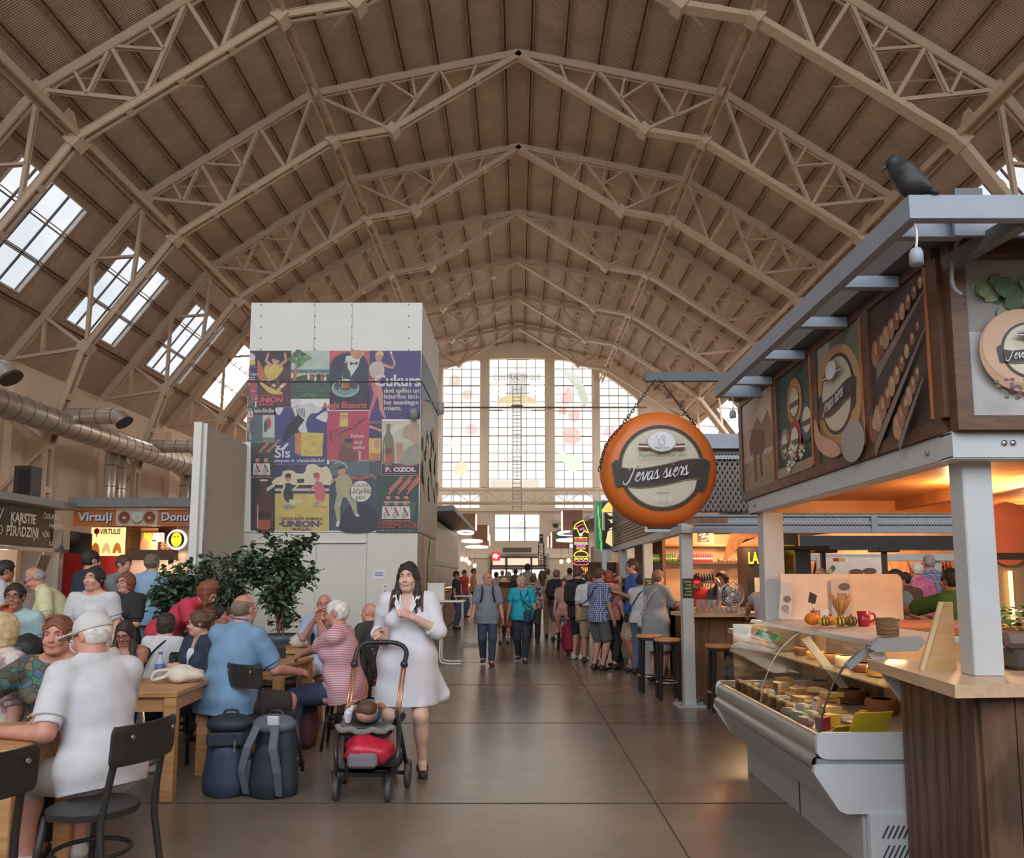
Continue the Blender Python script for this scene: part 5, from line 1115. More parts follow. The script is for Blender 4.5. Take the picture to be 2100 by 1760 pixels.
extr('deck',[(.075,.64),(.075,.66),(.85,.70),(.85,.66)],.04,Ld-.04,M('steel deck',(178,172,166),.35,.4));extr('back_wall',[(.84,.66),(.87,.66),(.87,1.19),(.84,1.19)],.0,Ld,M('case back',(164,136,116),.5))
extr('glass_shelf',[(.45,.935),(.45,.945),(.82,.955),(.82,.945)],.1,Ld-.1,M('shelf glass strip',(170,160,146),.2,alpha=.55));bx('case_light',dc,(.56,Ld/2,1.165),(.04,Ld-.2,.02),E_('warm case tube',(255,220,170),14.0))
bx('green_strip',dc,(.33,Ld-.42,1.1),(.02,.5,.06),M('green price rail',(44,146,96),.4,emit=.2),0,(0,.7,0));bx('far_mirror',dc,(.5,Ld-.035,.95),(.66,.01,.44),M('steel end mirror',(206,204,198),.12,.9))
def deck_z(x):return .66+.04*(x-.075)/.775+.003
def goods(name,cat,label,x,y,dz,mk,rz=0,group=None):
 t=thing(name,label,cat,(1.6+x,Y0d+y,deck_z(x)+dz),rz,group);mk(t);return t
CHS=[M('young cheese',(236,212,150),.5,var=.05),M('golden cheese',(224,176,92),.5,var=.06),M('white cheese',(232,222,202),.55),M('red wax',(136,36,54),.35),M('yellow wax',(226,178,56),.4),M('brown rind',(150,96,60),.6),M('smoked rind',(120,76,52),.5)]
def wedge(m,m2,r,h,a):
 def f(t):
  n=8;P=[(0,0)]+[(r*math.cos(a*(i/n-.5)),r*math.sin(a*(i/n-.5)))for i in range(n+1)];MB().prism(P,m,((0,0,0),(1,0,0),(0,1,0)),h).build('paste',t)
  v=MB();k=n+1;q=[(r*1.01*math.cos(a*(i/n-.5)),r*1.01*math.sin(a*(i/n-.5)),z)for z in(0,h)for i in range(n+1)];v.raw(q,[(i,i+1,k+i+1,k+i)for i in range(n)],m2).build('rind',t)
 return f
def wheel(m,m2,r,h):
 def f(t):MB().lathe([(.001,0),(r*.9,0),(r*.9,0),(r,h*.25),(r,h*.75),(r*.9,h),(r*.9,h),(.001,h)],m,n=24).build('wheel',t);MB().lathe([(.001,h+.001),(r*.6,h+.001)],m2,n=20).build('paper_label',t)
 return f
def jar(m):
 def f(t):MB().lathe([(.022,0),(.024,.005),(.024,.05),(.02,.055)],m,n=12).build('glass',t);MB().lathe([(.024,.055),(.024,.068),(0,.069)],M('jar lid %d'%(len(_TXT)%2),(214,196,170),.4),n=12).build('lid',t)
 return f
rr=random.Random(12)
col3=[M('amber jar',(186,120,50),.2),M('wine jar',(110,50,60),.2),M('dark honey jar',(96,62,40),.2)]
cn3=['amber','wine red','dark honey']
for i in range(22):
 y=2.05-.058*i;x=.17+.012*math.sin(i*2);goods('jam_jar','jar',f'small {cn3[i % 3]} jar in the front row of the case, {["first","second","third","fourth","fifth","sixth","seventh","eighth","ninth","tenth","eleventh","twelfth","thirteenth","fourteenth","fifteenth","sixteenth","seventeenth","eighteenth","nineteenth","twentieth","twenty-first","twenty-second"][i]} from the far end',x,y,0,jar(col3[i%3]),0,'jars in the deli case')
def card(m,w_,h_,txt=True,tilt=.5):
 def f(t):
  R0_=Euler((0,-tilt,0)).to_matrix();mb=MB();mb.box((0,0,h_/2*math.cos(tilt)),(.004,w_,h_),m,(0,tilt,0));mb.build('card',t)
  if txt:
   d=Vector((math.sin(tilt),0,math.cos(tilt)));n=Vector((-math.cos(tilt),0,math.sin(tilt)));o=Vector((0,w_/2,0))-d*(h_/2)+Vector((0,0,h_/2*math.cos(tilt)))+n*.003
   s=Sheet(o,(0,-1,0),tuple(d),.0008);ink_=M('card ink',(110,96,40),.7);s.ring((w_*.3,h_*.72),h_*.13,h_*.13,h_*.02,ink_,16)
   for k in range(3):s.stroke(sp2([(w_*.3+.02*j,h_*(.5-.13*k)+.006*((j+k)%2))for j in range(int(w_/.034))],3),.003,ink_)
   s.build('print',t)
 return f
YC=M('yellow price card',(214,186,44),.6,var=.05)
goods('price_card','card','large yellow card leaning in the case corner next to the plank counter',.36,.1,.0,card(YC,.24,.15),-1.35,'yellow cards');goods('price_card','card','yellow card with pen marks lying low before the red wax cheese',.22,.13,0,card(YC,.2,.1,True,.9),-1.1,'yellow cards')
for i,(x,y,r,h,a,c1,c2,dz,rz,lab)in enumerate([(.3,.36,.09,.07,1.3,4,4,0,2.6,'yellow waxed cheese half near the front corner of the case'),(.46,.26,.1,.075,1.6,4,4,0,2.0,'yellow waxed cheese quarter beside the yellow cards'),(.16,.27,.075,.075,1.2,3,3,0,1.2,'dark red waxed wedge at the front glass'),(.2,.38,.06,.06,1.0,2,2,0,.4,'white cheese wedge next to the dark red one'),(.33,.22,.06,.06,.9,2,5,0,3.6,'pale wedge leaning between the yellow cards'),(.26,.52,.07,.05,1.2,3,3,0,5,'red wrapped wedge behind the white cheese wedge'),(.42,.62,.12,.07,1.1,0,5,0,2.8,'pale yellow wedge in the middle of the case'),(.5,.85,.16,.08,1.3,1,5,0,2.6,'golden cheese sector under the glass shelf'),(.42,1.08,.15,.07,1.0,0,1,0,3.4,'cream cheese slab sector beside the glass joint'),(.5,1.32,.16,.08,1.5,1,1,0,2.7,'golden cheese half just past the glass joint'),(.44,1.6,.13,.09,1.2,2,5,0,3.0,'white cheese sector in the far half of the case'),(.55,1.85,.14,.08,1.4,1,6,0,2.4,'golden smoked wedge near the far mirror'),(.36,.9,.1,.05,.8,0,0,.0,4.2,'thin pale slice lying towards the jars'),(.52,1.1,.14,.03,.7,0,1,.075,2.2,'flat golden slice stacked on the cream slab'),(.54,.88,.15,.03,.8,0,1,.083,3.0,'flat cream slice stacked on the golden sector'),(.34,1.35,.07,.05,1.4,2,2,0,1,'small white wedge in front of the golden half')]):
 goods('cheese_wedge','cheese',lab,x,y,dz,wedge(CHS[c1],CHS[c2],r,h,a),rz,'cheese wedges')
for i,(x,y,r,h,c,dz,lab)in enumerate([(.62,.3,.07,.05,5,.26,'brown cheese wheel on the glass shelf at the near end'),(.62,.52,.08,.06,1,.26,'golden cheese wheel on the glass shelf, second along'),(.62,.76,.08,.05,6,.26,'smoked cheese wheel on the glass shelf, third along'),(.62,1.02,.07,.07,2,.26,'white cheese wheel on the glass shelf, fourth along'),(.62,1.28,.08,.06,5,.26,'brown cheese wheel on the glass shelf, fifth along'),(.62,1.56,.07,.05,1,.26,'golden cheese wheel on the glass shelf, sixth along'),(.62,1.82,.07,.06,6,.26,'smoked cheese wheel on the glass shelf, far end'),(.7,.7,.1,.09,5,0,'big brown wheel under the shelf at the case back'),(.7,1.15,.1,.09,6,0,'big smoked wheel under the shelf at the case back'),(.68,1.65,.1,.08,5,0,'big brown wheel near the far end of the case back')]):
 goods('round_cheese','cheese',lab,x,y,dz+.003,wheel(CHS[c],M_LCRM,r,h),0,'cheese wheels')
for i,(x,y,lab)in enumerate([(.3,.78,'small white tent card among the cheese wedges'),(.3,1.2,'tall white tent card at the glass joint'),(.26,1.75,'white tent card near the far jars')]):goods('tent_card','card',lab,x,y,0,card(M_LWH,.07,.085,False,.25),.1,'white tent cards')
for i,(x,y,m,lab)in enumerate([(.15,.62,M('green white packet',(120,176,140),.5),'green and white cheese packet behind the front glass'),(.14,.78,M('pale packet',(214,210,200),.5),'pale packet behind the front glass'),(.12,.45,M('pink packet',(180,110,120),.5),'pink packet beside the red wedge')]):
 t=goods('packet','packet',lab,x,y,0,lambda t:None,.4,'packets in the case');bx('wrap',t,(0,0,.025),(.06,.12,.05),m,.015);bx('paper_label',t,(-.005,0,.052),(.04,.06,.004),M_LWH)
pk=[M('wrapped pack %d'%i,c,.35)for i,c in enumerate([(236,222,190),(220,170,80),(226,196,70),(206,206,200),(170,60,70),(200,150,110)])]
for i in range(26):
 x,y=(.24+.09*(i%3)+.02*rr.random(),.66+.165*(i//3)+.03*rr.random())if i<24 else(.4+.1*(i-24),.5);t=goods('cheese_pack','cheese','small shrink wrapped cheese pack lying between the jars and the wedges',x,y,0,lambda t:None,rr.random()*3,'wrapped cheese packs');bx('wrap',t,(0,0,.02+.01*(i%2)),(.09,.06,.04+.02*(i%2)),pk[i%6],.012);bx('paper_label',t,(0,0,.042+.02*(i%2)),(.05,.04,.003),[M_LWH,YC,M_LDK][i%3])
t=goods('pepper','vegetable','red pepper decoration behind the yellow cheese',.5,.42,0,lambda t:None);MB().lathe([(.001,.004),(.02,0),(.035,.03),(.03,.06),(.012,.066),(.002,.06)],M('red pepper',(196,50,34),.3),n=14).build('fruit',t);MB().tube([(0,0,.06),(.005,0,.085)],.005,M_LEAF,6).build('stem',t)
zt=1.226
q=G(1814,1303,1.22);t=thing('wicker_basket','small round woven basket standing on top of the deli case','basket',(q.x+.02,q.y,1.218));k=NT('woven wicker');v=k.coord('Object',(1,1,1));w=k.add('ShaderNodeTexWave',bands_direction='Z');w.inputs['Scale'].default_value=40;w.inputs['Distortion'].default_value=3;k.link(v,w.inputs['Vector']);k.link(k.ramp(w.outputs['Fac'],[(.3,lin((130,92,64))),(.7,lin((190,150,112)))]),k.b.inputs['Base Color']);k.bump(w.outputs['Fac'],.8,.01);M_WICK=k.m
MB().lathe([(.058,0),(.066,.095),(.06,.095),(.053,.01),(0,.01)],M_WICK,n=28).build('weave',t);MB().tube([(.063*math.cos(a),.063*math.sin(a),.096)for a in[2*PI*i/24 for i in range(24)]],.006,M_WICK,6,closed=True).build('rim',t)
sh=thing('back_shelf','brown wood counter shelf behind the deli case','shelf',(2.95,5.75,0));bx('board',sh,(-.02,0,1.195),(1.15,1.0,.05),wood_mat('warm brown shelf',(168,102,62),(188,120,76),(2,10,10)));bx('front_panel',sh,(.0,-.45,1.06),(1.05,.03,.16),M_WHITE2);bx('carcass',sh,(0,0,.58),(1.1,.86,1.16),M('brown cabinet',(92,76,66),.6))  # carcass in one plain dark brown
t=thing('white_carton','white cardboard boxes row below the brown shelf behind the case','box',(2.98,5.16,.75));bx('carton',t,(0,0,.1),(.42,.2,.2),M_WHITE2);bx('lid',t,(0,0,.21),(.44,.22,.02),M_WHITE)
pn=thing('white_partition','low white board with rounded corners behind the cheese stall counter','partition',(2.64,6.42,1.2))
MB().prism([(-.5,0),(.49,0),(.49,.33),(.48,.36),(.455,.38),(-.5,.38)],M('warm white board',(236,218,200),.5),((0,.02,0),(1,0,0),(0,0,1)),.03).build('board',pn);bx('foot',pn,(0,.0,.01),(.9,.1,.02),M_WHITE)
def leaflet(px,py0,py1,w_,label,cols,tilt=.0,Y=6.37):
 a,b=D(px,py1,Y),D(px,py0,Y);t=thing('leaflet',label,'leaflet',(a.x,Y,max(a.z,1.222)),0,'leaflets on the white board');h=b.z-max(a.z,1.222);bx('sheet',t,(0,0,h/2),(w_,.006,h),M('leaflet paper',(206,204,206),.5),0,(0,tilt,0));s=Sheet((0,-.005,0),(1,0,0),(0,0,1));
 for k,c in enumerate(cols):s.ell((-.01+.02*k,h*(.3+.25*k)),w_*.3,h*.09,M('leaflet ink %d'%c[0],c,.6))
 for k in range(4):s.rect(-w_*.3,h*(.12+.035*k),w_*.25,h*(.125+.035*k),M('leaflet line',(130,126,130),.6))
 s.build('print',t)
leaflet(1727,1187,1285,.15,'tall leaflet with yellow cheese picture in the middle of the white board',[(206,170,80),(120,120,110),(110,104,100)]);leaflet(1613,1195,1272,.1,'grey printed flyer leaning beside the far grey column',[(150,150,156),(120,122,130)],.1,6.3)
def gourd(px,py,Y,r,m,label,m2=None):
 q=D(px,py,Y);t=thing('gourd',label,'gourd',(q.x,Y,1.222),group='gourds on the shelf');mb=MB();n=24;prof=[(r*math.sin(PI*i/10)+.0005,r*.78*(1-math.cos(PI*i/10)))for i in range(11)];mb.lathe(prof,m,n=n)
 for i,v in enumerate(mb.v):
  a=math.atan2(v[1],v[0]);f=1+.06*math.cos(8*a);mb.v[i]=(v[0]*f,v[1]*f,v[2])
 mb.build('fruit',t);MB().tube([(0,0,r*1.5),(.008,0,r*1.8)],.006,M('gourd stalk',(110,92,60),.7),6).build('stalk',t)
 if m2:
  for j in range(3):a=-PI/2+(j-1)*.6;MB().tube([(r*1.02*math.sin(PI*i/10)*math.cos(a),r*1.02*math.sin(PI*i/10)*math.sin(a),r*.78*(1-math.cos(PI*i/10)))for i in range(2,9)],.006,m2,5).build('stripe',t)
M_PMK=M('orange pumpkin',(226,128,40),.5);M_GY=M('yellow gourd',(220,180,60),.45);M_GD=M('dark gourd stripe',(70,60,40),.5)
gourd(1667,1280,5.5,.055,M_PMK,'orange pumpkin first in the row on the brown shelf');gourd(1690,1283,5.38,.04,M_GY,'yellow striped gourd second in the row',M_GD);gourd(1703,1284,5.46,.042,M_PMK,'orange gourd behind the striped ones');gourd(1722,1284,5.34,.044,M_GY,'yellow and dark striped gourd third in the row',M_GD);gourd(1745,1284,5.38,.044,M('olive gourd',(150,120,50),.45),'olive dark gourd next to the red mug',M_GD)
q=D(1772,1283,5.4);mg=thing('red_mug','red coffee mug on the brown shelf behind the deli case','mug',(q.x,5.4,1.222));M_MUG=M('red glaze',(164,30,50),.25)
MB().lathe([(.034,0),(.036,.004),(.044,.1),(.04,.1),(.034,.01),(0,.01)],M_MUG,n=24).build('cup',mg);MB().tube(spline([(.04,0,.085),(.072,0,.08),(.074,0,.045),(.038,0,.025)],5),.007,M_MUG,8).build('handle',mg)
q=D(1672,1262,5.75);t=thing('tool_jar','tall jar holding a dark cheese tool on the brown shelf','jar',(q.x,5.75,1.222));MB().lathe([(.03,0),(.034,.09),(.03,.09),(.026,.01),(0,.01)],M('brown jar glass',(150,110,84),.2),n=14).build('jar',t);MB().tube([(0,0,.02),(-.02,0,.17)],.007,M_STEELB,6).build('tool_shaft',t);MB().prism([(-.03,0),(.02,-.01),(.035,.05),(-.015,.075)],M('dark tool head',(66,60,56),.4),((-.02,0,.15),(1,0,0),(0,0,1)),.012).build('tool_head',t)
q=D(1724,1268,5.85);t=thing('dried_bouquet','bundle of dried wheat standing behind the gourds','dried flowers',(q.x,5.85,1.222));mb=MB();rr=random.Random(2)
for i in range(40):a=rr.uniform(0,2*PI);r_=rr.uniform(.01,.09);mb.tube([(0,0,.03),(r_*.5*math.cos(a),r_*.5*math.sin(a),.1),(r_*math.cos(a),r_*math.sin(a),.17+.05*rr.random())],[.002,.003,.004],M('dried wheat',(190,150,96),.8),4)
mb.build('stalk',t);MB().lathe([(.02,0),(.02,.05),(.014,.06)],M('tied straw',(150,110,70),.8),n=10).build('tie',t)
q=D(1692,1252,5.62);t=thing('price_tag','small white tag on a stick among the gourds','tag',(q.x,5.62,1.222));bx('card',t,(0,0,.085),(.05,.003,.035),M_LWH,0,(0,-.5,0));MB().tube([(0,0,0),(0,0,.08)],.002,M_STEELB,5).build('stick',t)
ct=thing('plank_counter','counter with dark weathered plank sides and a pale laminate top at the picture edge','counter',(1.94,3.4,0))
MB().prism([(0,1.01),(-.10,-.04),(1.6,.12),(1.6,1.01)],M_LAM,((0,0,1.045),(1,0,0),(0,1,0)),.055).build('worktop',ct);MB().prism([(.16,.88),(.09,.1),(1.5,.24),(1.5,.88)],M('counter core',(60,46,40),.7),((0,0,0),(1,0,0),(0,1,0)),1.045).build('carcass',ct)
a,b=Vector((.135,.9,0)),Vector((.055,.075,0));
for i in range(6):p,q=a.lerp(b,i/6+.004),a.lerp(b,(i+1)/6-.004);MB().bar((p.x,p.y,.522),(q.x,q.y,.522),.03,1.044,M_PLK).build('plank',ct)
a,b=Vector((.055,.07,0)),Vector((1.5,.21,0))
for i in range(9):p,q=a.lerp(b,i/9+.002),a.lerp(b,(i+1)/9-.002);MB().bar((p.x,p.y,.522),(q.x,q.y,.522),.03,1.044,M_PLK).build('plank',ct)
t=thing('wooden_board','narrow wooden board leaning upright on the counter against the column','board',(2.09,3.92,1.1));MB().prism([(-.12,0),(.06,0),(.06,.33),(-.0,.33)],wood_mat('pale pine',(196,158,110),(214,180,134),(3,3,12)),((0,0,0),(1,0,0),(0,0,1)),.022).build('panel',t);MB().bar((-.115,-.028,.0),(.0,-.028,.33),.012,.02,M('pine edge',(222,196,152),.6)).build('edge_strip',t)
q=D(2092,1262,4.15);t=thing('potted_herb','bright green potted herb at the picture edge behind the counter column','plant',(q.x+.03,4.15,1.1));MB().lathe([(.05,0),(.065,.1),(.07,.1),(.07,.115),(.06,.115),(0,.1)],M('terracotta pot',(150,70,56),.7),n=18).build('pot',t);fo=MB();rr=random.Random(8)
for i in range(170):a=rr.uniform(0,2*PI);r_=.13*math.sqrt(rr.random());leaf(fo,(r_*math.cos(a),r_*math.sin(a),.12+.17*rr.random()),(math.cos(a),math.sin(a),rr.uniform(-.3,.8)),.045,.035,M_LEAF3,rr)
fo.build('foliage',t)
q=D(2085,1325,3.95);t=thing('card_terminal','dark brown till machine behind the column on the counter','till',(q.x+.02,3.95,1.1));bx('base',t,(0,0,.05),(.2,.2,.1),M('dark till plastic',(72,64,60),.5),.02);bx('screen_body',t,(0,-.02,.14),(.2,.06,.09),M('brown till',(108,90,80),.5),.02,(-.4,0,0))
cbn=thing('glass_cabinet','lit glass cabinet under a salmon sign with a cheese label behind the column','cabinet',(4.1,5.9,0));bx('sign_panel',cbn,(0,0,1.92),(1.3,.06,.36),M('salmon sign',(206,128,96),.6));s=Sheet((-.17,-.035,1.92),(1,0,0),(0,0,1));s.ell((-.25,-.04),.2,.24,M('salmon sign dark',(188,104,78),.6));cheese_label(s,(.05,0),.15,.62,False,False);s.build('print',cbn)
bx('frame',cbn,(0,0,1.71),(1.3,.08,.05),M_BLK);bx('door',cbn,(0,.02,1.3),(1.2,.04,.8),M('dim cabinet glass',(150,130,116),.2));bx('frame_upright',cbn,(.1,-.02,1.3),(.04,.06,.8),M_BLK);bx('base',cbn,(0,.1,.45),(1.3,.4,.9),M_BLK);bx('light_tube',cbn,(-.42,-.03,1.35),(.02,.02,.5),E_('warm cabinet tube',(255,220,130),2.5))
for z in(1.25,1.2):bx('wire_shelf',cbn,(0,-.01,z),(1.1,.03,.012),M('warm wire',(214,180,130),.4))
BX=2.08
M_PLB=wood_mat('brown bar planks',(120,88,66),(146,110,84),(8,8,1));M_TAN=M('tan glowing bar wall',(206,164,130),.7,emit=.1);M_MESH=M('grey expanded mesh',(148,156,166),.5,.3)  # tan bar wall emits a little itself to look lamplit
def mesh_mat(name,col,sc,thick):
 k=NT(name);v=k.coord('Object',(sc,sc,sc*.6));b1=k.add('ShaderNodeTexWave',bands_direction='DIAGONAL');b1.inputs['Scale'].default_value=1;k.link(v,b1.inputs['Vector'])
 v2=k.coord('Object',(-sc,sc,sc*.6));b2=k.add('ShaderNodeTexWave',bands_direction='DIAGONAL');b2.inputs['Scale'].default_value=1;k.link(v2,b2.inputs['Vector'])
 m=k.math('MAXIMUM',b1.outputs['Fac'],b2.outputs['Fac']);a=k.math('GREATER_THAN',m,thick);k.link(a,k.b.inputs['Alpha']);k.b.inputs['Base Color'].default_value=lin(col);k.b.inputs['Roughness'].default_value=.5;return k.m
M_MSH1=mesh_mat('light steel mesh',(176,184,192),16,.5);M_MSH2=mesh_mat('dark steel mesh',(120,112,106),10,.72)
bar=thing('beer_bar','beer bar with grey columns, brown plank fascia and wooden counter','bar',(BX,9.75,0))
def bb(n,x0,x1,y0,y1,z0,z1,m,bev=0):return bx(n,bar,((x0+x1)/2-BX,(y0+y1)/2-9.75,(z0+z1)/2),(x1-x0,y1-y0,z1-z0),m,bev)
for i,y in enumerate((9.75,12.65,15.6)):
 bb('column',BX-.06,BX+.08,y-.07,y+.07,.0,2.1,M_COL,.005);c=bb('base_plate',BX-.16,BX+.18,y-.17,y+.17,0,.02,M_COL)
 for dx in(-.12,.14):
  for dy in(-.12,.12):MB().tube([(dx,y-9.75+dy,.02),(dx,y-9.75+dy,.06)],.012,M_STEELB,6).build('anchor_bolt',bar)
 s=Sheet((.01,y-.075-9.75,1.42),(1,0,0),(0,0,1),.001);s.rect(-.068,-.12,.068,.12,M('black menu sheet',(56,58,52),.6))
 if i<2:
  for k in range(5):s.rect(-.05+.03*(k%2),.07-.04*k,.04,.09-.04*k,M('green chalk',(146,166,100),.6))
 s.build('menu_sheet',bar)
bb('long_beam',BX-.07,BX+.05,9.6,16.9,2.1,2.2,M_COL);bb('front_beam',BX+.05,5.5,9.6,9.7,2.1,2.16,M_GB);bb('front_mid_rail',BX+.05,5.5,9.6,9.7,2.2,2.225,M_GB);bb('front_top_rail',BX+.05,5.5,9.6,9.7,2.3,2.325,M_GB)
bb('mesh_strip',BX+.1,5.5,9.63,9.635,2.16,2.2,M_MSH1);bb('mesh_strip',BX+.1,5.5,9.63,9.635,2.225,2.3,M_MSH1);bb('front_backing',BX+.1,5.5,9.66,9.665,2.16,2.3,M('blue grey backing',(120,128,140),.6));bb('rail_post',4.35,4.42,9.59,9.7,2.1,2.36,M_GB)
bb('plank_fascia',BX-.06,BX-.02,11.0,16.8,2.2,2.62,M_PLB);bb('grey_fascia',BX-.05,BX-.02,14.6,16.8,2.62,3.2,M('brown grey fascia',(124,112,106),.6));bb('lit_window',BX-.04,BX-.02,11.4,14.5,2.62,3.05,E_('warm bar window',(250,204,144),.75));mb=MB()
for y in(11.9,12.4,13.0,13.5,14.0):mb.lathe([(.03,2.62),(.035,2.75),(.012,2.82),(.012,2.87)],M_BLK,(-.07,y-9.75,0),8)
mb.build('bottle_silhouette',bar)
mb=MB()
for i in range(7):mb.box((-.065,4.15,2.23+.055*i),(.012,5.8,.006),M_SEAM)
mb.build('plank_joint',bar)
bb('roof',BX-.1,3.2,9.4,10.6,3.12,3.3,M_GB);bb('mesh_box',2.22,3.1,9.55,9.56,2.36,3.06,M_MSH2);bb('box_back',2.22,3.1,9.7,9.72,2.36,3.12,M('brown box panel',(92,80,74),.7));bb('box_top_rail',2.2,3.12,9.5,9.6,3.06,3.12,M_UND);bb('mesh_strip',2.2,3.12,9.49,9.495,3.0,3.05,M_MSH1)  # mesh box backed by a plain brown panel
bb('orange_soffit',BX+.1,5.4,10.2,14.4,2.32,2.36,M_ORW);bb('sloping_beam',1.9,2.5,9.3,9.36,2.2,2.26,M_PLB)
bb('counter_top',2.5,3.05,10.5,15.8,1.06,1.11,M_LAM);MB().prism([(2.02-BX,.72),(2.18-BX,.12),(4.1-BX,.12),(4.1-BX,.75),(3.05-BX,.75)],M_LAM,((0,0,1.06),(1,0,0),(0,1,0)),.05).build('counter_top',bar)
for i in range(18):bb('front_plank',2.6,2.63,10.6+.28*i,10.87+.28*i,.02,1.06,M_PLB)
for i in range(8):bb('front_plank',2.2+.23*i,2.42+.23*i,10.1,10.13,.02,1.06,M_PLB)
bb('back_wall',2.5,4.9,13.6,13.66,0,2.3,M_TAN);bb('low_shelf',2.5,4.3,13.3,13.6,1.78,1.82,M('dark shelf',(84,66,56),.6));bb('top_shelf',2.5,4.6,13.3,13.6,2.08,2.11,M('orange shelf board',(200,120,66),.5));bb('side_wall',2.45,2.5,13.3,16.5,0,2.3,M('brown side',(126,92,74),.7))
for z,x0,x1 in((1.15,2.6,4.3),):bb('back_counter',x0,x1,13.1,13.6,0,z,M('back bar',(112,88,74),.6))
cn_={'green':M('green drink can',(110,168,72),.35),'pink':M('pink drink can',(196,70,100),.35)};_can={}
for nm,px0,px1,n in(('green',1332,1387,12),('pink',1393,1461,14)):
 for i in range(n):
  q=D(px0+(px1-px0)*(i+.5)/n,1150,13.4);lb=f'{nm} drink can on the bar shelf, {ORD[i] if i < 12 else ["thirteenth","fourteenth"][i-12]} along its row'
  if nm not in _can:
   t=thing('drink_can',lb,'can',(q.x,13.4,1.82),0,f'{nm} cans on the bar shelf');MB().lathe([(.02,0),(.028,.008),(.028,.12),(.022,.13),(0,.13)],cn_[nm],n=12).build('can',t);MB().lathe([(.0285,.04),(.0285,.07)],M_LWH,n=12).build('band',t);_can[nm]=t
  else:dup(_can[nm],(q.x,13.4,1.82),None,lb,f'{nm} cans on the bar shelf')
for i in range(4):q=D(1478+17*i,1150,13.4);t=thing('plate_stack','pale dish on the bar shelf next to the pink cans, '+ORD[i]+' along','dish',(q.x,13.4,1.82),group='dishes on the bar shelf');MB().lathe([(.05,0),(.06,.05),(.05,.06),(0,.05)],M('dim ceramic',(170,150,126),.5),n=14).build('dish',t)
a,b=D(1424,1117,13.3),D(1466,1088,13.3);t=thing('orange_picture','glowing orange picture with a yellow scribble above the bar shelf','picture',((a.x+b.x)/2,13.42,a.z));bx('frame',t,(0,0,.13),(b.x-a.x,.04,.26),E_('orange glow',(236,122,56),.55));bx('canvas',t,(0,-.025,.13),((b.x-a.x)*.55,.01,.16),M('dark canvas',(90,54,44),.6));s=Sheet((0,-.035,.13),(1,0,0),(0,0,1));s.stroke(sp2([(-.08,.03),(.03,.06),(-.03,-.01),(.08,.02),(.05,-.05),(-.05,-.06)],5),.014,E_('neon scribble',(255,214,150),1.6));s.build('scribble',t)
t=thing('burlap_drape','brown burlap cloth hanging from the shelf over the bar','cloth',(D(1520,1125,12.6).x,12.6,1.78));mb=MB();mb.raw([(-.25,0,.02),(-.12,.05,.18),(.0,-.03,.32),(.25,0,.42),(.32,.02,.5),(-.16,0,.5),(-.22,.04,.3),(-.3,0,.06),(-.2,-.05,.1),(.05,-.06,.38)],[(0,8,6,7),(8,1,5,6),(8,9,2,1),(1,2,3,5),(2,9,3),(3,4,5)],M('burlap',(166,124,92),.9,var=.2,vs=30),True);mb.build('cloth',t);bx('hem',t,(.05,0,.5),(.5,.04,.03),M('burlap',(166,124,92),.9))
fg=thing('drinks_fridge','black drinks fridge with a glowing yellow word on its top panel','fridge',(D(1552,1200,11.8).x+.12,11.9,0));bx('body',fg,(0,.1,1.0),(.55,.5,2.0),M_BLK);bx('glass_door',fg,(.02,-.17,.95),(.38,.02,1.2),M('fridge glow',(220,196,156),.3,emit=.25));s=Sheet((0,-.16,1.68),(1,0,0),(0,0,1));s.text('LABIETIS',-.25,.08,.17,E_('yellow sign light',(250,200,50),1.0),'l',.5,.02);s.build('sign_letters',fg);bx('handle',fg,(-.2,-.2,1.0),(.02,.04,.4),M_STEELB)
for i in range(4):t=thing('bottle_row','dark bottle standing behind the fridge door, '+ORD[i]+' shelf','bottle',(fg.location.x,11.68,.6+.24*i),group='bottles in the fridge');MB().lathe([(.03,0),(.032,.12),(.012,.16),(.012,.2)],M('brown bottle',(84,58,44),.3),n=12).build('body',t);MB().lathe([(.014,.195),(.014,.21),(0,.212)],M_LWH,n=8).build('cap',t)
a,b=D(1603,1178,12.0),D(1629,1118,12.0);t=thing('green_poster','mustard green poster on a dark pillar right of the far grey column','poster',((a.x+b.x)/2,12.0,(a.z+b.z)/2));bx('sheet',t,(0,0,0),(b.x-a.x,.02,b.z-a.z),M('mustard paper',(142,136,40),.6));s=Sheet((0,-.012,0),(1,0,0),(0,0,1));s.text('CRAFT',0,.1,.05,M('dark mustard ink',(92,92,36),.6),'c');s.text('BEER',0,.02,.05,MATS['dark mustard ink'],'c');s.stroke([(-.07,-.16),(.07,-.06)],.008,MATS['dark mustard ink']);s.build('print',t);bx('backing',t,(.03,.06,-.1),(.3,.06,1.0),M_BLK)
def stool_thing(loc,label):
 global _st
 if '_st' not in globals():
  _st=thing('bar_stool',label,'stool',loc,0,'round wooden bar stools');MB().lathe([(.0,.73),(.165,.73),(.175,.74),(.175,.76),(.165,.77),(0,.77)],wood_mat('stool seat wood',(196,142,96),(214,164,118),(2,9,2)),n=28).build('seat',_st);MB().lathe([(.15,.7),(.15,.73)],M_BLK,n=24).build('seat_ring',_st)
  for i in range(4):a=PI/4+i*PI/2;MB().bar((.13*math.cos(a),.13*math.sin(a),.73),(.17*math.cos(a),.17*math.sin(a),0),.035,.035,M_BLKW).build('leg',_st)
  MB().tube([(.15*math.cos(a),.15*math.sin(a),.22)for a in[2*PI*i/20 for i in range(20)]],.01,M_STEELB,6,closed=True).build('foot_ring',_st);return _st
 return dup(_st,loc,None,label,'round wooden bar stools')
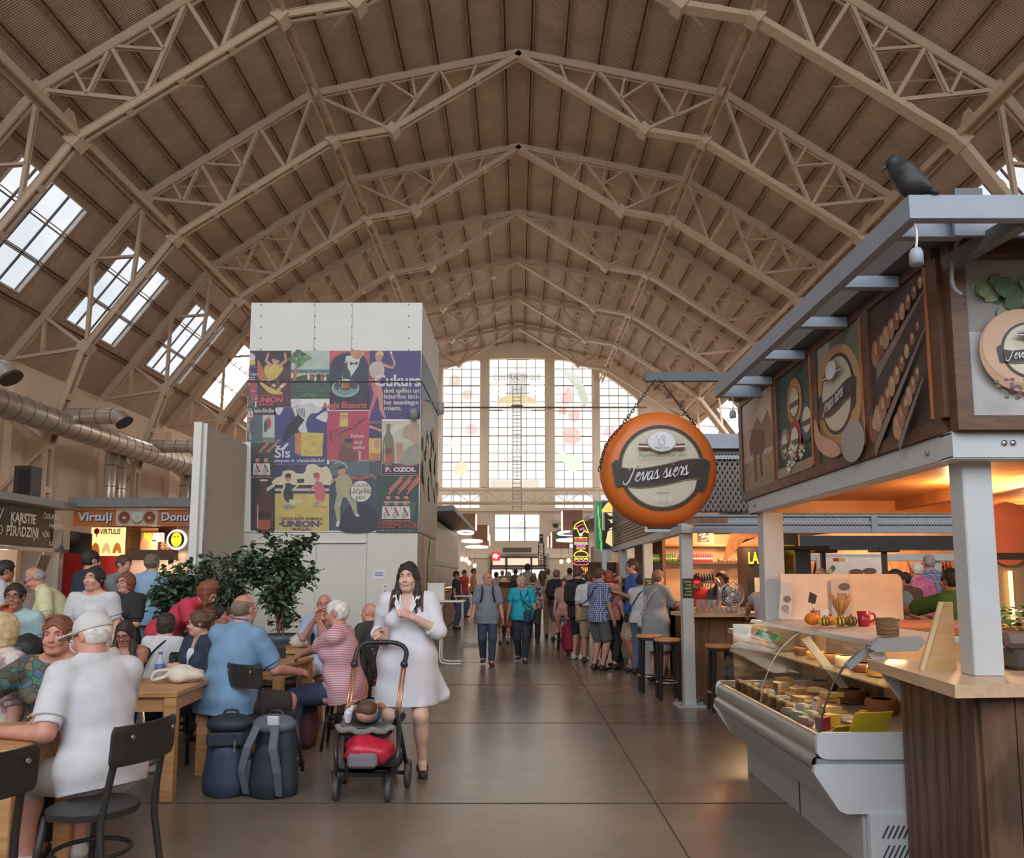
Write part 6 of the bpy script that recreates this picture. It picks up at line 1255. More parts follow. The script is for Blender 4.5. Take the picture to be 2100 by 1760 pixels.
stool_thing((1.8,10.9,0),'round wooden bar stool farthest along the bar, behind the woman in grey');stool_thing((1.93,10.25,0),'round wooden bar stool just beyond the nearest grey bar column');stool_thing((2.38,9.35,0),'round wooden bar stool between the bar column and the deli case');stool_thing((.99,17.3,0),'round bar stool under the seated woman in pink')
fn=thing('table_fan','silver round table fan standing on the bar counter','fan',(D(1500,1222,10.15).x,10.15,1.11));MB().tube([(0,0,0),(0,0,.14)],.018,M_GREY,8).build('stand',fn);MB().lathe([(.08,0),(.08,.012),(.03,.02)],M_GREY,n=18).build('base',fn)
mb=MB()
for r_ in(.15,.12,.09,.06,.03):mb.tube([(r_*math.cos(a),-.05-.0*r_,.22+r_*math.sin(a))for a in[2*PI*i/28 for i in range(28)]],.0035,M_STEELB,5,closed=True)
for i in range(16):a=2*PI*i/16;mb.tube([(0,-.055,.22),(.15*math.cos(a),-.045,.22+.15*math.sin(a))],.002,M_STEELB,4)
mb.build('grille',fn);MB().tube([(.152*math.cos(a),-.02,.22+.152*math.sin(a))for a in[2*PI*i/28 for i in range(28)]],.012,M_STEELB,6,closed=True).build('rim',fn);MB().lathe([(0,-.065),(.03,-.06),(.034,-.03),(.04,.05),(0,.06)],M_LWH,(0,0,.22),16,'Y').build('hub',fn)
for i in range(3):a=2*PI*i/3;MB().ell((.075*math.cos(a),-.015,.22+.075*math.sin(a)),(.06,.006,.045),M('silver blade',(184,180,176),.3,.5),12,(.25,-a,0)).build('blade',fn)
M_GL2=M('drinking glass',(206,196,186),.1,alpha=.4)
def tumbler(px,Y,h,label,m,name='beer_glass'):
 q=D(px,1235,Y);t=thing(name,label,'glass',(q.x,Y,1.11),group='glasses on the bar');MB().lathe([(.03,0),(.036,h),(.033,h),(.028,.008),(0,.008)],M_GL2,n=14).build('glass',t)
 if m:MB().lathe([(0,.01),(.028,.01),(.031,h*.75),(0,h*.75)],m,n=12).build('drink',t)
M_BEER=M('amber beer',(206,132,44),.2,emit=.08)
for i in range(4):tumbler(1432+11*i,10.05,.16,'tall clear glass on the bar beside the column, '+ORD[i]+' from the column',None)
for i in range(7):tumbler(1474+10*i,9.98,.07,'short clear glass by the fan, '+ORD[i]+' in its row',None)
tumbler(1396,10.4,.13,'glass of red ale on the bar near the woman in grey',M('red ale',(150,60,40),.2));tumbler(1404,10.4,.13,'glass of golden beer on the bar near the column',M_BEER)
tp=thing('beer_tap','silver beer tap tower with several taps on the bar','tap',(2.78,11.4,1.11));MB().tube(spline([(0,-.5,0),(0,-.5,.36),(0,.0,.42),(0,.5,.36),(0,.5,0)],6),.03,M_STEELB,10).build('tower',tp)
for i in range(6):MB().tube([(0,-.4+.16*i,.38),(-.08,-.4+.16*i,.36),(-.09,-.4+.16*i,.3)],.01,M_STEELB,6).build('spout',tp);MB().tube([(-.05,-.4+.16*i,.4),(-.06,-.4+.16*i,.5)],.012,M_BLK,6).build('handle',tp)
t=thing('side_table','small square wood high table between the bar stool and the deli case','table',(2.62,8.3,0));bx('tabletop',t,(0,0,.98),(.7,.55,.05),M_LAM,.005);bx('leg',t,(.1,0,.48),(.08,.08,.96),M_BLK);bx('base',t,(.1,0,.015),(.4,.4,.03),M_BLK)
lb=thing('helmet_sign','green and black hanging sign with a bearded helmeted head','sign',(1.88,16.95,2.68));bx('box',lb,(0,0,0),(.44,.14,1.1),M_COL)
s=Sheet((0,-.072,0),(1,0,0),(0,0,1),.002);M_LGR=E_('sign green',(40,120,66),.35);M_LB=M('sign black',(40,44,40),.5);M_LC=E_('sign cream',(232,206,160),.6);M_LO=E_('sign orange',(240,186,84),.8)
s.rect(-.2,-.52,.2,.52,M_LB);s.rect(-.2,-.52,-.06,.52,M_LGR)
for i in range(4):s.ell((-.15+.02*i,.3-.25*i),.02,.14,E_('sign light green',(110,190,110),.6))
s.poly(sp2([(-.06,.3),(-.02,.4),(.08,.5),(.2,.44),(.2,.3)],4,True),M_LO);s.rect(-.06,.28,.2,.3,M_LC);s.rect(-.06,-.1,-.05,.28,M_LC);s.rect(-.03,-.12,-.02,.28,M_LC);s.poly([(.04,.26),(.2,.26),(.2,.2),(.1,.2)],M_LC);s.poly([(.05,.12),(.1,.1),(.12,.04),(.2,.06),(.2,.2),(.14,.12)],M_LC);s.poly([(.08,-.08),(.2,-.02),(.2,-.05),(.1,-.1)],M_LC)
for i in range(5):s.poly([(.05+.012*i,-.14+.008*i),(.062+.02*i,-.13+.008*i),(.03+.045*i+.02,-.4-.03*i),(.0+.045*i,-.38-.03*i)],M_LC)
s.build('print',lb);bx('bracket',lb,(.24,0,.4),(.12,.05,.05),M_GREY)
ne=thing('neon_sign','tall dark brown pillar sign with neon pizza, sandwich and burger','sign',(1.6,20,0));bx('pillar',ne,(0,.08,1.5),(.4,.14,3.0),M('dark brown sign',(72,46,40),.6))
def neon(nm,col,st=1.6):return E_('neon '+nm,col,st)
s=Sheet((0,0.008,0),(1,0,0),(0,0,1),.003);NY,NR,NP,NW,NG,NB=neon('yellow',(255,206,60)),neon('red',(255,84,60)),neon('purple',(214,120,200)),neon('white',(255,250,244)),neon('green',(190,230,110)),neon('blue',(90,180,255))
zz=lambda py:D(1190,py,20).z
s.stroke(sp2([(-.17,zz(1085)),(-.12,zz(1075)),(.06,zz(1068)),(.1,zz(1074)),(.19,zz(1092)),(.1,zz(1090)),(-.02,zz(1096)),(-.1,zz(1084))],4,True),.022,NY,True);s.stroke(sp2([(-.13,zz(1082)),(0,zz(1077)),(.08,zz(1075))],3),.016,NR)
for c in((.0,1086),(.06,1084),(.1,1088)):s.ring((c[0],zz(c[1])),.026,.026,.01,NP,12)
s.ring((0,zz(1097)),.04,.04,.016,NW,16);s.rect(-.008,zz(1105),.008,zz(1100),NW)
for py,m,wv in((1103,NY,0),(1106,NR,.012),(1109,NR,.018),(1113,NG,.014),(1116,NW,0),(1120,NP,.014),(1123,NR,0),(1126,NY,0)):w_=.17 if py<1119 else .12;s.stroke([(-w_+2*w_*i/8,zz(py)+wv*(1 if i%2 else-1))for i in range(9)],.016,m)
s.rect(-.007,zz(1132),.007,zz(1127),NW)
s.stroke(sp2([(-.18,zz(1141)),(-.14,zz(1134)),(0,zz(1130)),(.14,zz(1134)),(.18,zz(1141))],4),.022,NY);s.rect(-.18,zz(1142),.18,zz(1141),NY);s.stroke([(-.18+.36*i/8,zz(1145)+.015*(1 if i%2 else-1))for i in range(9)],.02,NG);s.stroke([(-.18+.36*i/6,zz(1148)+.02*(1 if i%2 else-1))for i in range(7)],.018,NY);s.rect(-.17,zz(1152),.17,zz(1151),NP);s.stroke(sp2([(-.18,zz(1154)),(-.16,zz(1158)),(0,zz(1159)),(.16,zz(1158)),(.18,zz(1154))],3),.022,NR)
for i in range(4):s.rect(.02+.04*i,zz(1178),.035+.04*i,zz(1164),neon('orange',(255,160,50)))
s.stroke([(-.02,zz(1166)),(.02,zz(1163))],.02,NB);s.stroke(sp2([(-.02,zz(1184)),(.08,zz(1188)),(.18,zz(1184))],3),.02,NB);s.build('neon_tube',ne)
t=thing('grey_canopy','grey canopy roof sloping over the stall behind the neon sign','canopy',(2.6,22,2.95));bx('roof',t,(.2,2.5,.35),(1.9,8,.12),M_COL,0,(0,-.16,0));bx('white_panel',t,(-.25,-.4,-.35),(.5,.1,1.2),M('white corrugated curtain',(206,200,190),.5));bx('post',t,(-.3,-1.0,-1.45),(.12,.12,3.0),M_COL)
t=thing('framed_sign','dark sign in a pale frame under the cheese sign','sign',(1.95,10.3,2.3));bx('frame',t,(0,0,0),(.56,.06,.3),M_COL);bx('panel',t,(-.05,-.035,0),(.4,.01,.22),M_BLK)
hs=thing('ham_stall','warm lit market stall with grey frames behind the green shirted man','stall',(8.6,17.0,0));bx('back_wall',hs,(0,1.2,1.4),(7.5,.1,2.8),M('amber glowing stall wall',(206,140,90),.6,var=.35,vs=2.5,emit=.3));bx('grey_beam',hs,(.2,-.1,1.98),(7.5,.4,.14),M_COL);bx('upper_band',hs,(0,.1,2.3),(7.5,.5,.3),M_BLK);bx('counter',hs,(0,0,.5),(7.5,.6,1.0),M_PLB)  # back wall emits by itself to look warmly lit
for x in(-2.6,-1.1,.4,2.0):bx('post',hs,(x,-.1,1.2),(.16,.16,1.6),M_COL)
M_HAM=M('cured ham',(150,74,46),.4,var=.2);rr=random.Random(6);_ham=None
for i in range(9):
 x=6.3+.42*i;lab='cured ham hanging in the warm back stall, '+ORD[i]+' along'
 if _ham is None:_ham=thing('hanging_ham',lab,'ham',(x,17.7,1.3),0,'hanging hams');MB().lathe([(.001,0),(.07,.05),(.1,.18),(.07,.34),(.03,.48),(.02,.55)],M_HAM,n=14).build('ham',_ham);MB().tube([(0,0,.54),(0,0,.66)],.008,M_BLK,5).build('hook',_ham)
 else:dup(_ham,(x,17.7,1.3+.06*rr.random()),rr.random(),lab,'hanging hams')
for i in range(16):
 t=thing('back_bottle','small bottle on the lit shelf of the back stall, '+(ORD+['thirteenth','fourteenth','fifteenth','sixteenth'])[i]+' along','bottle',(8.9+.16*i,17.9,1.62),group='bottles in the back stall');MB().lathe([(.035,0),(.037,.16),(.014,.22),(.014,.28)],[M('amber bottle',(176,96,40),.3),M('dark bottle',(84,52,44),.3),M('red bottle',(156,52,44),.3)][i%3],n=10).build('body',t)
bx('shelf',hs,(1.6,.95,1.58),(3.4,.3,.05),M_ORW)
oc=thing('overhead_shelf','steel overhead shelf crossing behind the stall columns with boxes on it','shelf',(4.3,10.2,2.34));bx('deck',oc,(-.1,.1,0),(3.6,.6,.02),M_GB);bx('support',oc,(-1.6,.3,-.1),(.05,.05,.2),M_GB)
for i,(x,w_,h_,c)in enumerate([(2.95,.5,.3,(180,160,150)),(3.5,.35,.22,(96,116,140)),(3.95,.45,.32,(196,180,166)),(4.45,.4,.2,(150,140,136)),(4.95,.5,.24,(92,140,130)),(5.4,.4,.32,(170,150,140))]):
 t=thing('storage_box',['beige','blue','cream','grey','teal','taupe'][i]+' storage box on the steel overhead shelf','box',(x,10.25,2.355),group='boxes on the overhead shelf');bx('carton',t,(0,0,h_/2),(w_,.4,h_),M('carton %d'%i,c,.6));bx('lid',t,(0,0,h_+.01),(w_+.02,.42,.02),M('carton lid %d'%i,tuple(min(255,v+16)for v in c),.6))
for i,(px,Y,h_)in enumerate(((1647,11.2,1.95),(1690,12.6,1.95),(1816,12.2,1.95))):
 q=D(px,1200,Y);t=thing('dark_post',['wide dark post right of the mustard poster','thin dark lamp post with a flat head behind the white board','thin dark post with a flat head near the hams'][i],'post',(q.x,Y,0),group='dark posts behind the stall');w_=.22 if i==0 else .06;bx('shaft',t,(0,0,h_/2),(w_,.08,h_),M_BLK);bx('head',t,(0,0,h_+.02),(w_*2+.25,.3,.05),M_BLK,.01)
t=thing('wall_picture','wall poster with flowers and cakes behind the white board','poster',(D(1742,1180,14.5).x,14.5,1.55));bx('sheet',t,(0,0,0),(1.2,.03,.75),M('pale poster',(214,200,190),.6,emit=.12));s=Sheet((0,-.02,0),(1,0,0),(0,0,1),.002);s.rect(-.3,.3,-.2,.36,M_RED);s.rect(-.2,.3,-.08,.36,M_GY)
for i in range(16):blob(s,(-.45+.22*random.random(),-.2+.4*random.random()),.05,M('poster bloom %d'%(i%3),[(140,150,90),(206,190,120),(96,110,66)][i%3],.6),i)
for c in((.1,.1),(.35,.12),(.3,-.1),(-.05,-.2)):s.ell(c,.13,.06,M('poster cake',(120,80,66),.6))
s.build('print',t)
hk=thing('high_counter','long wooden drinking counter in front of the green shirted man','counter',(4.35,8.6,0));bx('tabletop',hk,(0,0,1.06),(1.5,.5,.05),M_ORW);bx('tabletop',hk,(.1,-.6,.93),(1.3,.4,.04),M_ORW);bx('leg',hk,(.5,0,.52),(.08,.4,1.04),M_BLK);bx('leg',hk,(-.5,0,.52),(.08,.4,1.04),M_BLK)
for i,(x,y,z,e)in enumerate(((3.0,5.2,2.05,26),(3.3,11.6,2.2,60),(3.5,12.8,2.2,40),(4.4,6.5,2.0,16),(8.0,17.25,1.98,60),(-3.6,38,2.4,120),(3.4,39,2.4,70),(-11.8,25.3,2.6,60),(-14.2,21.6,2.2,26))):  # unseen warm lamps and housings added to brighten the stalls
 t=thing('fill_lamp','added warm fill lamp '+['under the cheese stall ceiling','over the beer counter','above the bar shelf','at the back edge of the cheese stall ceiling','in the ham stall','in the far striped stall','in the far dark stall','inside the donut kiosk','inside the pie kiosk'][i],'lamp',(x,y,z+.1),group='added stall fill lamps');MB().lathe([(.0,.02),(.07,.02),(.06,.06),(0,.07)],M_BLK,n=14).build('housing',t)
 L=bpy.data.lights.new('bulb','POINT');L.energy=e;L.color=(1,.66,.36);L.shadow_soft_size=.08;o=bpy.data.objects.new('bulb',L);C.objects.link(o);o.parent=t;o.location=(0,0,-.06)
def V(*a):return np.array(a,dtype=np.float64)
def nrm(v):n=np.linalg.norm(v);return v/n if n>1e-9 else v
class Fld:
 def __init__(s,lo,hi,h):
  s.h=h;s.lo=np.array(lo);s.ax=[np.arange(lo[i],hi[i]+h,h,dtype=np.float32)for i in range(3)]
  s.F=np.full([len(a)for a in s.ax],1.0,dtype=np.float32)
 def sub(s,lo,hi):
  sl=[]
  for i in range(3):
   a=max(0,int((lo[i]-s.lo[i])/s.h)-1);b=min(len(s.ax[i]),int((hi[i]-s.lo[i])/s.h)+3)
   if b<=a:return None
   sl.append(slice(a,b))
  return tuple(sl),s.ax[0][sl[0]][:,None,None],s.ax[1][sl[1]][None,:,None],s.ax[2][sl[2]][None,None,:]
 def _mix(s,sl,d,k,op):
  a=s.F[sl]
  if op=='add':h=np.clip(.5+.5*(a-d)/k,0,1);s.F[sl]=a*(1-h)+d*h-k*h*(1-h)
  else:d=-d;h=np.clip(.5-.5*(a-d)/k,0,1);s.F[sl]=a*(1-h)+d*h+k*h*(1-h)
 def cone(s,a,b,ra,rb,k=.02,sq=None,op='add',cutb=None):
  m=max(ra,rb)+k+.01
  if sq is not None and sq[1]<1:m/=sq[1]
  q=s.sub(np.minimum(a,b)-m,np.maximum(a,b)+m)
  if q is None:return
  sl,X,Y,Z=q;ba=b-a;L2=max(1e-8,float(ba@ba))
  x,y,z=X-a[0],Y-a[1],Z-a[2]
  t=np.clip((x*ba[0]+y*ba[1]+z*ba[2])/L2,0,1)
  x,y,z=x-t*ba[0],y-t*ba[1],z-t*ba[2]
  d2=x*x+y*y+z*z
  if sq is not None:
   n,f=sq;dn=x*n[0]+y*n[1]+z*n[2];d2=d2+(f*f-1)*dn*dn
  d=np.sqrt(np.maximum(d2,1e-12))-(ra+(rb-ra)*t)
  if cutb is not None:
   u=nrm(ba);p=a+ba*cutb;d=np.maximum(d,(X-p[0])*u[0]+(Y-p[1])*u[1]+(Z-p[2])*u[2])
  s._mix(sl,d.astype(np.float32),k,op)
 def ell(s,c,r,A=None,k=.02,op='add'):
  A=np.eye(3)if A is None else A;m=max(r)+k+.01;q=s.sub(c-m,c+m)
  if q is None:return
  sl,X,Y,Z=q;x,y,z=X-c[0],Y-c[1],Z-c[2];k0=0;k1=0
  for i in range(3):
   w=x*A[i][0]+y*A[i][1]+z*A[i][2];k0=k0+(w/r[i])**2;k1=k1+(w/r[i]**2)**2
  k0=np.sqrt(k0);d=k0*(k0-1)/np.sqrt(np.maximum(k1,1e-9));s._mix(sl,d.astype(np.float32),k,op)
 def cut(s,p,n):
  n=nrm(n);d=(s.ax[0][:,None,None]-p[0])*n[0]+(s.ax[1][None,:,None]-p[1])*n[1]+(s.ax[2][None,None,:]-p[2])*n[2];s.F=np.maximum(s.F,d.astype(np.float32))
 def wrinkle(s,amp,f=22.0,seed=0):
  X,Y,Z=s.ax[0][:,None,None],s.ax[1][None,:,None],s.ax[2][None,None,:]
  s.F=s.F+amp*(np.sin(f*X+.6*f*Z+seed+2*np.sin(5*Y))*np.sin(.8*f*Z+7*Y+seed*2)+.6*np.sin(1.7*f*Z+9*X+seed)).astype(np.float32)
 def mesh(s,name,mat,parent=None):
  F=s.F;n=F.shape;I=F<0
  c=np.zeros([q-1 for q in n],dtype=np.int8);offs=[(i,j,k)for i in(0,1)for j in(0,1)for k in(0,1)]
  for i,j,k in offs:c+=I[i:n[0]-1+i,j:n[1]-1+j,k:n[2]-1+k]
  idx=np.argwhere((c>0)&(c<8))
  if len(idx)==0:return None
  vals=np.stack([F[idx[:,0]+i,idx[:,1]+j,idx[:,2]+k]for i,j,k in offs],1)
  pos=np.zeros((len(idx),3));cnt=np.zeros(len(idx));O=np.array(offs,dtype=float)
  for a in range(8):
   for b in range(a+1,8):
    if np.abs(O[a]-O[b]).sum()!=1:continue
    va,vb=vals[:,a],vals[:,b];mk=(va<0)!=(vb<0);t=np.where(mk,va/np.where(mk,va-vb,1),0)
    pos+=np.where(mk[:,None],O[a]+(O[b]-O[a])*t[:,None],0);cnt+=mk
  P=s.lo+(idx+pos/cnt[:,None])*s.h
  vid=np.full(c.shape,-1,dtype=np.int32);vid[tuple(idx.T)]=np.arange(len(idx));Q=[]
  for ax in range(3):
   a1,a2=(ax+1)%3,(ax+2)%3
   s0=[slice(None)]*3;s1=[slice(None)]*3;s0[ax]=slice(0,n[ax]-1);s1[ax]=slice(1,n[ax])
   A,B=I[tuple(s0)],I[tuple(s1)];e=np.argwhere(A!=B)
   e=e[(e[:,a1]>0)&(e[:,a2]>0)&(e[:,a1]<n[a1]-1)&(e[:,a2]<n[a2]-1)]
   if len(e)==0:continue
   def cell(d1,d2):q=e.copy();q[:,a1]-=d1;q[:,a2]-=d2;return vid[q[:,0],q[:,1],q[:,2]]
   q=np.stack([cell(1,1),cell(0,1),cell(0,0),cell(1,0)],1);fl=~A[tuple(e.T)];q[fl]=q[fl][:,::-1];Q.append(q)
  Q=np.concatenate(Q);me=bpy.data.meshes.new(name);me.vertices.add(len(P));me.vertices.foreach_set('co',P.astype(np.float32).ravel())
  me.loops.add(Q.size);me.loops.foreach_set('vertex_index',Q.astype(np.int32).ravel());me.polygons.add(len(Q));me.polygons.foreach_set('loop_start',np.arange(0,Q.size,4,dtype=np.int32))
  me.polygons.foreach_set('use_smooth',np.ones(len(Q),dtype=bool));me.update(calc_edges=True);me.materials.append(mat)
  o=bpy.data.objects.new(name,me);C.objects.link(o);o.parent=parent;return o
def skin(name,c):
 if name in MATS:return MATS[name]
 k=NT(name);v=k.coord();n=k.add('ShaderNodeTexNoise');n.inputs['Scale'].default_value=18;n.inputs['Detail'].default_value=3;k.link(v,n.inputs['Vector']);l=lin(c)
 k.link(k.ramp(n.outputs['Fac'],[(.35,(l[0]*.9,l[1]*.82,l[2]*.8,1)),(.65,l)]),k.b.inputs['Base Color']);k.b.inputs['Roughness'].default_value=.5
 MATS[name]=k.m;return k.m
SK=[skin('fair skin',(214,166,144)),skin('pink skin',(206,150,132)),skin('tanned skin',(184,130,106)),skin('pale skin',(222,184,166))]
def cloth(name,col,rough=.85):return M('cloth '+name,col,rough,var=.1,vs=10,bump=.08,bs=160)
def patt(name,kind,c0,c1,c2=None,sc=1.0,rot=0.0):
 key='cloth '+name
 if key in MATS:return MATS[key]
 k=NT(key);v=k.coord('Object',(sc,sc,sc),(0,rot,0))
 def bands(d,s_,lo,hi):
  w=k.add('ShaderNodeTexWave',bands_direction=d);w.inputs['Scale'].default_value=s_;k.link(v,w.inputs['Vector']);return k.ramp(w.outputs['Fac'],[(lo,(0,0,0,1)),(hi,(1,1,1,1))])
 if kind=='stripe':o=k.mix(bands('Z',22,.45,.55),lin(c0),lin(c1))
 elif kind=='check':
  a=k.mix(bands('Z',7,.55,.65),lin(c0),lin(c1));o=k.mix(bands('X',7,.55,.65),a,lin(c2 or c1))
  o=k.mix(k.mix(.5,bands('Y',7,.55,.65),(0,0,0,1)),o,lin(c2 or c1))
 elif kind=='leaf':
  vo=k.add('ShaderNodeTexVoronoi');vo.inputs['Scale'].default_value=19;k.link(v,vo.inputs['Vector'])
  sep=k.add('ShaderNodeSeparateColor');k.link(vo.outputs['Color'],sep.inputs[0]);o=k.ramp(sep.outputs[0],[(0,lin((92,84,74))),(.22,lin((62,112,100))),(.4,lin((120,108,92))),(.55,lin((178,122,108))),(.7,lin((66,106,130))),(.85,lin((76,74,64)))],'CONSTANT')
  vd=k.add('ShaderNodeTexVoronoi',feature='DISTANCE_TO_EDGE');vd.inputs['Scale'].default_value=19;k.link(v,vd.inputs['Vector']);e=k.ramp(vd.outputs['Distance'],[(.03,(0,0,0,1)),(.06,(1,1,1,1))]);o=k.mix(e,lin((44,48,46)),o)
  w=k.add('ShaderNodeTexWave',bands_direction='DIAGONAL');w.inputs['Scale'].default_value=44;k.link(v,w.inputs['Vector']);o=k.mix(k.math('MULTIPLY',k.math('GREATER_THAN',w.outputs['Fac'],.86),.18),o,lin((206,200,180)))
 else:
  n=k.add('ShaderNodeTexNoise');n.inputs['Scale'].default_value=16;n.inputs['Detail'].default_value=2;k.link(v,n.inputs['Vector']);o=k.ramp(n.outputs['Fac'],[(.4,lin(c0)),(.5,lin(c1)),(.6,lin(c2 or c0))],'CONSTANT')
 k.link(o,k.b.inputs['Base Color']);k.b.inputs['Roughness'].default_value=.85;MATS[key]=k.m;return k.m
M_EYEW=M('eye white',(214,208,202),.3);M_IRIS=M('dark iris',(52,40,34),.2);M_LIP=M('lip',(176,104,96),.5);M_LENS=M('dark lens',(50,44,44),.15)
HR={n:M('hair '+n,c,.6,var=.3,vs=30,bump=.5,bs=90)for n,c in dict(dark=(54,44,40),brown=(92,66,52),auburn=(128,78,58),blond=(206,180,138),grey=(158,152,148),white=(222,216,210),red=(140,70,50),greybrown=(122,106,94)).items()}
def ik(S,T,l1,l2,hint):
 d=T-S;L=np.linalg.norm(d);mx=(l1+l2)*.998
 if L>mx:T=S+d/L*mx;d=T-S;L=mx
 if L<abs(l1-l2)+.02:L=abs(l1-l2)+.02;T=S+nrm(d)*L
 u=nrm(d);a=(l1*l1-l2*l2+L*L)/(2*L);hh=math.sqrt(max(0,l1*l1-a*a));w=hint-u*(hint@u);return S+u*a+nrm(w)*hh,T
PEOPLE={}
def person(key,label,head,Y,face=0,top=None,bottom=('trousers',None),hair=('short','dark'),sk=0,sit=None,lean=0,side=0,twist=0,hyaw=0,hpitch=0,armL=None,armR=None,girth=1.0,bust=0.0,belly=0.0,q=.009,feet=None,shoes=None,group=None,sleeve=.55,hem=.06,neck='crew',dress=None,glasses=None,cap=None,hipw=1.0,blen=1.0,extra=None,k=None,seat_f=None,hintL=None,hintR=None,flare=None,detail=None,curl=.5,scl_at=None,sunglass=False):
 hp=np.array(D(head[0],head[1],Y))if scl_at is None else np.array(scl_at)
 cl=math.cos(R_(lean));base=0 if sit is None else sit
 if k is None:k=hp[2]/(.92+.675*cl)if sit is None else(hp[2]-sit)/(.1+.675*cl)
 k=max(.82,min(1.16,k))
 P0=V(0,0,.92*k if sit is None else sit+.1*k)
 U=nrm(V(math.sin(R_(side)),-math.sin(R_(lean)),cl));Lx=V(math.cos(R_(twist)),math.sin(R_(twist)),0);Lx=nrm(Lx-U*(Lx@U));Fv=np.cross(Lx,U)
 W,Cc,Sc,Nb=P0+U*.15*k,P0+U*.33*k,P0+U*.475*k,P0+U*.545*k
 hu=nrm(U*.6+V(0,0,.4)+Fv*.15*(1 if lean<40 else .4));Hc=Nb+hu*.13*k
 a=R_(hyaw);hF=nrm(Fv-V(0,0,1)*Fv[2]*.7);hL=nrm(np.cross(V(0,0,1),hF));hL=hL if hL@Lx>0 else-hL
 hF2=hF*math.cos(a)+hL*math.sin(a);hL=nrm(np.cross(hF2,V(0,0,1)));hL=-hL if hL@(Lx*math.cos(a)-Fv*math.sin(a))<0 else hL
 p=R_(hpitch);hU0=V(0,0,1);hF=hF2*math.cos(p)-hU0*math.sin(p);hU=hU0*math.cos(p)+hF2*math.sin(p)
 HA=np.array([hL,-hF,hU]);hpt=lambda x,y,z:Hc+(hL*x-hF*y+hU*z)*k
 rz=R_(face);cz,sz=math.cos(rz),math.sin(rz);Rw=np.array([[cz,-sz,0],[sz,cz,0],[0,0,1]])
 loc=hp-Rw@V(Hc[0],Hc[1],0);loc[2]=0
 toL=lambda w:Rw.T@(np.array(w)-loc)
 sw=.168*k*(.9+.1*girth);J={}
 for sd,arm,hint in((1,armL,hintL),(-1,armR,hintR)):
  S=Sc+Lx*sd*sw
  if arm is None:T=S+V(sd*.09*girth,-.07,-.52)*k+U*0
  elif isinstance(arm,tuple)and arm[0]=='w':T=toL(arm[1])
  else:T=V(*arm)
  E,T=ik(S,T,.285*k,.255*k,V(sd*.35,.75,-.35)if hint is None else V(*hint));J[sd]=(S,E,T,arm is None)
 LG={}
 for sd in(1,-1):
  Hp=P0+V(sd*.092*k*hipw,0,-.02*k)
  if feet is not None and feet!='walk':T=V(*feet[0 if sd>0 else 1])
  elif sit is None:T=V(sd*.1*k,.01,.085*k)
  else:T=V(sd*.13*k,-.42*k-.02,.085*k)
  if feet is not None and feet=='walk':T=V(sd*.07*k,-.17*k*sd,(.085 if sd>0 else .11)*k)
  Kn,T=ik(Hp,T,.43*k,.42*k,V(sd*.12,-1,.12 if sit is None else .8));LG[sd]=(Hp,Kn,T)
 pts=[P0,Hc+V(0,0,.14*k),Hc-hF*.12*k,Hc+hF*.14*k,Sc]+[x for v in J.values()for x in v[:3]]+[x for v in LG.values()for x in v]
 lo=np.min(pts,0)-.22*max(1,girth);hi=np.max(pts,0)+.22*max(1,girth);lo[2]=-.02
 g=girth;sqf=(Fv,1.42-.12*(g-1)*3)
 def torso(f,e=0.0,kk=.05,hemz=None):
  f.ell(P0+U*.02*k,((.162*g*hipw)*k+e,(.118*g)*k+e,.12*k+e),np.array([Lx,-Fv,U]),kk);f.cone(P0+U*.06*k,Cc-U*.06*k,.135*g*k+e,.145*(.5+.5*g)*k+e,kk,sqf)
  f.ell(Cc+U*.02*k,(.152*(.5+.5*g)*k+e,.112*(.5+.5*g)*k+e,.17*k+e),np.array([Lx,-Fv,U]),kk)
  if belly:f.ell(W+Fv*.07*g*k,(.13*g*k+e,.05*k+belly*k+e,.14*k+e),np.array([Lx,-Fv,U]),kk)
  if bust:
   for sd in(1,-1):f.ell(Cc+Lx*sd*.072*k*g+Fv*(.085*(.5+.5*g))*k+U*-.005*k,(.062*k*g+e,.05*k+bust*k+e,.065*k+e),np.array([Lx,-Fv,U]),.04)
  f.cone(Sc-Lx*sw*.92-U*.012*k,Sc+Lx*sw*.92-U*.012*k,.058*k+e,.058*k+e,kk)
  for sd in(1,-1):f.cone(Nb+U*.01*k,Sc+Lx*sd*sw*.8+U*.012*k,.048*k+e,.042*k+e,.03)
 f=Fld(lo,hi,q);torso(f)
 for sd in(1,-1):
  S,E,T,hang=J[sd];f.cone(S,E,.052*k*(.5+.5*g),.04*k*(.5+.5*g),.03);f.ell(S+(E-S)*.3,(.05*k*(.4+.6*g),)*3,None,.04)
  Hp,Kn,T=LG[sd];f.cone(Hp,Kn,.082*k*(.5+.5*g),.056*k*(.6+.4*g),.04);f.cone(Kn,T,.055*k*(.6+.4*g),.034*k,.03);c=Kn+(T-Kn)*.3;f.ell(c+V(0,.018*k,0),(.05*k*(.6+.4*g),.052*k,.1*k),None,.04)
 FB=f.F.copy()
 def cover(c,e=.009,m=.032):c.F=np.minimum(c.F,np.maximum(FB-e,c.F-m))
 f.cone(Nb-U*.02*k,Hc-hU*.04*k+hF*-.005*k,.056*k*(.6+.4*g),.052*k*(.7+.3*g),.025)
 f.ell(hpt(0,.012,.022),(.073*k,.093*k,.09*k),HA,.02);f.ell(hpt(0,-.03,-.035),(.06*k*(.7+.3*g),.064*k,.08*k),HA,.03);f.cone(hpt(-.018,-.062,-.092),hpt(.018,-.062,-.092),.024*k,.024*k,.02)
 f.cone(hpt(-.036,-.012,-.072),hpt(.036,-.012,-.072),.027*k*(.6+.4*g),.027*k*(.6+.4*g),.03)
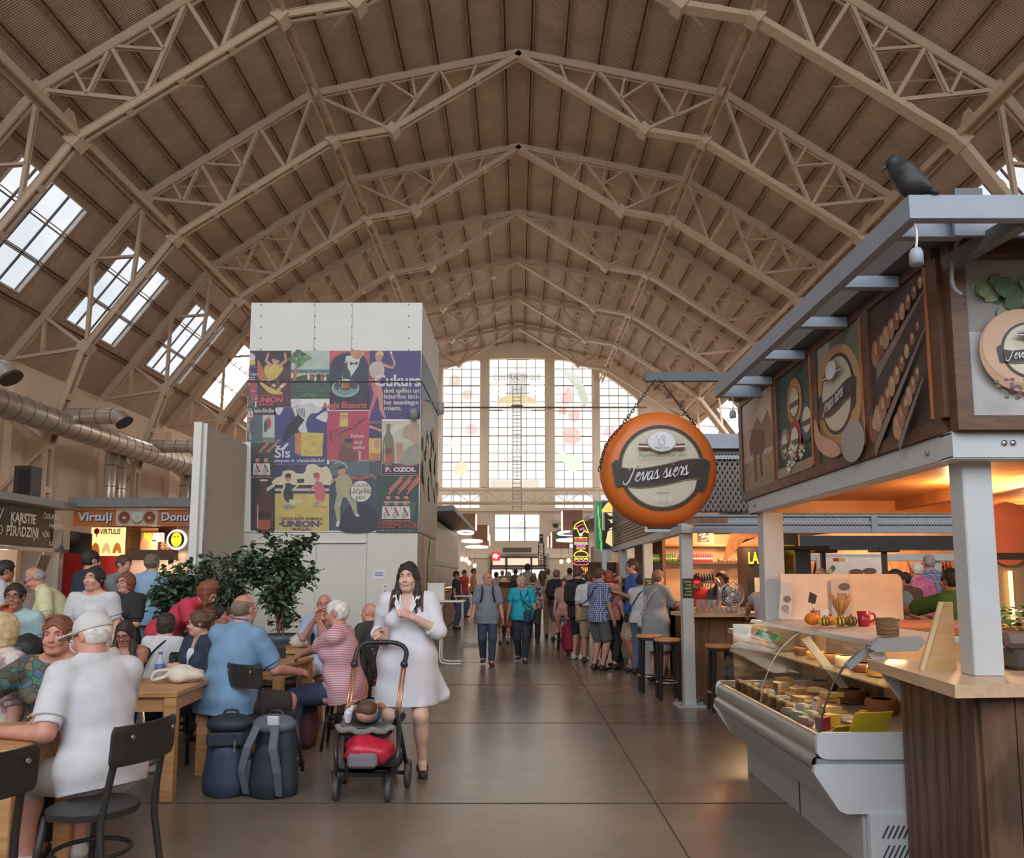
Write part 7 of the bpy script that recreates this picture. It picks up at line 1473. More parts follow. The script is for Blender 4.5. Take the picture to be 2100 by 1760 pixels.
 if q<.011:
  for sd in(1,-1):f.ell(hpt(sd*.032,-.105,.012),(.02*k,.02*k,.013*k),HA,.012,'sub');f.cone(hpt(sd*.012,-.09,.031),hpt(sd*.045,-.075,.032),.009*k,.008*k,.012);f.ell(hpt(sd*.036,-.075,-.03),(.022*k,.018*k,.02*k),HA,.02);f.cone(hpt(sd*.018,-.0855,.0205),hpt(sd*.046,-.077,.0195),.0052*k,.005*k,.006);f.cone(hpt(sd*.02,-.0845,.0025),hpt(sd*.044,-.0765,.003),.0042*k,.004*k,.006)
  f.cone(hpt(0,-.09,.012),hpt(0,-.107,-.022),.0085*k,.0125*k,.01);f.cone(hpt(-.009,-.096,-.026),hpt(.009,-.096,-.026),.009*k,.009*k,.008)
  f.cone(hpt(-.014,-.088,-.053),hpt(.014,-.088,-.053),.0075*k,.0075*k,.007);f.cone(hpt(-.012,-.087,-.064),hpt(.012,-.087,-.064),.008*k,.008*k,.007)
 for sd in(1,-1):f.ell(hpt(sd*.075,.012,-.002),(.009*k,.019*k,.031*k),HA,.008)
 for sd in(1,-1):
  S,E,T,hang=J[sd];f.cone(E,T,.041*k*(.5+.5*g),.027*k,.02)
  d=nrm(T-E);th=Fv if hang else nrm(V(0,0,.7)-Lx*sd*.7+Fv*.2);th=nrm(th-d*(th@d));pn=np.cross(d,th);pn=pn if pn@(-Lx*sd if hang else V(0,0,-1))>0 else-pn
  pc=T+d*.05*k;f.cone(T+d*.005*k,T+d*.075*k,.03*k,.037*k,.015,(pn,2.1))
  if q<.011:
   for i in range(4):
    b0=T+d*.085*k+th*(.027-.018*i)*k;cu=curl*(1+.12*i);l=(.042,.047,.044,.034)[i]*k;d1=nrm(d*math.cos(cu*.7)+pn*math.sin(cu*.7));d2=nrm(d*math.cos(cu*1.9)+pn*math.sin(cu*1.9));m1=b0+d1*l
    f.cone(b0-d*.02*k,m1,.0085*k,.008*k,.004);f.cone(m1,m1+d2*l*.9,.008*k,.0065*k,.004)
   b0=T+d*.025*k+th*.026*k;d1=nrm(d*.7+th*.6+pn*.25);f.cone(b0,b0+d1*.04*k,.012*k,.0095*k,.012);f.cone(b0+d1*.04*k,b0+d1*.04*k+nrm(d*.9+th*.2+pn*.3)*.032*k,.0095*k,.007*k,.006)
  else:f.cone(T+d*.08*k,T+d*.13*k+pn*.03*k,.03*k,.018*k,.02,(pn,1.7))
 for sd in(1,-1):
  Hp,Kn,T=LG[sd];f.cone(T,T+V(sd*.02*k,-.12*k,-.045*k),.035*k,.028*k,.03)
 f.cut(V(0,0,.012),V(0,0,-1));body=f.mesh('person',SK[sk])
 body.location=loc;body.rotation_euler=(0,0,rz);tag(body,label,'person',group)
 def newf(hq=q):return Fld(lo,hi,hq)
 topm=top;bk,bm=bottom
 if topm is not None:
  f=newf();e=.016;torso(f,e,.06);ht=P0-U*hem*k
  if dress:
   dz=dress
   for sd in(1,-1):f.cone(P0+Lx*sd*.05*k,V(P0[0]+sd*.06*k,P0[1]+.02,dz),.145*g*k+e,.15*g*k+e,.08,(Fv,1.15))
   f.cone(P0,V(P0[0],P0[1],dz),.165*g*k+e,.18*g*k+e,.06,(Fv,1.25))
   if flare:f.cone(P0+Lx*.08*k,V(*flare),.12*k,.07*k,.08,(Fv,1.6));dz=min(dz,flare[2]-.06)
  elif sit is None or hem>.02:f.cone(P0+U*.02*k,P0-U*(hem+.04)*k,.16*g*k*hipw+e,.166*g*k*hipw+e,.05,(Fv,1.33))
  for sd in(1,-1):
   S,E,T,hang=J[sd];rr_=.052*k*(.5+.5*g)+e+.006;sv=sleeve if not isinstance(sleeve,tuple)else sleeve[0 if sd>0 else 1]
   if sv<=0:continue
   if sv<=1:f.cone(S,E,rr_,.047*k*(.5+.5*g)+e+.008,.03,None,'add',sv)
   else:f.cone(S,E,rr_,.045*k*(.5+.5*g)+e,.03);f.cone(E,T,.045*k*(.5+.5*g)+e,.036*k+e*.6,.02,None,'add',sv-1)
  if bm is not None and not dress:f.ell(P0+U*-.01*k,(.162*g*hipw*k+.03,.118*g*k+.03,.125*k+.02),np.array([Lx,-Fv,U]),.04)
  cover(f,.015)
  f.wrinkle(.0035 if q<.01 else .003,20,len(PEOPLE))
  if dress:f.wrinkle(.0045,11,2)
  if dress:f.cut(V(0,0,dz),V(0,0,-1))
  else:f.cut(ht,-U)
  if neck=='v':f.cone(Nb+U*.03*k+Fv*.03*k,Cc+Fv*.16*k+U*.045*k,.062*k,.012*k,.008,None,'sub');f.cut(Nb+U*.022*k,U)
  elif neck=='wide':f.ell(Nb+U*.02*k+Fv*.045*k,(.115*k,.09*k,.06*k),np.array([Lx,-Fv,U]),.008,'sub');f.cut(Nb+U*.0*k,U)
  elif neck=='tank':f.ell(Nb+U*.0*k+Fv*.06*k,(.1*k,.11*k,.11*k),np.array([Lx,-Fv,U]),.008,'sub');f.cut(Sc+U*.02*k,U)
  elif neck=='collar':f.cone(Nb-U*.005*k,Nb+U*.045*k,.072*k,.064*k,.01);f.cut(Nb+U*.045*k+Fv*.0,U-Fv*.3);f.cone(Nb+U*.06*k+Fv*.05*k,Nb-U*.045*k+Fv*.12*k,.05*k,.01*k,.006,None,'sub');f.cone(Nb,Nb+U*.1*k,.055*k,.055*k,.004,None,'sub')
  else:f.ell(Nb+U*.03*k+Fv*.02*k,(.07*k,.075*k,.045*k),np.array([Lx,-Fv,U]),.006,'sub');f.cut(Nb+U*.03*k,U)
  f.mesh('dress' if dress else 'shirt',topm,body)
 if bm is not None:
  f=newf();e=.012
  f.ell(P0+U*-.01*k,((.162*g*hipw)*k+e,(.118*g)*k+e,.125*k+e),np.array([Lx,-Fv,U]),.05)
  for sd in(1,-1):
   Hp,Kn,T=LG[sd]
   if bk=='skirt':f.cone(Hp,Kn,.1*k*g+e,.095*k*g+e,.07,None,'add',blen)
   elif bk=='shorts':f.cone(Hp,Kn,.088*k*(.5+.5*g)+e+.004,.07*k*(.5+.5*g)+e+.008,.04,None,'add',blen*.95)
   else:f.cone(Hp,Kn,.086*k*(.5+.5*g)+e,.062*k*(.6+.4*g)+e,.04);f.cone(Kn,T,.062*k*(.6+.4*g)+e,.05*k+e*.8,.03,None,'add',blen*.97)
  cover(f);f.wrinkle(.0025,22,len(PEOPLE)+3);f.cut(P0+U*.1*k,U);f.mesh(bk,bm,body)
 if shoes is not None:
  for sd in(1,-1):
   T=LG[sd][2];fl=T+V(-.3,-.3,-.2);f=Fld(fl,T+V(.3,.25,.15),q);f.cone(T+V(0,.02*k,-.045*k),T+V(sd*.025*k,-.15*k,-.055*k),.044*k,.038*k,.03,(V(0,0,1),1.2));f.cone(T+V(0,0,-.03*k),T+V(0,0,.0),.045*k,.044*k,.03);f.cut(V(0,0,T[2]-.085*k+.004),V(0,0,-1));f.mesh('shoe',shoes,body)
 hs,hc=hair
 if hs!='bald':
  hl,hh_=Hc-.3*k,Hc+.28*k
  if hs in('long','hang'):hl=hl-V(.05,.05,.25)*k
  hm=min(q,.008);f=Fld(hl,hh_,hm);e=.016*k
  if hs=='fringe':
   f.ell(hpt(0,.014,.015),(.079*k,.1*k,.085*k),HA,.01);f.ell(hpt(0,-.03,.105),(.078*k,.118*k,.07*k),HA,.02,'sub');f.cut(hpt(0,-.01,0),hF);f.cut(hpt(0,0,-.05),-hU)
  else:
   f.ell(hpt(0,.014,.026),(.073*k+e,.093*k+e,.09*k+e),HA,.01)
   if hs=='bob':f.ell(hpt(0,.02,-.03),(.094*k,.088*k,.11*k),HA,.03)
   if hs=='long':
    for sd in(1,-1):f.cone(hpt(sd*.062,.02,.0),Sc+Lx*sd*.085*k+Fv*.045*k+U*.055*k,.036*k,.034*k,.03);f.cone(Sc+Lx*sd*.085*k+Fv*.045*k+U*.055*k,Sc+Lx*sd*.1*k+Fv*.12*(.4+.6*g)*k-U*.02*k,.034*k,.022*k,.03)
    f.cone(hpt(0,.06,-.02),Sc-Fv*.09*k-U*.04*k,.07*k,.06*k,.04)
   if hs=='hang':f.cone(hpt(0,.0,0),hpt(0,-.06,-.02)-V(0,0,.3*k),.085*k,.05*k,.05)
   f.ell(hpt(0,-.122,-.022),(.07*k,.094*k,.108*k),HA,.012,'sub')
   if hs in('short','bun','up'):f.cone(hpt(0,-.2,-.09),hpt(0,.035,-.085),.095*k,.055*k,.01,None,'sub');f.cut(hpt(0,.02,-.075),-hU-hF*.0)
   if hs in('short',):
    for sd in(1,-1):f.ell(hpt(sd*.085,-.005,-.02),(.03*k,.045*k,.05*k),HA,.01,'sub')
   if hs in('bun',):f.ell(hpt(0,.115,.045),(.045*k,.04*k,.045*k),HA,.015)
   if hs=='up':f.ell(hpt(0,.09,.08),(.045*k,.05*k,.04*k),HA,.02)
   f.wrinkle(.003,60,3)
  f.mesh('hair',HR[hc],body)
 if cap is not None:
  f=Fld(Hc-.26*k,Hc+.26*k,min(q,.007));f.ell(hpt(0,.014,.03),(.086*k,.106*k,.096*k),HA,.01);f.cut(hpt(0,0,.022),-hU-hF*.12);f.ell(hpt(0,-.12,.03),(.07*k,.085*k,.009*k),np.array([hL,-nrm(hF-hU*.15),nrm(hU+hF*.15)]),.008);f.mesh('cap',cap,body)
 if detail is None:detail=q<.0095
 if detail:
  for sd in(1,-1):
   MB().ell(hpt(sd*.032,-.0775,.0115),(.0125*k,.0105*k,.008*k),M_EYEW,10).ell(hpt(sd*.032,-.0845,.0115),(.0062*k,.0042*k,.0062*k),M_IRIS,8).build('eye',body)
   if hc:MB().tube([hpt(sd*.016,-.0965,.031),hpt(sd*.03,-.096,.036),hpt(sd*.046,-.083,.031)],[.003*k,.0035*k,.002*k],HR[hc]if hc not in('white','blond')else HR['greybrown'],6).build('eyebrow',body)
  MB().tube([hpt(-.021,-.09,-.0585),hpt(-.008,-.0965,-.0575),hpt(0,-.097,-.0585),hpt(.008,-.0965,-.0575),hpt(.021,-.09,-.0585)],[.002*k,.0042*k,.004*k,.0042*k,.002*k],M_LIP,6).build('mouth',body)
 if glasses is not None or sunglass:
  mb=MB();dy,dz=(0,0)if not sunglass else(.055,.085)
  for sd in(1,-1):
   c=lambda t:hpt(sd*.033+.024*math.cos(t),-.104+dy+.012*abs(.5*math.cos(t)),.01+dz+.019*math.sin(t))
   ring=[c(2*PI*i/14)for i in range(14)]
   if sunglass:mb.raw(ring,[tuple(range(14))],M_LENS)
   mb.tube(ring,.0022*k,M_BLK if glasses!='brown' else HR['brown'],5,closed=True);mb.tube([hpt(sd*.057,-.098+dy,.014+dz),hpt(sd*.074,-.02+dy*.6,.012+dz*.8),hpt(sd*.076,.02,.004+dz*.4)],.0022*k,M_BLK if glasses!='brown' else HR['brown'],5)
  mb.tube([hpt(-.01,-.108+dy,.012+dz),hpt(.01,-.108+dy,.012+dz)],.0022*k,M_BLK,5);mb.build('sunglasses' if sunglass else 'glasses',body)
 inf=dict(o=body,k=k,loc=loc,Rw=Rw,P0=P0,U=U,Lx=Lx,Fv=Fv,Sc=Sc,Nb=Nb,Cc=Cc,W=W,Hc=Hc,J=J,LG=LG,hpt=hpt,g=g,w=lambda v:loc+Rw@np.array(v),rz=rz,q=q);PEOPLE[key]=inf;return inf
def strap_bag(inf,label,side,z,size,mat,strap,name='shoulder_bag',fwd=.02,cross=True,strapw=.018):
 """a bag on a strap: a thing of its own, hanging from the shoulder"""
 k,g=inf['k'],inf['g'];P0,U,Lx,Fv,Sc=(inf[n]for n in('P0','U','Lx','Fv','Sc'))
 c=P0+U*z*k+Lx*side*(.17*g*k+size[1]*.5+.03)+Fv*fwd;wp=inf['w'](c);t=thing(name,label,'bag',tuple(wp),inf['rz'],'bags people carry')
 bx('body',t,(0,0,0),size,mat,min(size)*.3,(0,0,PI/2));bx('flap',t,(side*size[1]*.1,0,size[2]*.3),(size[0]*.98,size[1]*1.1,size[2]*.4),mat,min(size)*.25,(0,0,PI/2))
 s0=Sc+Lx*(-side if cross else side)*.1*k+U*.065*k;off=.125*(.45+.55*g)*k+.035
 for fs in(1,-1):path=[s0,Sc+Lx*(-side*.04 if cross else side*.13)*k+Fv*fs*off*.8-U*.03*k,inf['Cc']+Lx*side*.05*k+Fv*fs*(off+.01)-U*.06*k,c+U*size[2]*.4+Fv*fs*size[0]*.4];MB().tube([tuple(np.array(p)-c)for p in spline([tuple(p)for p in path],5)],strapw*.5,strap,6).build('strap',t)
 return t
def worn_pack(inf,label,mat,strap,size=(.3,.15,.42)):
 k=inf['k'];c=inf['Cc']-inf['Fv']*(.13*(.4+.6*inf['g'])*k+size[1]*.5+.01)-inf['U']*.02*k;wp=inf['w'](c);t=thing('backpack',label,'backpack',tuple(wp),inf['rz'],'backpacks people wear')
 tilt=math.atan2(-inf['U'][1],inf['U'][2]);bx('body',t,(0,0,0),size,mat,.06,(tilt,0,0));bx('front_pocket',t,(0,size[1]*.5,-.06),(size[0]*.8,.06,size[2]*.5),mat,.025,(tilt,0,0))
 off=.12*(.45+.55*inf['g'])*k+.03
 for sd in(1,-1):
  s0=inf['Sc']+inf['Lx']*sd*.1*k;path=[c+inf['Lx']*sd*.09+inf['U']*size[2]*.4,s0+inf['U']*.075*k,s0+inf['Fv']*off-inf['U']*.06*k,s0+inf['Fv']*off*.9+inf['Lx']*sd*.03-inf['U']*.22*k,c+inf['Lx']*sd*.14-inf['U']*size[2]*.35]
  MB().tube([tuple(np.array(p)-c)for p in spline([tuple(p)for p in path],5)],.016,strap,6).build('strap',t)
 return t
W_=lambda px,py,Y:('w',tuple(D(px,py,Y)))
Wt=lambda x,y,z:('w',(x,y,z))
DEN,NAVJ,BLK,BEI,GRY,WHTc=cloth('blue denim',(92,112,140)),cloth('navy jeans',(56,68,92)),cloth('black',(46,46,48)),cloth('beige',(186,166,140)),cloth('grey',(120,120,122)),cloth('white',(206,206,211))
SH_W,SH_D=M('white shoe leather',(206,204,200),.5),M('dark shoe leather',(54,48,46),.5)
person('leaf','older woman with sunglasses on her hair and a leaf patterned blouse',(118,1303),4.85,8,patt('leaf print','leaf',(0,0,0),(0,0,0)),('trousers',BLK),('short','auburn'),1,.46,6,hyaw=4,armL=Wt(-2.62,4.42,.79),armR=Wt(-3.15,4.4,.79),girth=1.25,bust=.02,q=.0058,sleeve=.95,neck='wide',sunglass=True,shoes=SH_D,curl=.9)
person('cap','man in a white cap and white polo shirt seated with his back to the camera',(188,1303),4.25,236,WHTc,('shorts',cloth('pale grey',(186,182,180))),('fringe','white'),1,.475,14,hyaw=18,hpitch=12,armL=Wt(-2.58,3.98,.79),armR=Wt(-2.5,4.5,.79),girth=1.2,q=.0058,sleeve=.75,neck='collar',glasses='dark',cap=cloth('white cotton cap',(212,210,208)),shoes=SH_W,hem=.1,hintL=(.5,-.1,-.8),hintR=(-.5,-.1,-.8))
person('edge','blond haired woman in a floral shirt cut off by the edge beside the leaf blouse',(-4,1295),5.0,-35,patt('pink floral','blot',(206,196,186),(180,150,170),(150,140,130)),('trousers',BLK),('bob','blond'),0,.46,8,q=.009,girth=1.15,sleeve=.8)
person('yellow','bald man in a pale yellow shirt leaning over a black bag',(72,1187),8.9,-62,cloth('pale yellow',(216,214,170)),('trousers',BEI),('fringe','grey'),1,None,34,hpitch=28,armL=W_(40,1262,8.6),armR=W_(28,1252,8.9),girth=1.15,q=.009,sleeve=.9,neck='collar',glasses='dark',hem=.12,shoes=SH_D)
person('youth','young man with dark hair and glasses seated in white and pale blue behind the tables',(30,1224),8.0,18,cloth('pale aqua',(170,200,204)),('trousers',DEN),('short','dark'),2,.5,5,armR=W_(8,1262,7.7),q=.009,glasses='dark',shoes=SH_D)
person('bentwhite','dark haired person in a white shirt bending away by the pie kiosk',(10,1172),9.6,140,WHTc,('trousers',BLK),('short','dark'),2,None,28,q=.012,sleeve=.9,shoes=SH_D)
person('navyj','man in a navy jacket with black hair standing with his back turned',(187,1150),10.4,148,cloth('navy jacket',(46,56,74)),('trousers',BLK),('short','dark'),0,None,4,q=.01,sleeve=1.95,hem=.1,neck='collar',girth=1.15,shoes=SH_D)
person('tee','woman in a white T-shirt with a red print standing with her hair up',(193,1187),7.6,8,WHTc,('trousers',DEN),('up','dark'),0,None,0,hyaw=-16,q=.0075,sleeve=.6,bust=.02,neck='wide',armL=(.24,-.1,.86),shoes=SH_W)
person('blacktee','woman in glasses and a black T-shirt with a white print and a pale shoulder strap',(258,1195),8.7,-8,BLK,('trousers',BLK),('bob','auburn'),0,None,0,hyaw=-6,q=.008,sleeve=.8,glasses='dark',armR=(-.06,-.28,1.0),armL=(.1,-.26,.95),bust=.015,shoes=SH_D)
person('greytee','bearded man in a grey T-shirt turned to the side before the donut kiosk',(254,1158),11.2,70,cloth('mid grey',(140,146,150)),('trousers',DEN),('short','brown'),0,None,3,hpitch=8,q=.011,sleeve=.7,armR=(-.1,-.35,1.1),shoes=SH_D)
person('bluelong','man in a light blue shirt and jeans with his back to the camera',(312,1156),11.0,176,cloth('sky blue',(150,184,214)),('trousers',cloth('washed jeans',(122,150,170))),('short','greybrown'),0,None,0,q=.009,sleeve=1.9,girth=1.12,hem=.1,neck='collar',shoes=SH_D)
person('tank','dark haired woman in glasses and black strap top, looking down',(256,1303),6.75,12,BLK,('trousers',DEN),('long','dark'),2,.46,12,hpitch=24,hyaw=-6,armL=Wt(-3.02,6.35,.84),armR=Wt(-3.35,6.42,.8),q=.0065,sleeve=0,neck='tank',glasses='dark',bust=.02,shoes=SH_D,curl=1.0)
person('whiteback','woman with a dark bob, white top and black strap seated with back turned',(342,1280),7.4,172,WHTc,('trousers',BLK),('bob','dark'),0,.46,10,q=.008,sleeve=.6,girth=1.05,shoes=SH_D,neck='wide')
person('red','woman in a red top bending over with long brown hair hanging down',(425,1218),8.7,82,cloth('coral red',(206,66,84)),('trousers',BLK),('hang','auburn'),0,None,52,hpitch=30,q=.009,sleeve=.6,armL=(.15,-.62,.72),armR=(-.15,-.62,.75),girth=1.05,shoes=SH_D)
person('cardigan','woman in a navy cardigan with gold buttons, her hair in a bun',(409,1277),6.9,-34,cloth('navy cardigan',(48,58,78)),('trousers',NAVJ),('bun','brown'),0,.46,6,hyaw=-42,hpitch=6,armR=(-.12,-.3,.78),armL=(.14,-.3,.8),q=.0065,sleeve=1.9,neck='v',glasses='dark',hem=.06,bust=.015,girth=1.08,shoes=SH_W)
person('kissa','dark haired person facing right, nose to nose with another behind the bald man',(453,1262),9.3,80,cloth('pale stone',(206,204,196)),('trousers',DEN),('up','dark'),0,.46,8,q=.009,shoes=SH_D)
person('kissb','brown haired person facing left, nose to nose with the other',(477,1262),9.3,-85,cloth('sand',(196,180,160)),('trousers',DEN),('short','brown'),1,.46,8,q=.009,shoes=SH_D)
person('bluebald','stout bald man in a blue shirt with a lanyard seated with his back turned',(500,1250),6.55,142,cloth('dusty blue',(118,152,184)),('shorts',cloth('dark brown',(62,54,52))),('fringe','greybrown'),1,.47,10,hyaw=0,hpitch=4,armL=Wt(-2.35,7.15,.8),armR=W_(612,1378,6.75),girth=1.38,belly=.05,q=.0065,sleeve=.8,neck='collar',glasses='brown',shoes=SH_D,hem=.12,twist=18,feet=((.05,-.45,.085),(-.24,-.38,.085)))
person('stripe','white haired woman in glasses and a pink striped shirt seated in profile',(690,1258),7.15,-96,patt('pink stripes','stripe',(222,206,210),(196,104,126),None,1.0),('trousers',NAVJ),('short','white'),1,.47,8,armR=W_(655,1278,7.0),armL=Wt(-2.05,7.35,.82),girth=1.3,belly=.03,bust=.02,q=.0065,sleeve=.85,glasses='brown',shoes=SH_D,hem=.12,hintR=(-.5,.1,-1))
person('oldman','older man with thin hair in a light blue shirt holding something up with both hands',(665,1240),8.8,8,cloth('pale blue',(164,182,210)),('trousers',BEI),('fringe','grey'),1,.46,4,armL=W_(668,1278,8.45),armR=W_(645,1272,8.45),q=.0075,sleeve=.8,neck='collar',glasses='brown',shoes=SH_D,curl=1.2)
person('bald','bald man in a black T-shirt seated on a chair with a red cushion',(758,1256),8.45,236,cloth('charcoal',(62,60,60)),('trousers',cloth('olive',(92,86,74))),('bald','grey'),1,.5,6,hyaw=12,q=.0075,sleeve=.8,girth=1.15,hem=.1,shoes=SH_D,armL=(.2,-.3,.75),armR=(-.2,-.3,.75))
WD=M('white cotton dress',(218,218,226),.8,var=.03,bump=.06,bs=120)
wm=person('mother','woman in a white shirt dress with long dark hair pushing the stroller',(837,1184),6.35,0,WD,('shorts',WHTc),('long','dark'),3,None,0,hyaw=-6,hpitch=3,armR=W_(772,1300,6.2),armL=W_(846,1266,6.13),girth=1.2,bust=.03,belly=.02,q=.0055,sleeve=(1.3,1.35),neck='v',dress=.55,flare=(.27,.1,.62),sunglass=True,shoes=SH_D,hintL=(.8,.2,-.7),hintR=(-.18,1,-.3),curl=1.0,feet=((.13,.02,.085),(-.11,.03,.085)),blen=.5)
k=wm['k'];o=wm['o']
mb=MB();n=7
for sd in(-1,1):
 p0=wm['Nb']+wm['Lx']*sd*.055*k+wm['U']*.035*k;p1=wm['Nb']+wm['Lx']*sd*.085*k+wm['Fv']*.09*k-wm['U']*.01*k;p2=wm['Cc']+wm['Fv']*.2*k+wm['Lx']*sd*.018*k+wm['U']*.06*k
 a=[np.array(p)for p in spline([tuple(wm['Nb']-wm['Fv']*.06*k+wm['Lx']*sd*.03*k+wm['U']*.035*k),tuple(p0),tuple(p1),tuple(p2)],5)];off=wm['Lx']*sd*.026+wm['Fv']*.012
 v=[tuple(q)for p in a for q in(p,p+off-wm['U']*.02)];mb.raw(v,[(2*i,2*i+1,2*i+3,2*i+2)for i in range(len(a)-1)],WD,True)
mb.build('collar',o);mb=MB()
for i in range(8):p=wm['P0']+wm['U']*(.22-.085*i)*k+wm['Fv']*((.185 if i<3 else .215)*k+.022);mb.ell(tuple(p),(.006,.004,.006),M('pearl button',(206,204,200),.3),8)
mb.build('button_row',o)
for sd in(-1,1):
 p=[wm['Sc']+wm['Lx']*sd*.12*k-wm['Fv']*.07*k+wm['U']*.05*k,wm['Sc']+wm['Lx']*sd*.125*k+wm['U']*.088*k,wm['Sc']+wm['Lx']*sd*.125*k+wm['Fv']*.085*k+wm['U']*.02*k,wm['Cc']+wm['Lx']*sd*.135*k+wm['Fv']*.125*k+wm['U']*.02*k]
 MB().tube([tuple(q)for q in spline([tuple(q)for q in p],5)],.012,M('brown leather strap',(112,62,50),.5),6).build('bag_strap',o)
p=wm['Cc']+wm['Lx']*.075*k+wm['Fv']*.15*k+wm['U']*.1*k;MB().ell(tuple(p),(.022,.012,.014),M('dark brooch',(66,46,40),.5),10).ell(tuple(p+wm['Lx']*.012-wm['U']*.025),(.01,.01,.028),MATS['dark brooch'],8).build('brooch',o)
hw=wm['w'](wm['J'][-1][2]);t=thing('phone','pinkish phone held in the hand on the stroller handle','phone',(hw[0]+.06,hw[1]-.03,hw[2]-.02));bx('case',t,(0,0,0),(.078,.01,.15),M('rose phone case',(176,130,116),.4),.004,(-.25,0,.1));bx('camera_bump',t,(-.02,-.011,.05),(.025,.006,.025),M_BLK,.002,(-.25,0,.1))
SB=M('stroller black fabric',(46,46,48),.7);SR=M('copper frame tube',(206,144,110),.3,.6);SG=M('grey melange pad',(128,126,124),.9,var=.2,vs=60);SP=M('stroller black tube',(44,44,46),.35);SRED=M('glossy red bag',(196,40,66),.35,var=.15,vs=12)
FL,FR,RR2,RL=G(690,1642),G(797,1644),G(836,1614),G(707,1606)
so=Vector(((FL.x+FR.x)/2,FL.y+.2,0));st=thing('stroller','black baby stroller with copper tubes and a red bag underneath','stroller',tuple(so));L_=lambda v:tuple(Vector(v)-so)
def wheel(c,r,nm='wheel'):
 c=Vector(c)-so;prof=[(r*.62,-.014),(r*.9,-.02),(r,-.012),(r,.012),(r*.9,.02),(r*.62,.014)];o=MB().lathe(prof+[prof[0]],M('tyre grey',(78,78,80),.6),(c.x,c.y,r),24,'X').build(nm,st);MB().lathe([(0,-.016),(r*.6,-.012),(r*.62,.012),(0,.016)],M('wheel hub',(60,60,62),.4),(c.x,c.y,r),18,'X').build('hub',o)
for c in(FL,FR):wheel(c,.082)
for c in(RR2,RL):wheel(c,.1)
Hl,Hr=D(727,1363,6.02),D(829,1363,6.02);Tl,Tr=D(735,1330,6.08),D(833,1335,6.08);Tm1,Tm2=D(757,1318,6.12),D(812,1319,6.12)
MB().tube([L_(p)for p in spline([Hl,Tl,Tm1,Tm2,Tr,Hr],6)],.018,SP,10).build('handle',st)
for p in(Hl,Hr):MB().ell(L_(p),(.03,.028,.035),SP,12).build('hinge',st)
Bl,Br=D(712,1470,5.78),D(815,1466,5.78)
for a,b in((Hl,Bl),(Hr,Br)):
 for e in(-.012,.012):MB().tube([L_(a+Vector((e,0,0))),L_(b+Vector((e,0,0)))],.009,SR,8).build('frame_tube',st)
for a,b,sx in((Bl,FL,-1),(Br,FR,1)):MB().tube([L_(p)for p in spline([a+Vector((0,0,.02)),D(690 if sx<0 else 818,1520,5.5),D(690 if sx<0 else 812,1570,5.44),Vector((b.x,b.y+.03,.2))],5)],.016,SP,8).build('side_tube',st);MB().tube([L_((b.x-.03,b.y+.02,.2)),L_((b.x,b.y,.082))],.02,SP,8).build('fork',st)
for a,b in((Bl,RL),(Br,RR2)):MB().tube([L_(a),L_((b.x,b.y,.1))],.016,SP,8).build('rear_tube',st)
MB().tube([L_((RL.x,RL.y,.1)),L_((RR2.x,RR2.y,.1))],.014,SP,8).build('rear_axle',st);MB().tube([L_((FL.x,FL.y+.02,.2)),L_((FR.x,FR.y+.02,.2))],.014,SP,8).build('front_bar',st)
sc_=(Bl+Br)/2-so;mb=MB();nu,nv=13,8
def hull(dz,sc2):
 vs=[]
 for j in range(nv):
  t=j/(nv-1)
  for i in range(nu):a=PI*i/(nu-1);x=-math.cos(a)*.19*sc2;z=-.09*math.sin(a)**.6*sc2;y=-.24+.62*t;vs.append((sc_.x+x,sc_.y+y,sc_.z-.02+z+dz-.04*abs(t-.3)))
 return vs
fq4=[(j*nu+i,j*nu+i+1,(j+1)*nu+i+1,(j+1)*nu+i)for j in range(nv-1)for i in range(nu-1)]
h=MB();h.raw(hull(0,1),fq4,SB,True);v2=hull(.01,.96);h.raw(v2,[f[::-1]for f in fq4],SB,True);h.build('seat_shell',st)
pad=MB();pad.raw(hull(.025,.93),[f[::-1]for f in fq4],SG,True);pad.tube([(sc_.x-math.cos(PI*i/12)*.195,sc_.y-.25-.02*math.sin(PI*i/12),sc_.z-.03-.03*math.sin(PI*i/12)+.012*math.sin(i*2))for i in range(13)],.022,SG,8);pad.build('seat_pad',st)
MB().prism([(-.19,0),(.19,0),(.15,-.06),(.0,-.085),(-.15,-.06)],SB,((sc_.x,sc_.y-.2,sc_.z-.05),(1,0,0),(0,0,1)),.03).build('seat_underside',st)
q=D(750,1592,5.5)-so;bx('basket',st,(q.x,.0,.21),(.36,.42,.1),SB,.03);MB().prism([(-.18,0),(.18,0),(.15,.07),(-.15,.07)],SB,((q.x,-.19,.16),(1,0,0),(0,0,1)),.02).build('basket_rim',st)
bw=D(752,1543,5.55);t=bag_lump('red_bag','shiny red bag stuffed in the basket under the stroller seat','bag',(bw.x,bw.y,.27),(.165,.16,.125),SRED,3);bx('grey_bundle',t,(.0,-.155,.06),(.2,.05,.1),M('grey bundle',(120,116,122),.8),.02)
bh=np.array(D(752,1458,5.7))
f=Fld(bh-.35,bh+V(.35,.5,.35),.006);f.ell(bh,(.07,.075,.07),None,.02);f.ell(bh+V(-.01,-.0,-.02),(.06,.07,.06),None,.02);f.cone(bh+V(0,.06,-.01),bh+V(-.02,.12,-.03),.03,.04,.02);f.cone(bh+V(-.02,.13,-.03),bh+V(-.03,.3,-.07),.075,.07,.03)
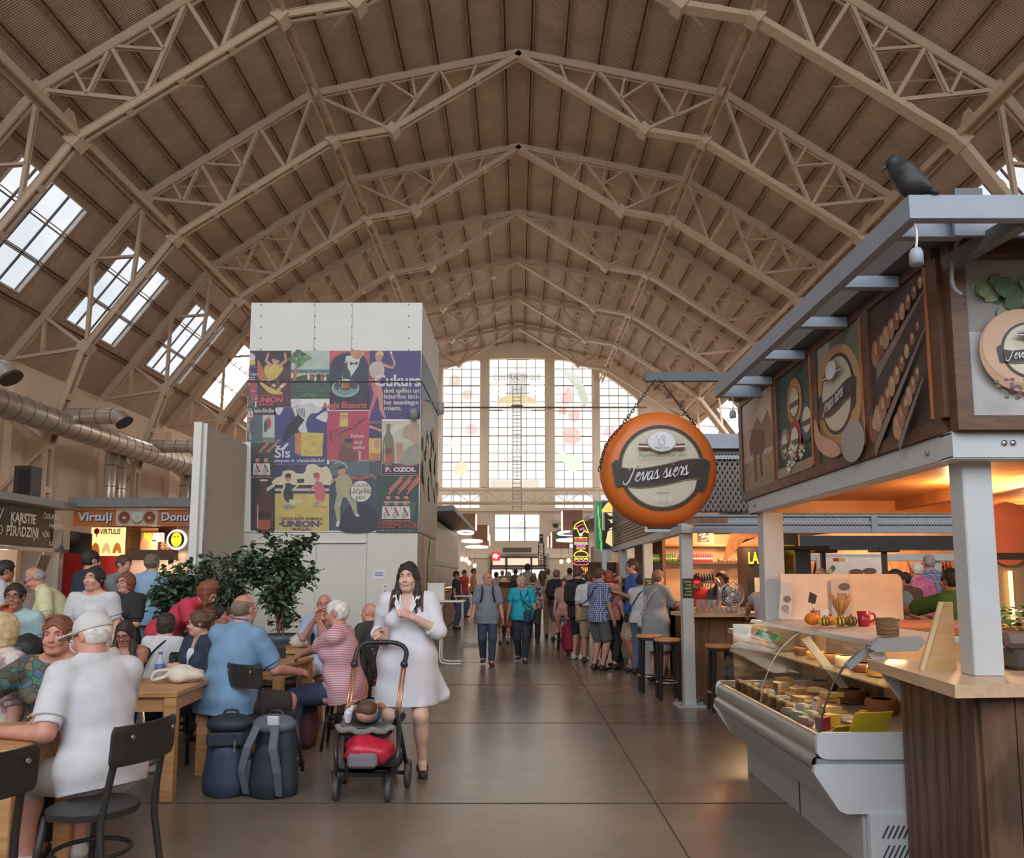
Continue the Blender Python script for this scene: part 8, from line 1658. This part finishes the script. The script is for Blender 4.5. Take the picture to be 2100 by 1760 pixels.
for sx in(-1,1):f.cone(bh+V(sx*.07-.02,.13,-.01),bh+V(sx*.12-.02,.08,.02),.026,.022,.015);f.cone(bh+V(sx*.12-.02,.08,.02),bh+V(sx*.09-.01,.02,.05),.022,.017,.01);f.ell(bh+V(sx*.085-.01,.01,.058),(.02,.022,.016),None,.008);f.ell(bh+V(sx*.07,.01,-.0),(.01,.016,.02),None,.006)
for i in range(4):f.cone(bh+V(-.095+.009*i,.0,.062),bh+V(-.1+.012*i,-.03,.07),.006,.005,.003)
by=f.mesh('person',SK[0]);tag(by,'baby lying in the stroller with its head towards the camera','person')
f=Fld(bh-.3,bh+V(.3,.5,.3),.007);f.cone(bh+V(-.02,.17,-.03),bh+V(-.03,.34,-.07),.086,.082,.03);f.cut(bh+V(0,.15,0),V(0,-1,0));f.mesh('romper',cloth('bright blue',(70,124,180)),by);f=Fld(bh-.15,bh+.15,.006);f.ell(bh+V(0,-.006,.012),(.074,.076,.068),None,.01);f.cut(bh+V(0,.045,0),V(0,1,-.3));f.wrinkle(.0015,80,1);f.mesh('hair',HR['brown'],by)
t=thing('white_cloth','small white cloth tucked beside the baby in the stroller','cloth',tuple(D(714,1468,5.7)));bx('fold',t,(.0,0,0),(.05,.08,.1),WD,.015,(.3,.2,0));bx('corner',t,(.02,.02,.04),(.03,.06,.06),WD,.01,(.6,.4,0))
backpack(500,'upright navy backpack standing on the floor beside the oak table leg',M_NVY,M_NVY,M_NVY2,5.85,.1,'x')
backpack(590,'slate grey backpack with its shoulder straps turned outwards on the floor',M_NVY2,M_NVY2,M_SLATE,5.82,-.25,'straps')
a=person('greycheck','man in a grey checked shirt and jeans walking towards the camera',(1000,1187),14.2,4,patt('grey check','check',(150,158,168),(110,120,134),(118,126,140),2.4),('trousers',NAVJ),('fringe','grey'),1,None,0,hyaw=34,girth=1.22,belly=.05,q=.009,sleeve=.9,neck='collar',glasses='dark',hem=.16,feet='walk',shoes=SH_D)
worn_pack(a,'dark backpack worn by the man in the grey checked shirt',BLK,BLK)
a=person('turq','blond woman in a turquoise top and dark trousers walking towards the camera',(1070,1192),14.7,-4,cloth('turquoise',(40,172,196)),('trousers',cloth('dark slate',(50,54,60))),('bob','blond'),1,None,0,hyaw=30,girth=1.25,bust=.035,belly=.03,q=.009,sleeve=.7,neck='wide',sunglass=True,hem=.1,feet='walk',shoes=SH_D)
strap_bag(a,'navy shoulder bag hanging in front of the turquoise top',.4,-.02,(.26,.12,.24),cloth('navy bag',(54,66,92)),BLK,fwd=.16);strap_bag(a,'dark bag with an orange patch at the side of the woman in turquoise',1,-.05,(.24,.12,.3),BLK,BLK,cross=False)
SM=dict(q=.013,detail=False)
person('c1','grey haired man in black seen from behind in the far aisle',(1042,1182),21,178,BLK,('trousers',BLK),('short','grey'),1,None,0,sleeve=.9,shoes=SH_D,**SM)
a=person('c2','woman with a pale straw hat seen from behind beside the checked shirt man',(1034,1197),18.5,175,cloth('rust',(130,84,66)),('skirt',cloth('rust',(130,84,66))),('bob','brown'),2,None,0,shoes=SH_D,**SM)
f=Fld(a['Hc']-.3,a['Hc']+.3,.01);f.ell(a['hpt'](0,.03,.05),(.17,.17,.025));f.ell(a['hpt'](0,.02,.09),(.09,.1,.07));f.mesh('straw_hat',cloth('straw',(212,182,144)),a['o'])
person('c3','tall black haired person carrying a backpack far down the aisle',(1082,1162),25,180,cloth('light grey',(170,160,158)),('trousers',BLK),('short','dark'),2,None,0,shoes=SH_D,**SM)
a=person('c4','woman in a black and white floral blouse walking away in the aisle',(1093,1190),19,175,patt('mono floral','blot',(70,66,70),(190,184,180),(120,112,112)),('trousers',BLK),('short','brown'),1,None,0,girth=1.1,shoes=SH_D,**SM);strap_bag(a,'black handbag of the woman in the floral blouse',1,-.1,(.3,.12,.28),BLK,BLK,cross=False)
person('c5','long haired woman in a tan jacket walking away in the aisle',(1112,1180),20.5,180,cloth('tan',(176,140,114)),('trousers',BEI),('long','brown'),1,None,0,sleeve=1.8,shoes=SH_D,**SM)
a=person('c6','man in a dark shirt and grey shorts standing by the neon sign side stalls',(1142,1179),19.5,150,cloth('dark navy shirt',(50,54,62)),('shorts',cloth('steel grey',(104,110,120))),('short','greybrown'),1,None,0,girth=1.15,sleeve=.9,shoes=SH_D,**SM);worn_pack(a,'dark backpack worn by the man in grey shorts',BLK,BLK)
person('c7','woman in a pale pink dress sitting on a bar stool down the aisle',(1157,1196),17.3,-10,cloth('pale pink',(200,148,144)),('skirt',cloth('pale pink',(200,148,144))),('short','brown'),1,.77,4,feet=((.1,-.3,.4),(-.1,-.3,.4)),shoes=SH_D,**SM)
for i,(px,py,Y,c,hr,fc,lab)in enumerate([(953,1176,31,(186,70,62),'dark',60,'person in a red top at the striped stall counter'),(972,1173,33,(200,150,110),'brown',90,'person in a peach top at the striped stall counter'),(1018,1180,29,(206,196,186),'dark',170,'person in a cream top far down the aisle near the grey kiosk'),(1057,1174,33,(96,92,96),'dark',180,'person in a grey top far behind the turquoise woman'),(1124,1174,30,(210,200,190),'auburn',170,'auburn haired person in a pale top far down the aisle'),(1168,1173,27,(226,214,200),'dark',190,'person in a white top far behind the man in the dark cap'),(937,1180,24,(60,60,64),'dark',80,'person in black beside the grey kiosk counter'),(1030,1176,36,(150,110,96),'greybrown',180,'person in a brown top at the far doorway')]):
 person('f%d'%i,lab,(px,py),Y,fc,cloth('far top %d'%i,c),('trousers',BLK if i%2 else DEN),('short',hr),i%3,None,0,q=.018,detail=False,shoes=SH_D,group='people far down the aisle')
a=person('q1','man in black T-shirt, dark cap and black shorts in the queue',(1186,1176),15.1,142,BLK,('shorts',BLK),('short','brown'),1,None,0,q=.009,sleeve=.9,girth=1.1,hem=.14,cap=cloth('dark cap',(60,50,62)),shoes=SH_W,feet=((.1,0,.085),(-.12,.08,.085)));worn_pack(a,'black backpack worn in the queue by the man in the dark cap',BLK,BLK)
t=thing('pink_suitcase','dark pink suitcase standing on the floor behind the queue','suitcase',(1.02,16.2,0));bx('shell',t,(0,0,.33),(.26,.38,.56),M('magenta shell',(156,40,74),.4),.07);bx('handle',t,(0,0,.66),(.03,.2,.1),M_BLK,.01)
for y in(-.13,.13):MB().lathe([(.0,-.03),(.03,-.03),(.03,.03),(0,.03)],M_BLK,(0,y,.03),10,'X').build('wheel',t)
a=person('q2','person in white with a dark strap between the cap man and plaid shirt',(1208,1186),14.6,165,WHTc,('shorts',BEI),('short','brown'),1,None,0,q=.011,sleeve=.8,shoes=SH_D)
a=person('q3','man in a blue and white plaid shirt and grey shorts in the queue',(1230,1180),13.4,128,patt('blue plaid','check',(206,210,222),(98,116,160),(76,94,140),1.3),('shorts',cloth('dark grey shorts',(98,98,100))),('short','brown'),1,None,3,q=.008,sleeve=.9,girth=1.12,hem=.12,neck='collar',shoes=SH_D,armL=(.2,-.3,1.0));strap_bag(a,'tan messenger bag on the back of the man in plaid',1,.02,(.34,.1,.26),cloth('tan canvas',(158,138,112)),BLK,fwd=-.06)
a=person('q4','red haired woman in a pink top and black trousers in the queue',(1248,1184),13.5,150,cloth('dusty pink',(206,140,136)),('trousers',BLK),('bob','red'),1,None,0,q=.009,sleeve=.6,girth=1.15,bust=.02,blen=.8,shoes=SH_D);strap_bag(a,'black camera bag at the hip of the woman in pink',1,.0,(.22,.12,.16),BLK,BLK)
person('q5','man in a black T-shirt raising his hands to his mouth in the queue',(1265,1192),13.9,-80,BLK,('trousers',BLK),('short','dark'),2,None,0,q=.009,sleeve=.7,armL=(.05,-.2,1.45),armR=(-.03,-.22,1.43),shoes=SH_D)
a=person('q6','tall bearded man in a blue T-shirt and cream apron at the bar',(1296,1163),13.3,-85,cloth('royal blue',(62,100,172)),('shorts',BEI),('short','dark'),2,None,0,q=.009,sleeve=.8,girth=1.08,armL=(.08,-.27,1.3),armR=(-.1,-.25,1.22),shoes=SH_D)
f=Fld(V(-.4,-.4,.3),V(.4,.4,1.1),.011);f.cone(a['P0']+V(0,0,.05),V(0,-.01,.55),.185,.2,.03,(V(0,1,0),1.2));f.cut(V(0,0,.52),V(0,0,-1));f.cut(V(0,0,1.0),V(0,0,1));f.mesh('apron',cloth('cream apron',(208,190,166)),a['o'])
a=person('q7','person in a white T-shirt and jeans with a dark waist pouch leaning on the bar',(1316,1192),12.9,142,WHTc,('trousers',DEN),('short','dark'),2,None,6,q=.009,sleeve=.8,armL=(.12,-.4,1.12),shoes=SH_D);t=strap_bag(a,'dark waist pouch on the person in white T-shirt and jeans',1,.02,(.2,.08,.12),BLK,BLK,'waist_pouch')
a=person('q8','woman in a long grey dress with a white shoulder bag ordering at the bar',(1350,1185),12.0,132,cloth('grey linen',(150,154,160)),('skirt',None),('short','greybrown'),1,None,6,q=.008,sleeve=.9,dress=.46,girth=1.12,bust=.02,armL=(.08,-.44,1.12),armR=(-.1,-.44,1.12),shoes=SH_D);strap_bag(a,'white shoulder bag of the woman in the grey dress',1,.0,(.26,.1,.2),M('white bag leather',(206,204,202),.5),M('white bag leather',(206,204,202),.5),fwd=.05)
person('b1','bar worker in a red cap and red shirt behind the beer counter',(1432,1192),11.9,-25,cloth('bar red',(176,40,50)),('trousers',BLK),('short','dark'),2,None,8,hpitch=15,q=.009,sleeve=.8,cap=cloth('red cap',(206,40,50)),armL=(.2,-.35,1.05),shoes=SH_D)
person('b2','dark haired bar woman behind the counter near the fan',(1480,1188),11.5,-40,cloth('dark teal',(66,84,92)),('trousers',BLK),('long','dark'),1,None,6,hpitch=8,q=.009,sleeve=.7,armR=(-.1,-.4,1.1),armL=(.2,-.38,1.12),bust=.015,shoes=SH_D)
person('b3','woman with bare arms leaning on the bar partly hidden by the far stall column',(1576,1192),9.35,160,cloth('pale lilac',(190,176,190)),('trousers',BLK),('bun','dark'),3,None,12,q=.008,sleeve=0,neck='tank',armL=W_(1530,1262,9.9),armR=Wt(3.2,9.8,1.15),shoes=SH_D,hintL=(.8,.3,-.3))
person('green','broad man in a green shirt leaning on the drinking counter with his back turned',(1950,1192),7.85,196,cloth('leaf green',(72,104,46)),('trousers',BLK),('short','dark'),2,.75,14,q=.008,sleeve=.95,girth=1.3,armL=Wt(3.75,8.35,1.12),armR=Wt(4.5,8.4,1.12),hem=.14,shoes=SH_D,feet=((.14,-.3,.35),(-.14,-.3,.35)),hintL=(.9,.2,-.3))
person('vest','man in a dark cap and grey T-shirt with black straps at the drinking counter',(1838,1190),9.2,110,cloth('mid grey tee',(132,136,138)),('trousers',BLK),('short','dark'),2,.75,14,q=.009,sleeve=.85,armR=Wt(4.5,8.8,1.1),armL=Wt(4.6,9.1,1.1),cap=cloth('olive cap',(74,80,64)),shoes=SH_D,feet=((.14,-.3,.35),(-.14,-.3,.35)))
person('pinkw','white haired woman in a pink blouse standing before the ham stall',(1880,1170),13.0,178,patt('pink blouse','blot',(206,110,146),(190,90,130),(214,140,160)),('trousers',DEN),('short','white'),1,None,0,q=.009,sleeve=.9,girth=1.1,shoes=SH_D)
person('plaid2','grey haired man in a navy and white checked shirt before the ham stall',(1905,1155),13.5,168,patt('navy check','check',(204,206,218),(82,90,130),(70,78,120),1.9),('trousers',DEN),('short','grey'),1,None,0,q=.009,sleeve=.9,girth=1.15,shoes=SH_D)
person('rh1','grey haired head showing just above the white board behind the dark posts',(1684,1182),12.0,170,cloth('muted brown',(110,92,84)),('trousers',BLK),('short','grey'),1,None,0,q=.012,shoes=SH_D,detail=False)
person('rh2','person in a brown top bending near the ham stall beside the pink blouse',(1858,1190),12.2,140,cloth('brown top',(92,72,66)),('trousers',BLK),('short','dark'),2,None,14,q=.011,sleeve=.9,shoes=SH_D)
person('rh3','dark haired person standing far in the ham stall under the first hams',(1797,1176),15.2,10,cloth('black far top',(58,54,54)),('trousers',BLK),('short','dark'),1,None,0,q=.013,shoes=SH_D,detail=False)
def chest_print(key,draw):
 i=PEOPLE[key];k=i['k'];o=i['Cc']+i['Fv']*(.112*(.5+.5*i['g'])*k+.047)-i['U']*.02*k;s=Sheet(tuple(o),tuple(i['Lx']),tuple(i['U']),.001);draw(s);s.build('shirt_print',i['o'])
def dr1(s):s.poly([(-.07,-.09),(.07,-.09),(.05,-.05),(.02,-.04),(.0,.0),(-.02,-.05)],M('red print',(196,84,74),.7))
def dr2(s):
 for j in range(10):s.stroke(sp2([(-.06+.013*j,.02*math.sin(j*2)),(-.055+.013*j,.03+.015*math.sin(j)),(-.05+.013*j,-.02)],2),.006,M_LWH)
 s.text('MEW',-.055,-.09,.035,M_LWH,'l',.11)
chest_print('tee',dr1);chest_print('blacktee',dr2)
i=PEOPLE['cardigan'];mb=MB()
for j in range(4):p=i['Cc']+i['Fv']*(.165*i['k'])+i['Lx']*.075*i['k']+i['U']*(.06-.075*j)*i['k'];mb.ell(tuple(p),(.009,.007,.009),M('gold button',(206,184,140),.3,.6),8)
mb.build('button_row',i['o']);f=Fld(i['Cc']-.25,i['Cc']+.3,.008);f.ell(i['Cc']+i['Fv']*.105*i['k']-i['U']*.02,(.07,.05,.14),np.array([i['Lx'],-i['Fv'],i['U']]));f.cone(i['Nb']+i['Fv']*.06*i['k'],i['Cc']+i['Fv']*.18*i['k']+i['U']*.05,.05,.01,.005,None,'sub');f.mesh('white_top',WHTc,i['o'])
for key,col in(('whiteback',BLK),('blacktee',WHTc)):
 i=PEOPLE[key];k=i['k'];sg=-1 if key=='whiteback' else 1;pts=[i['Sc']-i['Lx']*.1*k+i['U']*.07*k,i['Sc']-i['Lx']*.06*k+i['Fv']*sg*.125*k-i['U']*.02*k,i['Cc']+i['Lx']*.03*k+i['Fv']*sg*.158*k,i['W']+i['Lx']*.13*k+i['Fv']*sg*.11*k];MB().tube([tuple(q)for q in spline([tuple(p)for p in pts],6)],.008,col,6).build('strap',i['o'])
i=PEOPLE['bluebald'];MB().tube([tuple(i['Nb']+i['U']*.055*i['k']+(i['Lx']*math.cos(a)*.068-i['Fv']*math.sin(a)*.062)*i['k'])for a in[PI*j/12 for j in range(13)]],.006,cloth('lanyard blue',(70,140,200)),6).build('lanyard',i['o'])
q=D(638,1300,8.6);t=thing('dark_flask','dark insulated bottle standing near the older man in light blue','bottle',(q.x,8.75,.75));MB().lathe([(.036,0),(.04,.01),(.04,.17),(.028,.2),(.028,.24),(0,.24)],M('dark flask',(56,60,62),.4),n=16).build('body',t);MB().lathe([(.03,.2),(.03,.25),(0,.252)],M_BLK,n=14).build('cap',t)
q=D(16,1262,7.65);t=thing('orange_packet','orange packet held up by the seated young man','packet',tuple(q));bx('packet',t,(0,0,0),(.09,.02,.1),M('orange packet',(206,96,60),.5),.006,(.2,.1,.2));bx('fold',t,(0,0,.055),(.07,.012,.02),MATS['orange packet'])
t=bag_lump('black_bag','black bag on the chair in front of the man in pale yellow','bag',(D(48,1290,7.9).x,7.9,.72),(.24,.16,.16),M('black nylon',(48,48,52),.6),6);bx('grey_panel',t,(0,-.15,.1),(.2,.05,.12),M('grey panel',(96,96,98),.6),.02)
t=thing('side_chair','dark stool with the black bag on it behind the woman in the leaf blouse','stool',(D(48,1290,7.9).x,7.9,0));MB().lathe([(0,.68),(.22,.68),(.22,.72),(0,.72)],M_BLKW,n=20).build('seat',t)
for a in range(4):MB().bar((.15*math.cos(a*PI/2+.8),.15*math.sin(a*PI/2+.8),.68),(.19*math.cos(a*PI/2+.8),.19*math.sin(a*PI/2+.8),0),.03,.03,M_BLKW).build('leg',t)
cr=bpy.data.objects['decoy_crow']
f=Fld(V(-.15,-.12,-.06),V(.18,.12,.24),.0032);f.cone(V(-.02,0,.125),V(.015,0,.055),.042,.05,.03);f.cone(V(.015,0,.075),V(.06,0,.04),.05,.03,.02);f.ell(V(-.045,0,.172),(.03,.028,.028),None,.02);f.cone(V(-.045,0,.168),V(-.022,0,.125),.027,.04,.02)
for y in(-1,1):f.cone(V(-.0,y*.034,.12),V(.08,y*.02,.03),.032,.012,.012,(V(0,1,0),1.6))
f.cone(V(.06,0,.035),V(.1,0,.004),.024,.016,.01,(V(0,0,1),2.0));f.mesh('body',M_CROW,cr)
MB().tube([(-.066,0,.168),(-.084,-.002,.158),(-.096,-.003,.142)],[.012,.009,.002],M('beak grey',(74,76,80),.3),8).build('beak',cr)
for y in(-1,1):MB().tube([(.02,y*.02,.03),(.012,y*.02,.0)],.005,M_CROW,6).build('leg',cr);MB().ell((-.06,y*.021,.18),(.005,.005,.005),M_IRIS,8).build('eye',cr)
sc=bpy.context.scene
w=bpy.data.worlds.new('sky');sc.world=w;w.use_nodes=True
bg=w.node_tree.nodes['Background'];bg.inputs['Color'].default_value=(.86,.93,1,1);bg.inputs['Strength'].default_value=2.8
cam=bpy.data.cameras.new('camera');co=bpy.data.objects.new('camera',cam);C.objects.link(co)
cam.sensor_fit='HORIZONTAL';cam.sensor_width=36;cam.lens=36*FOC/2100
cam.shift_x=(1050-CXP)/2100;cam.shift_y=(CYP-880)/2100
cam.clip_end=300;cam.clip_start=.05
co.location=(0,0,HC);co.rotation_euler=(PI/2+TH,0,0);sc.camera=co
vs=sc.view_settings;vs.view_transform='Standard';vs.look='None';vs.exposure=0.4;vs.gamma=1;vs.use_curve_mapping=False
cy=sc.cycles;cy.max_bounces=7;cy.diffuse_bounces=4;cy.glossy_bounces=3;cy.transmission_bounces=6;cy.transparent_max_bounces=10
cy.caustics_reflective=False;cy.caustics_refractive=False;cy.sample_clamp_indirect=4;cy.use_denoising=True
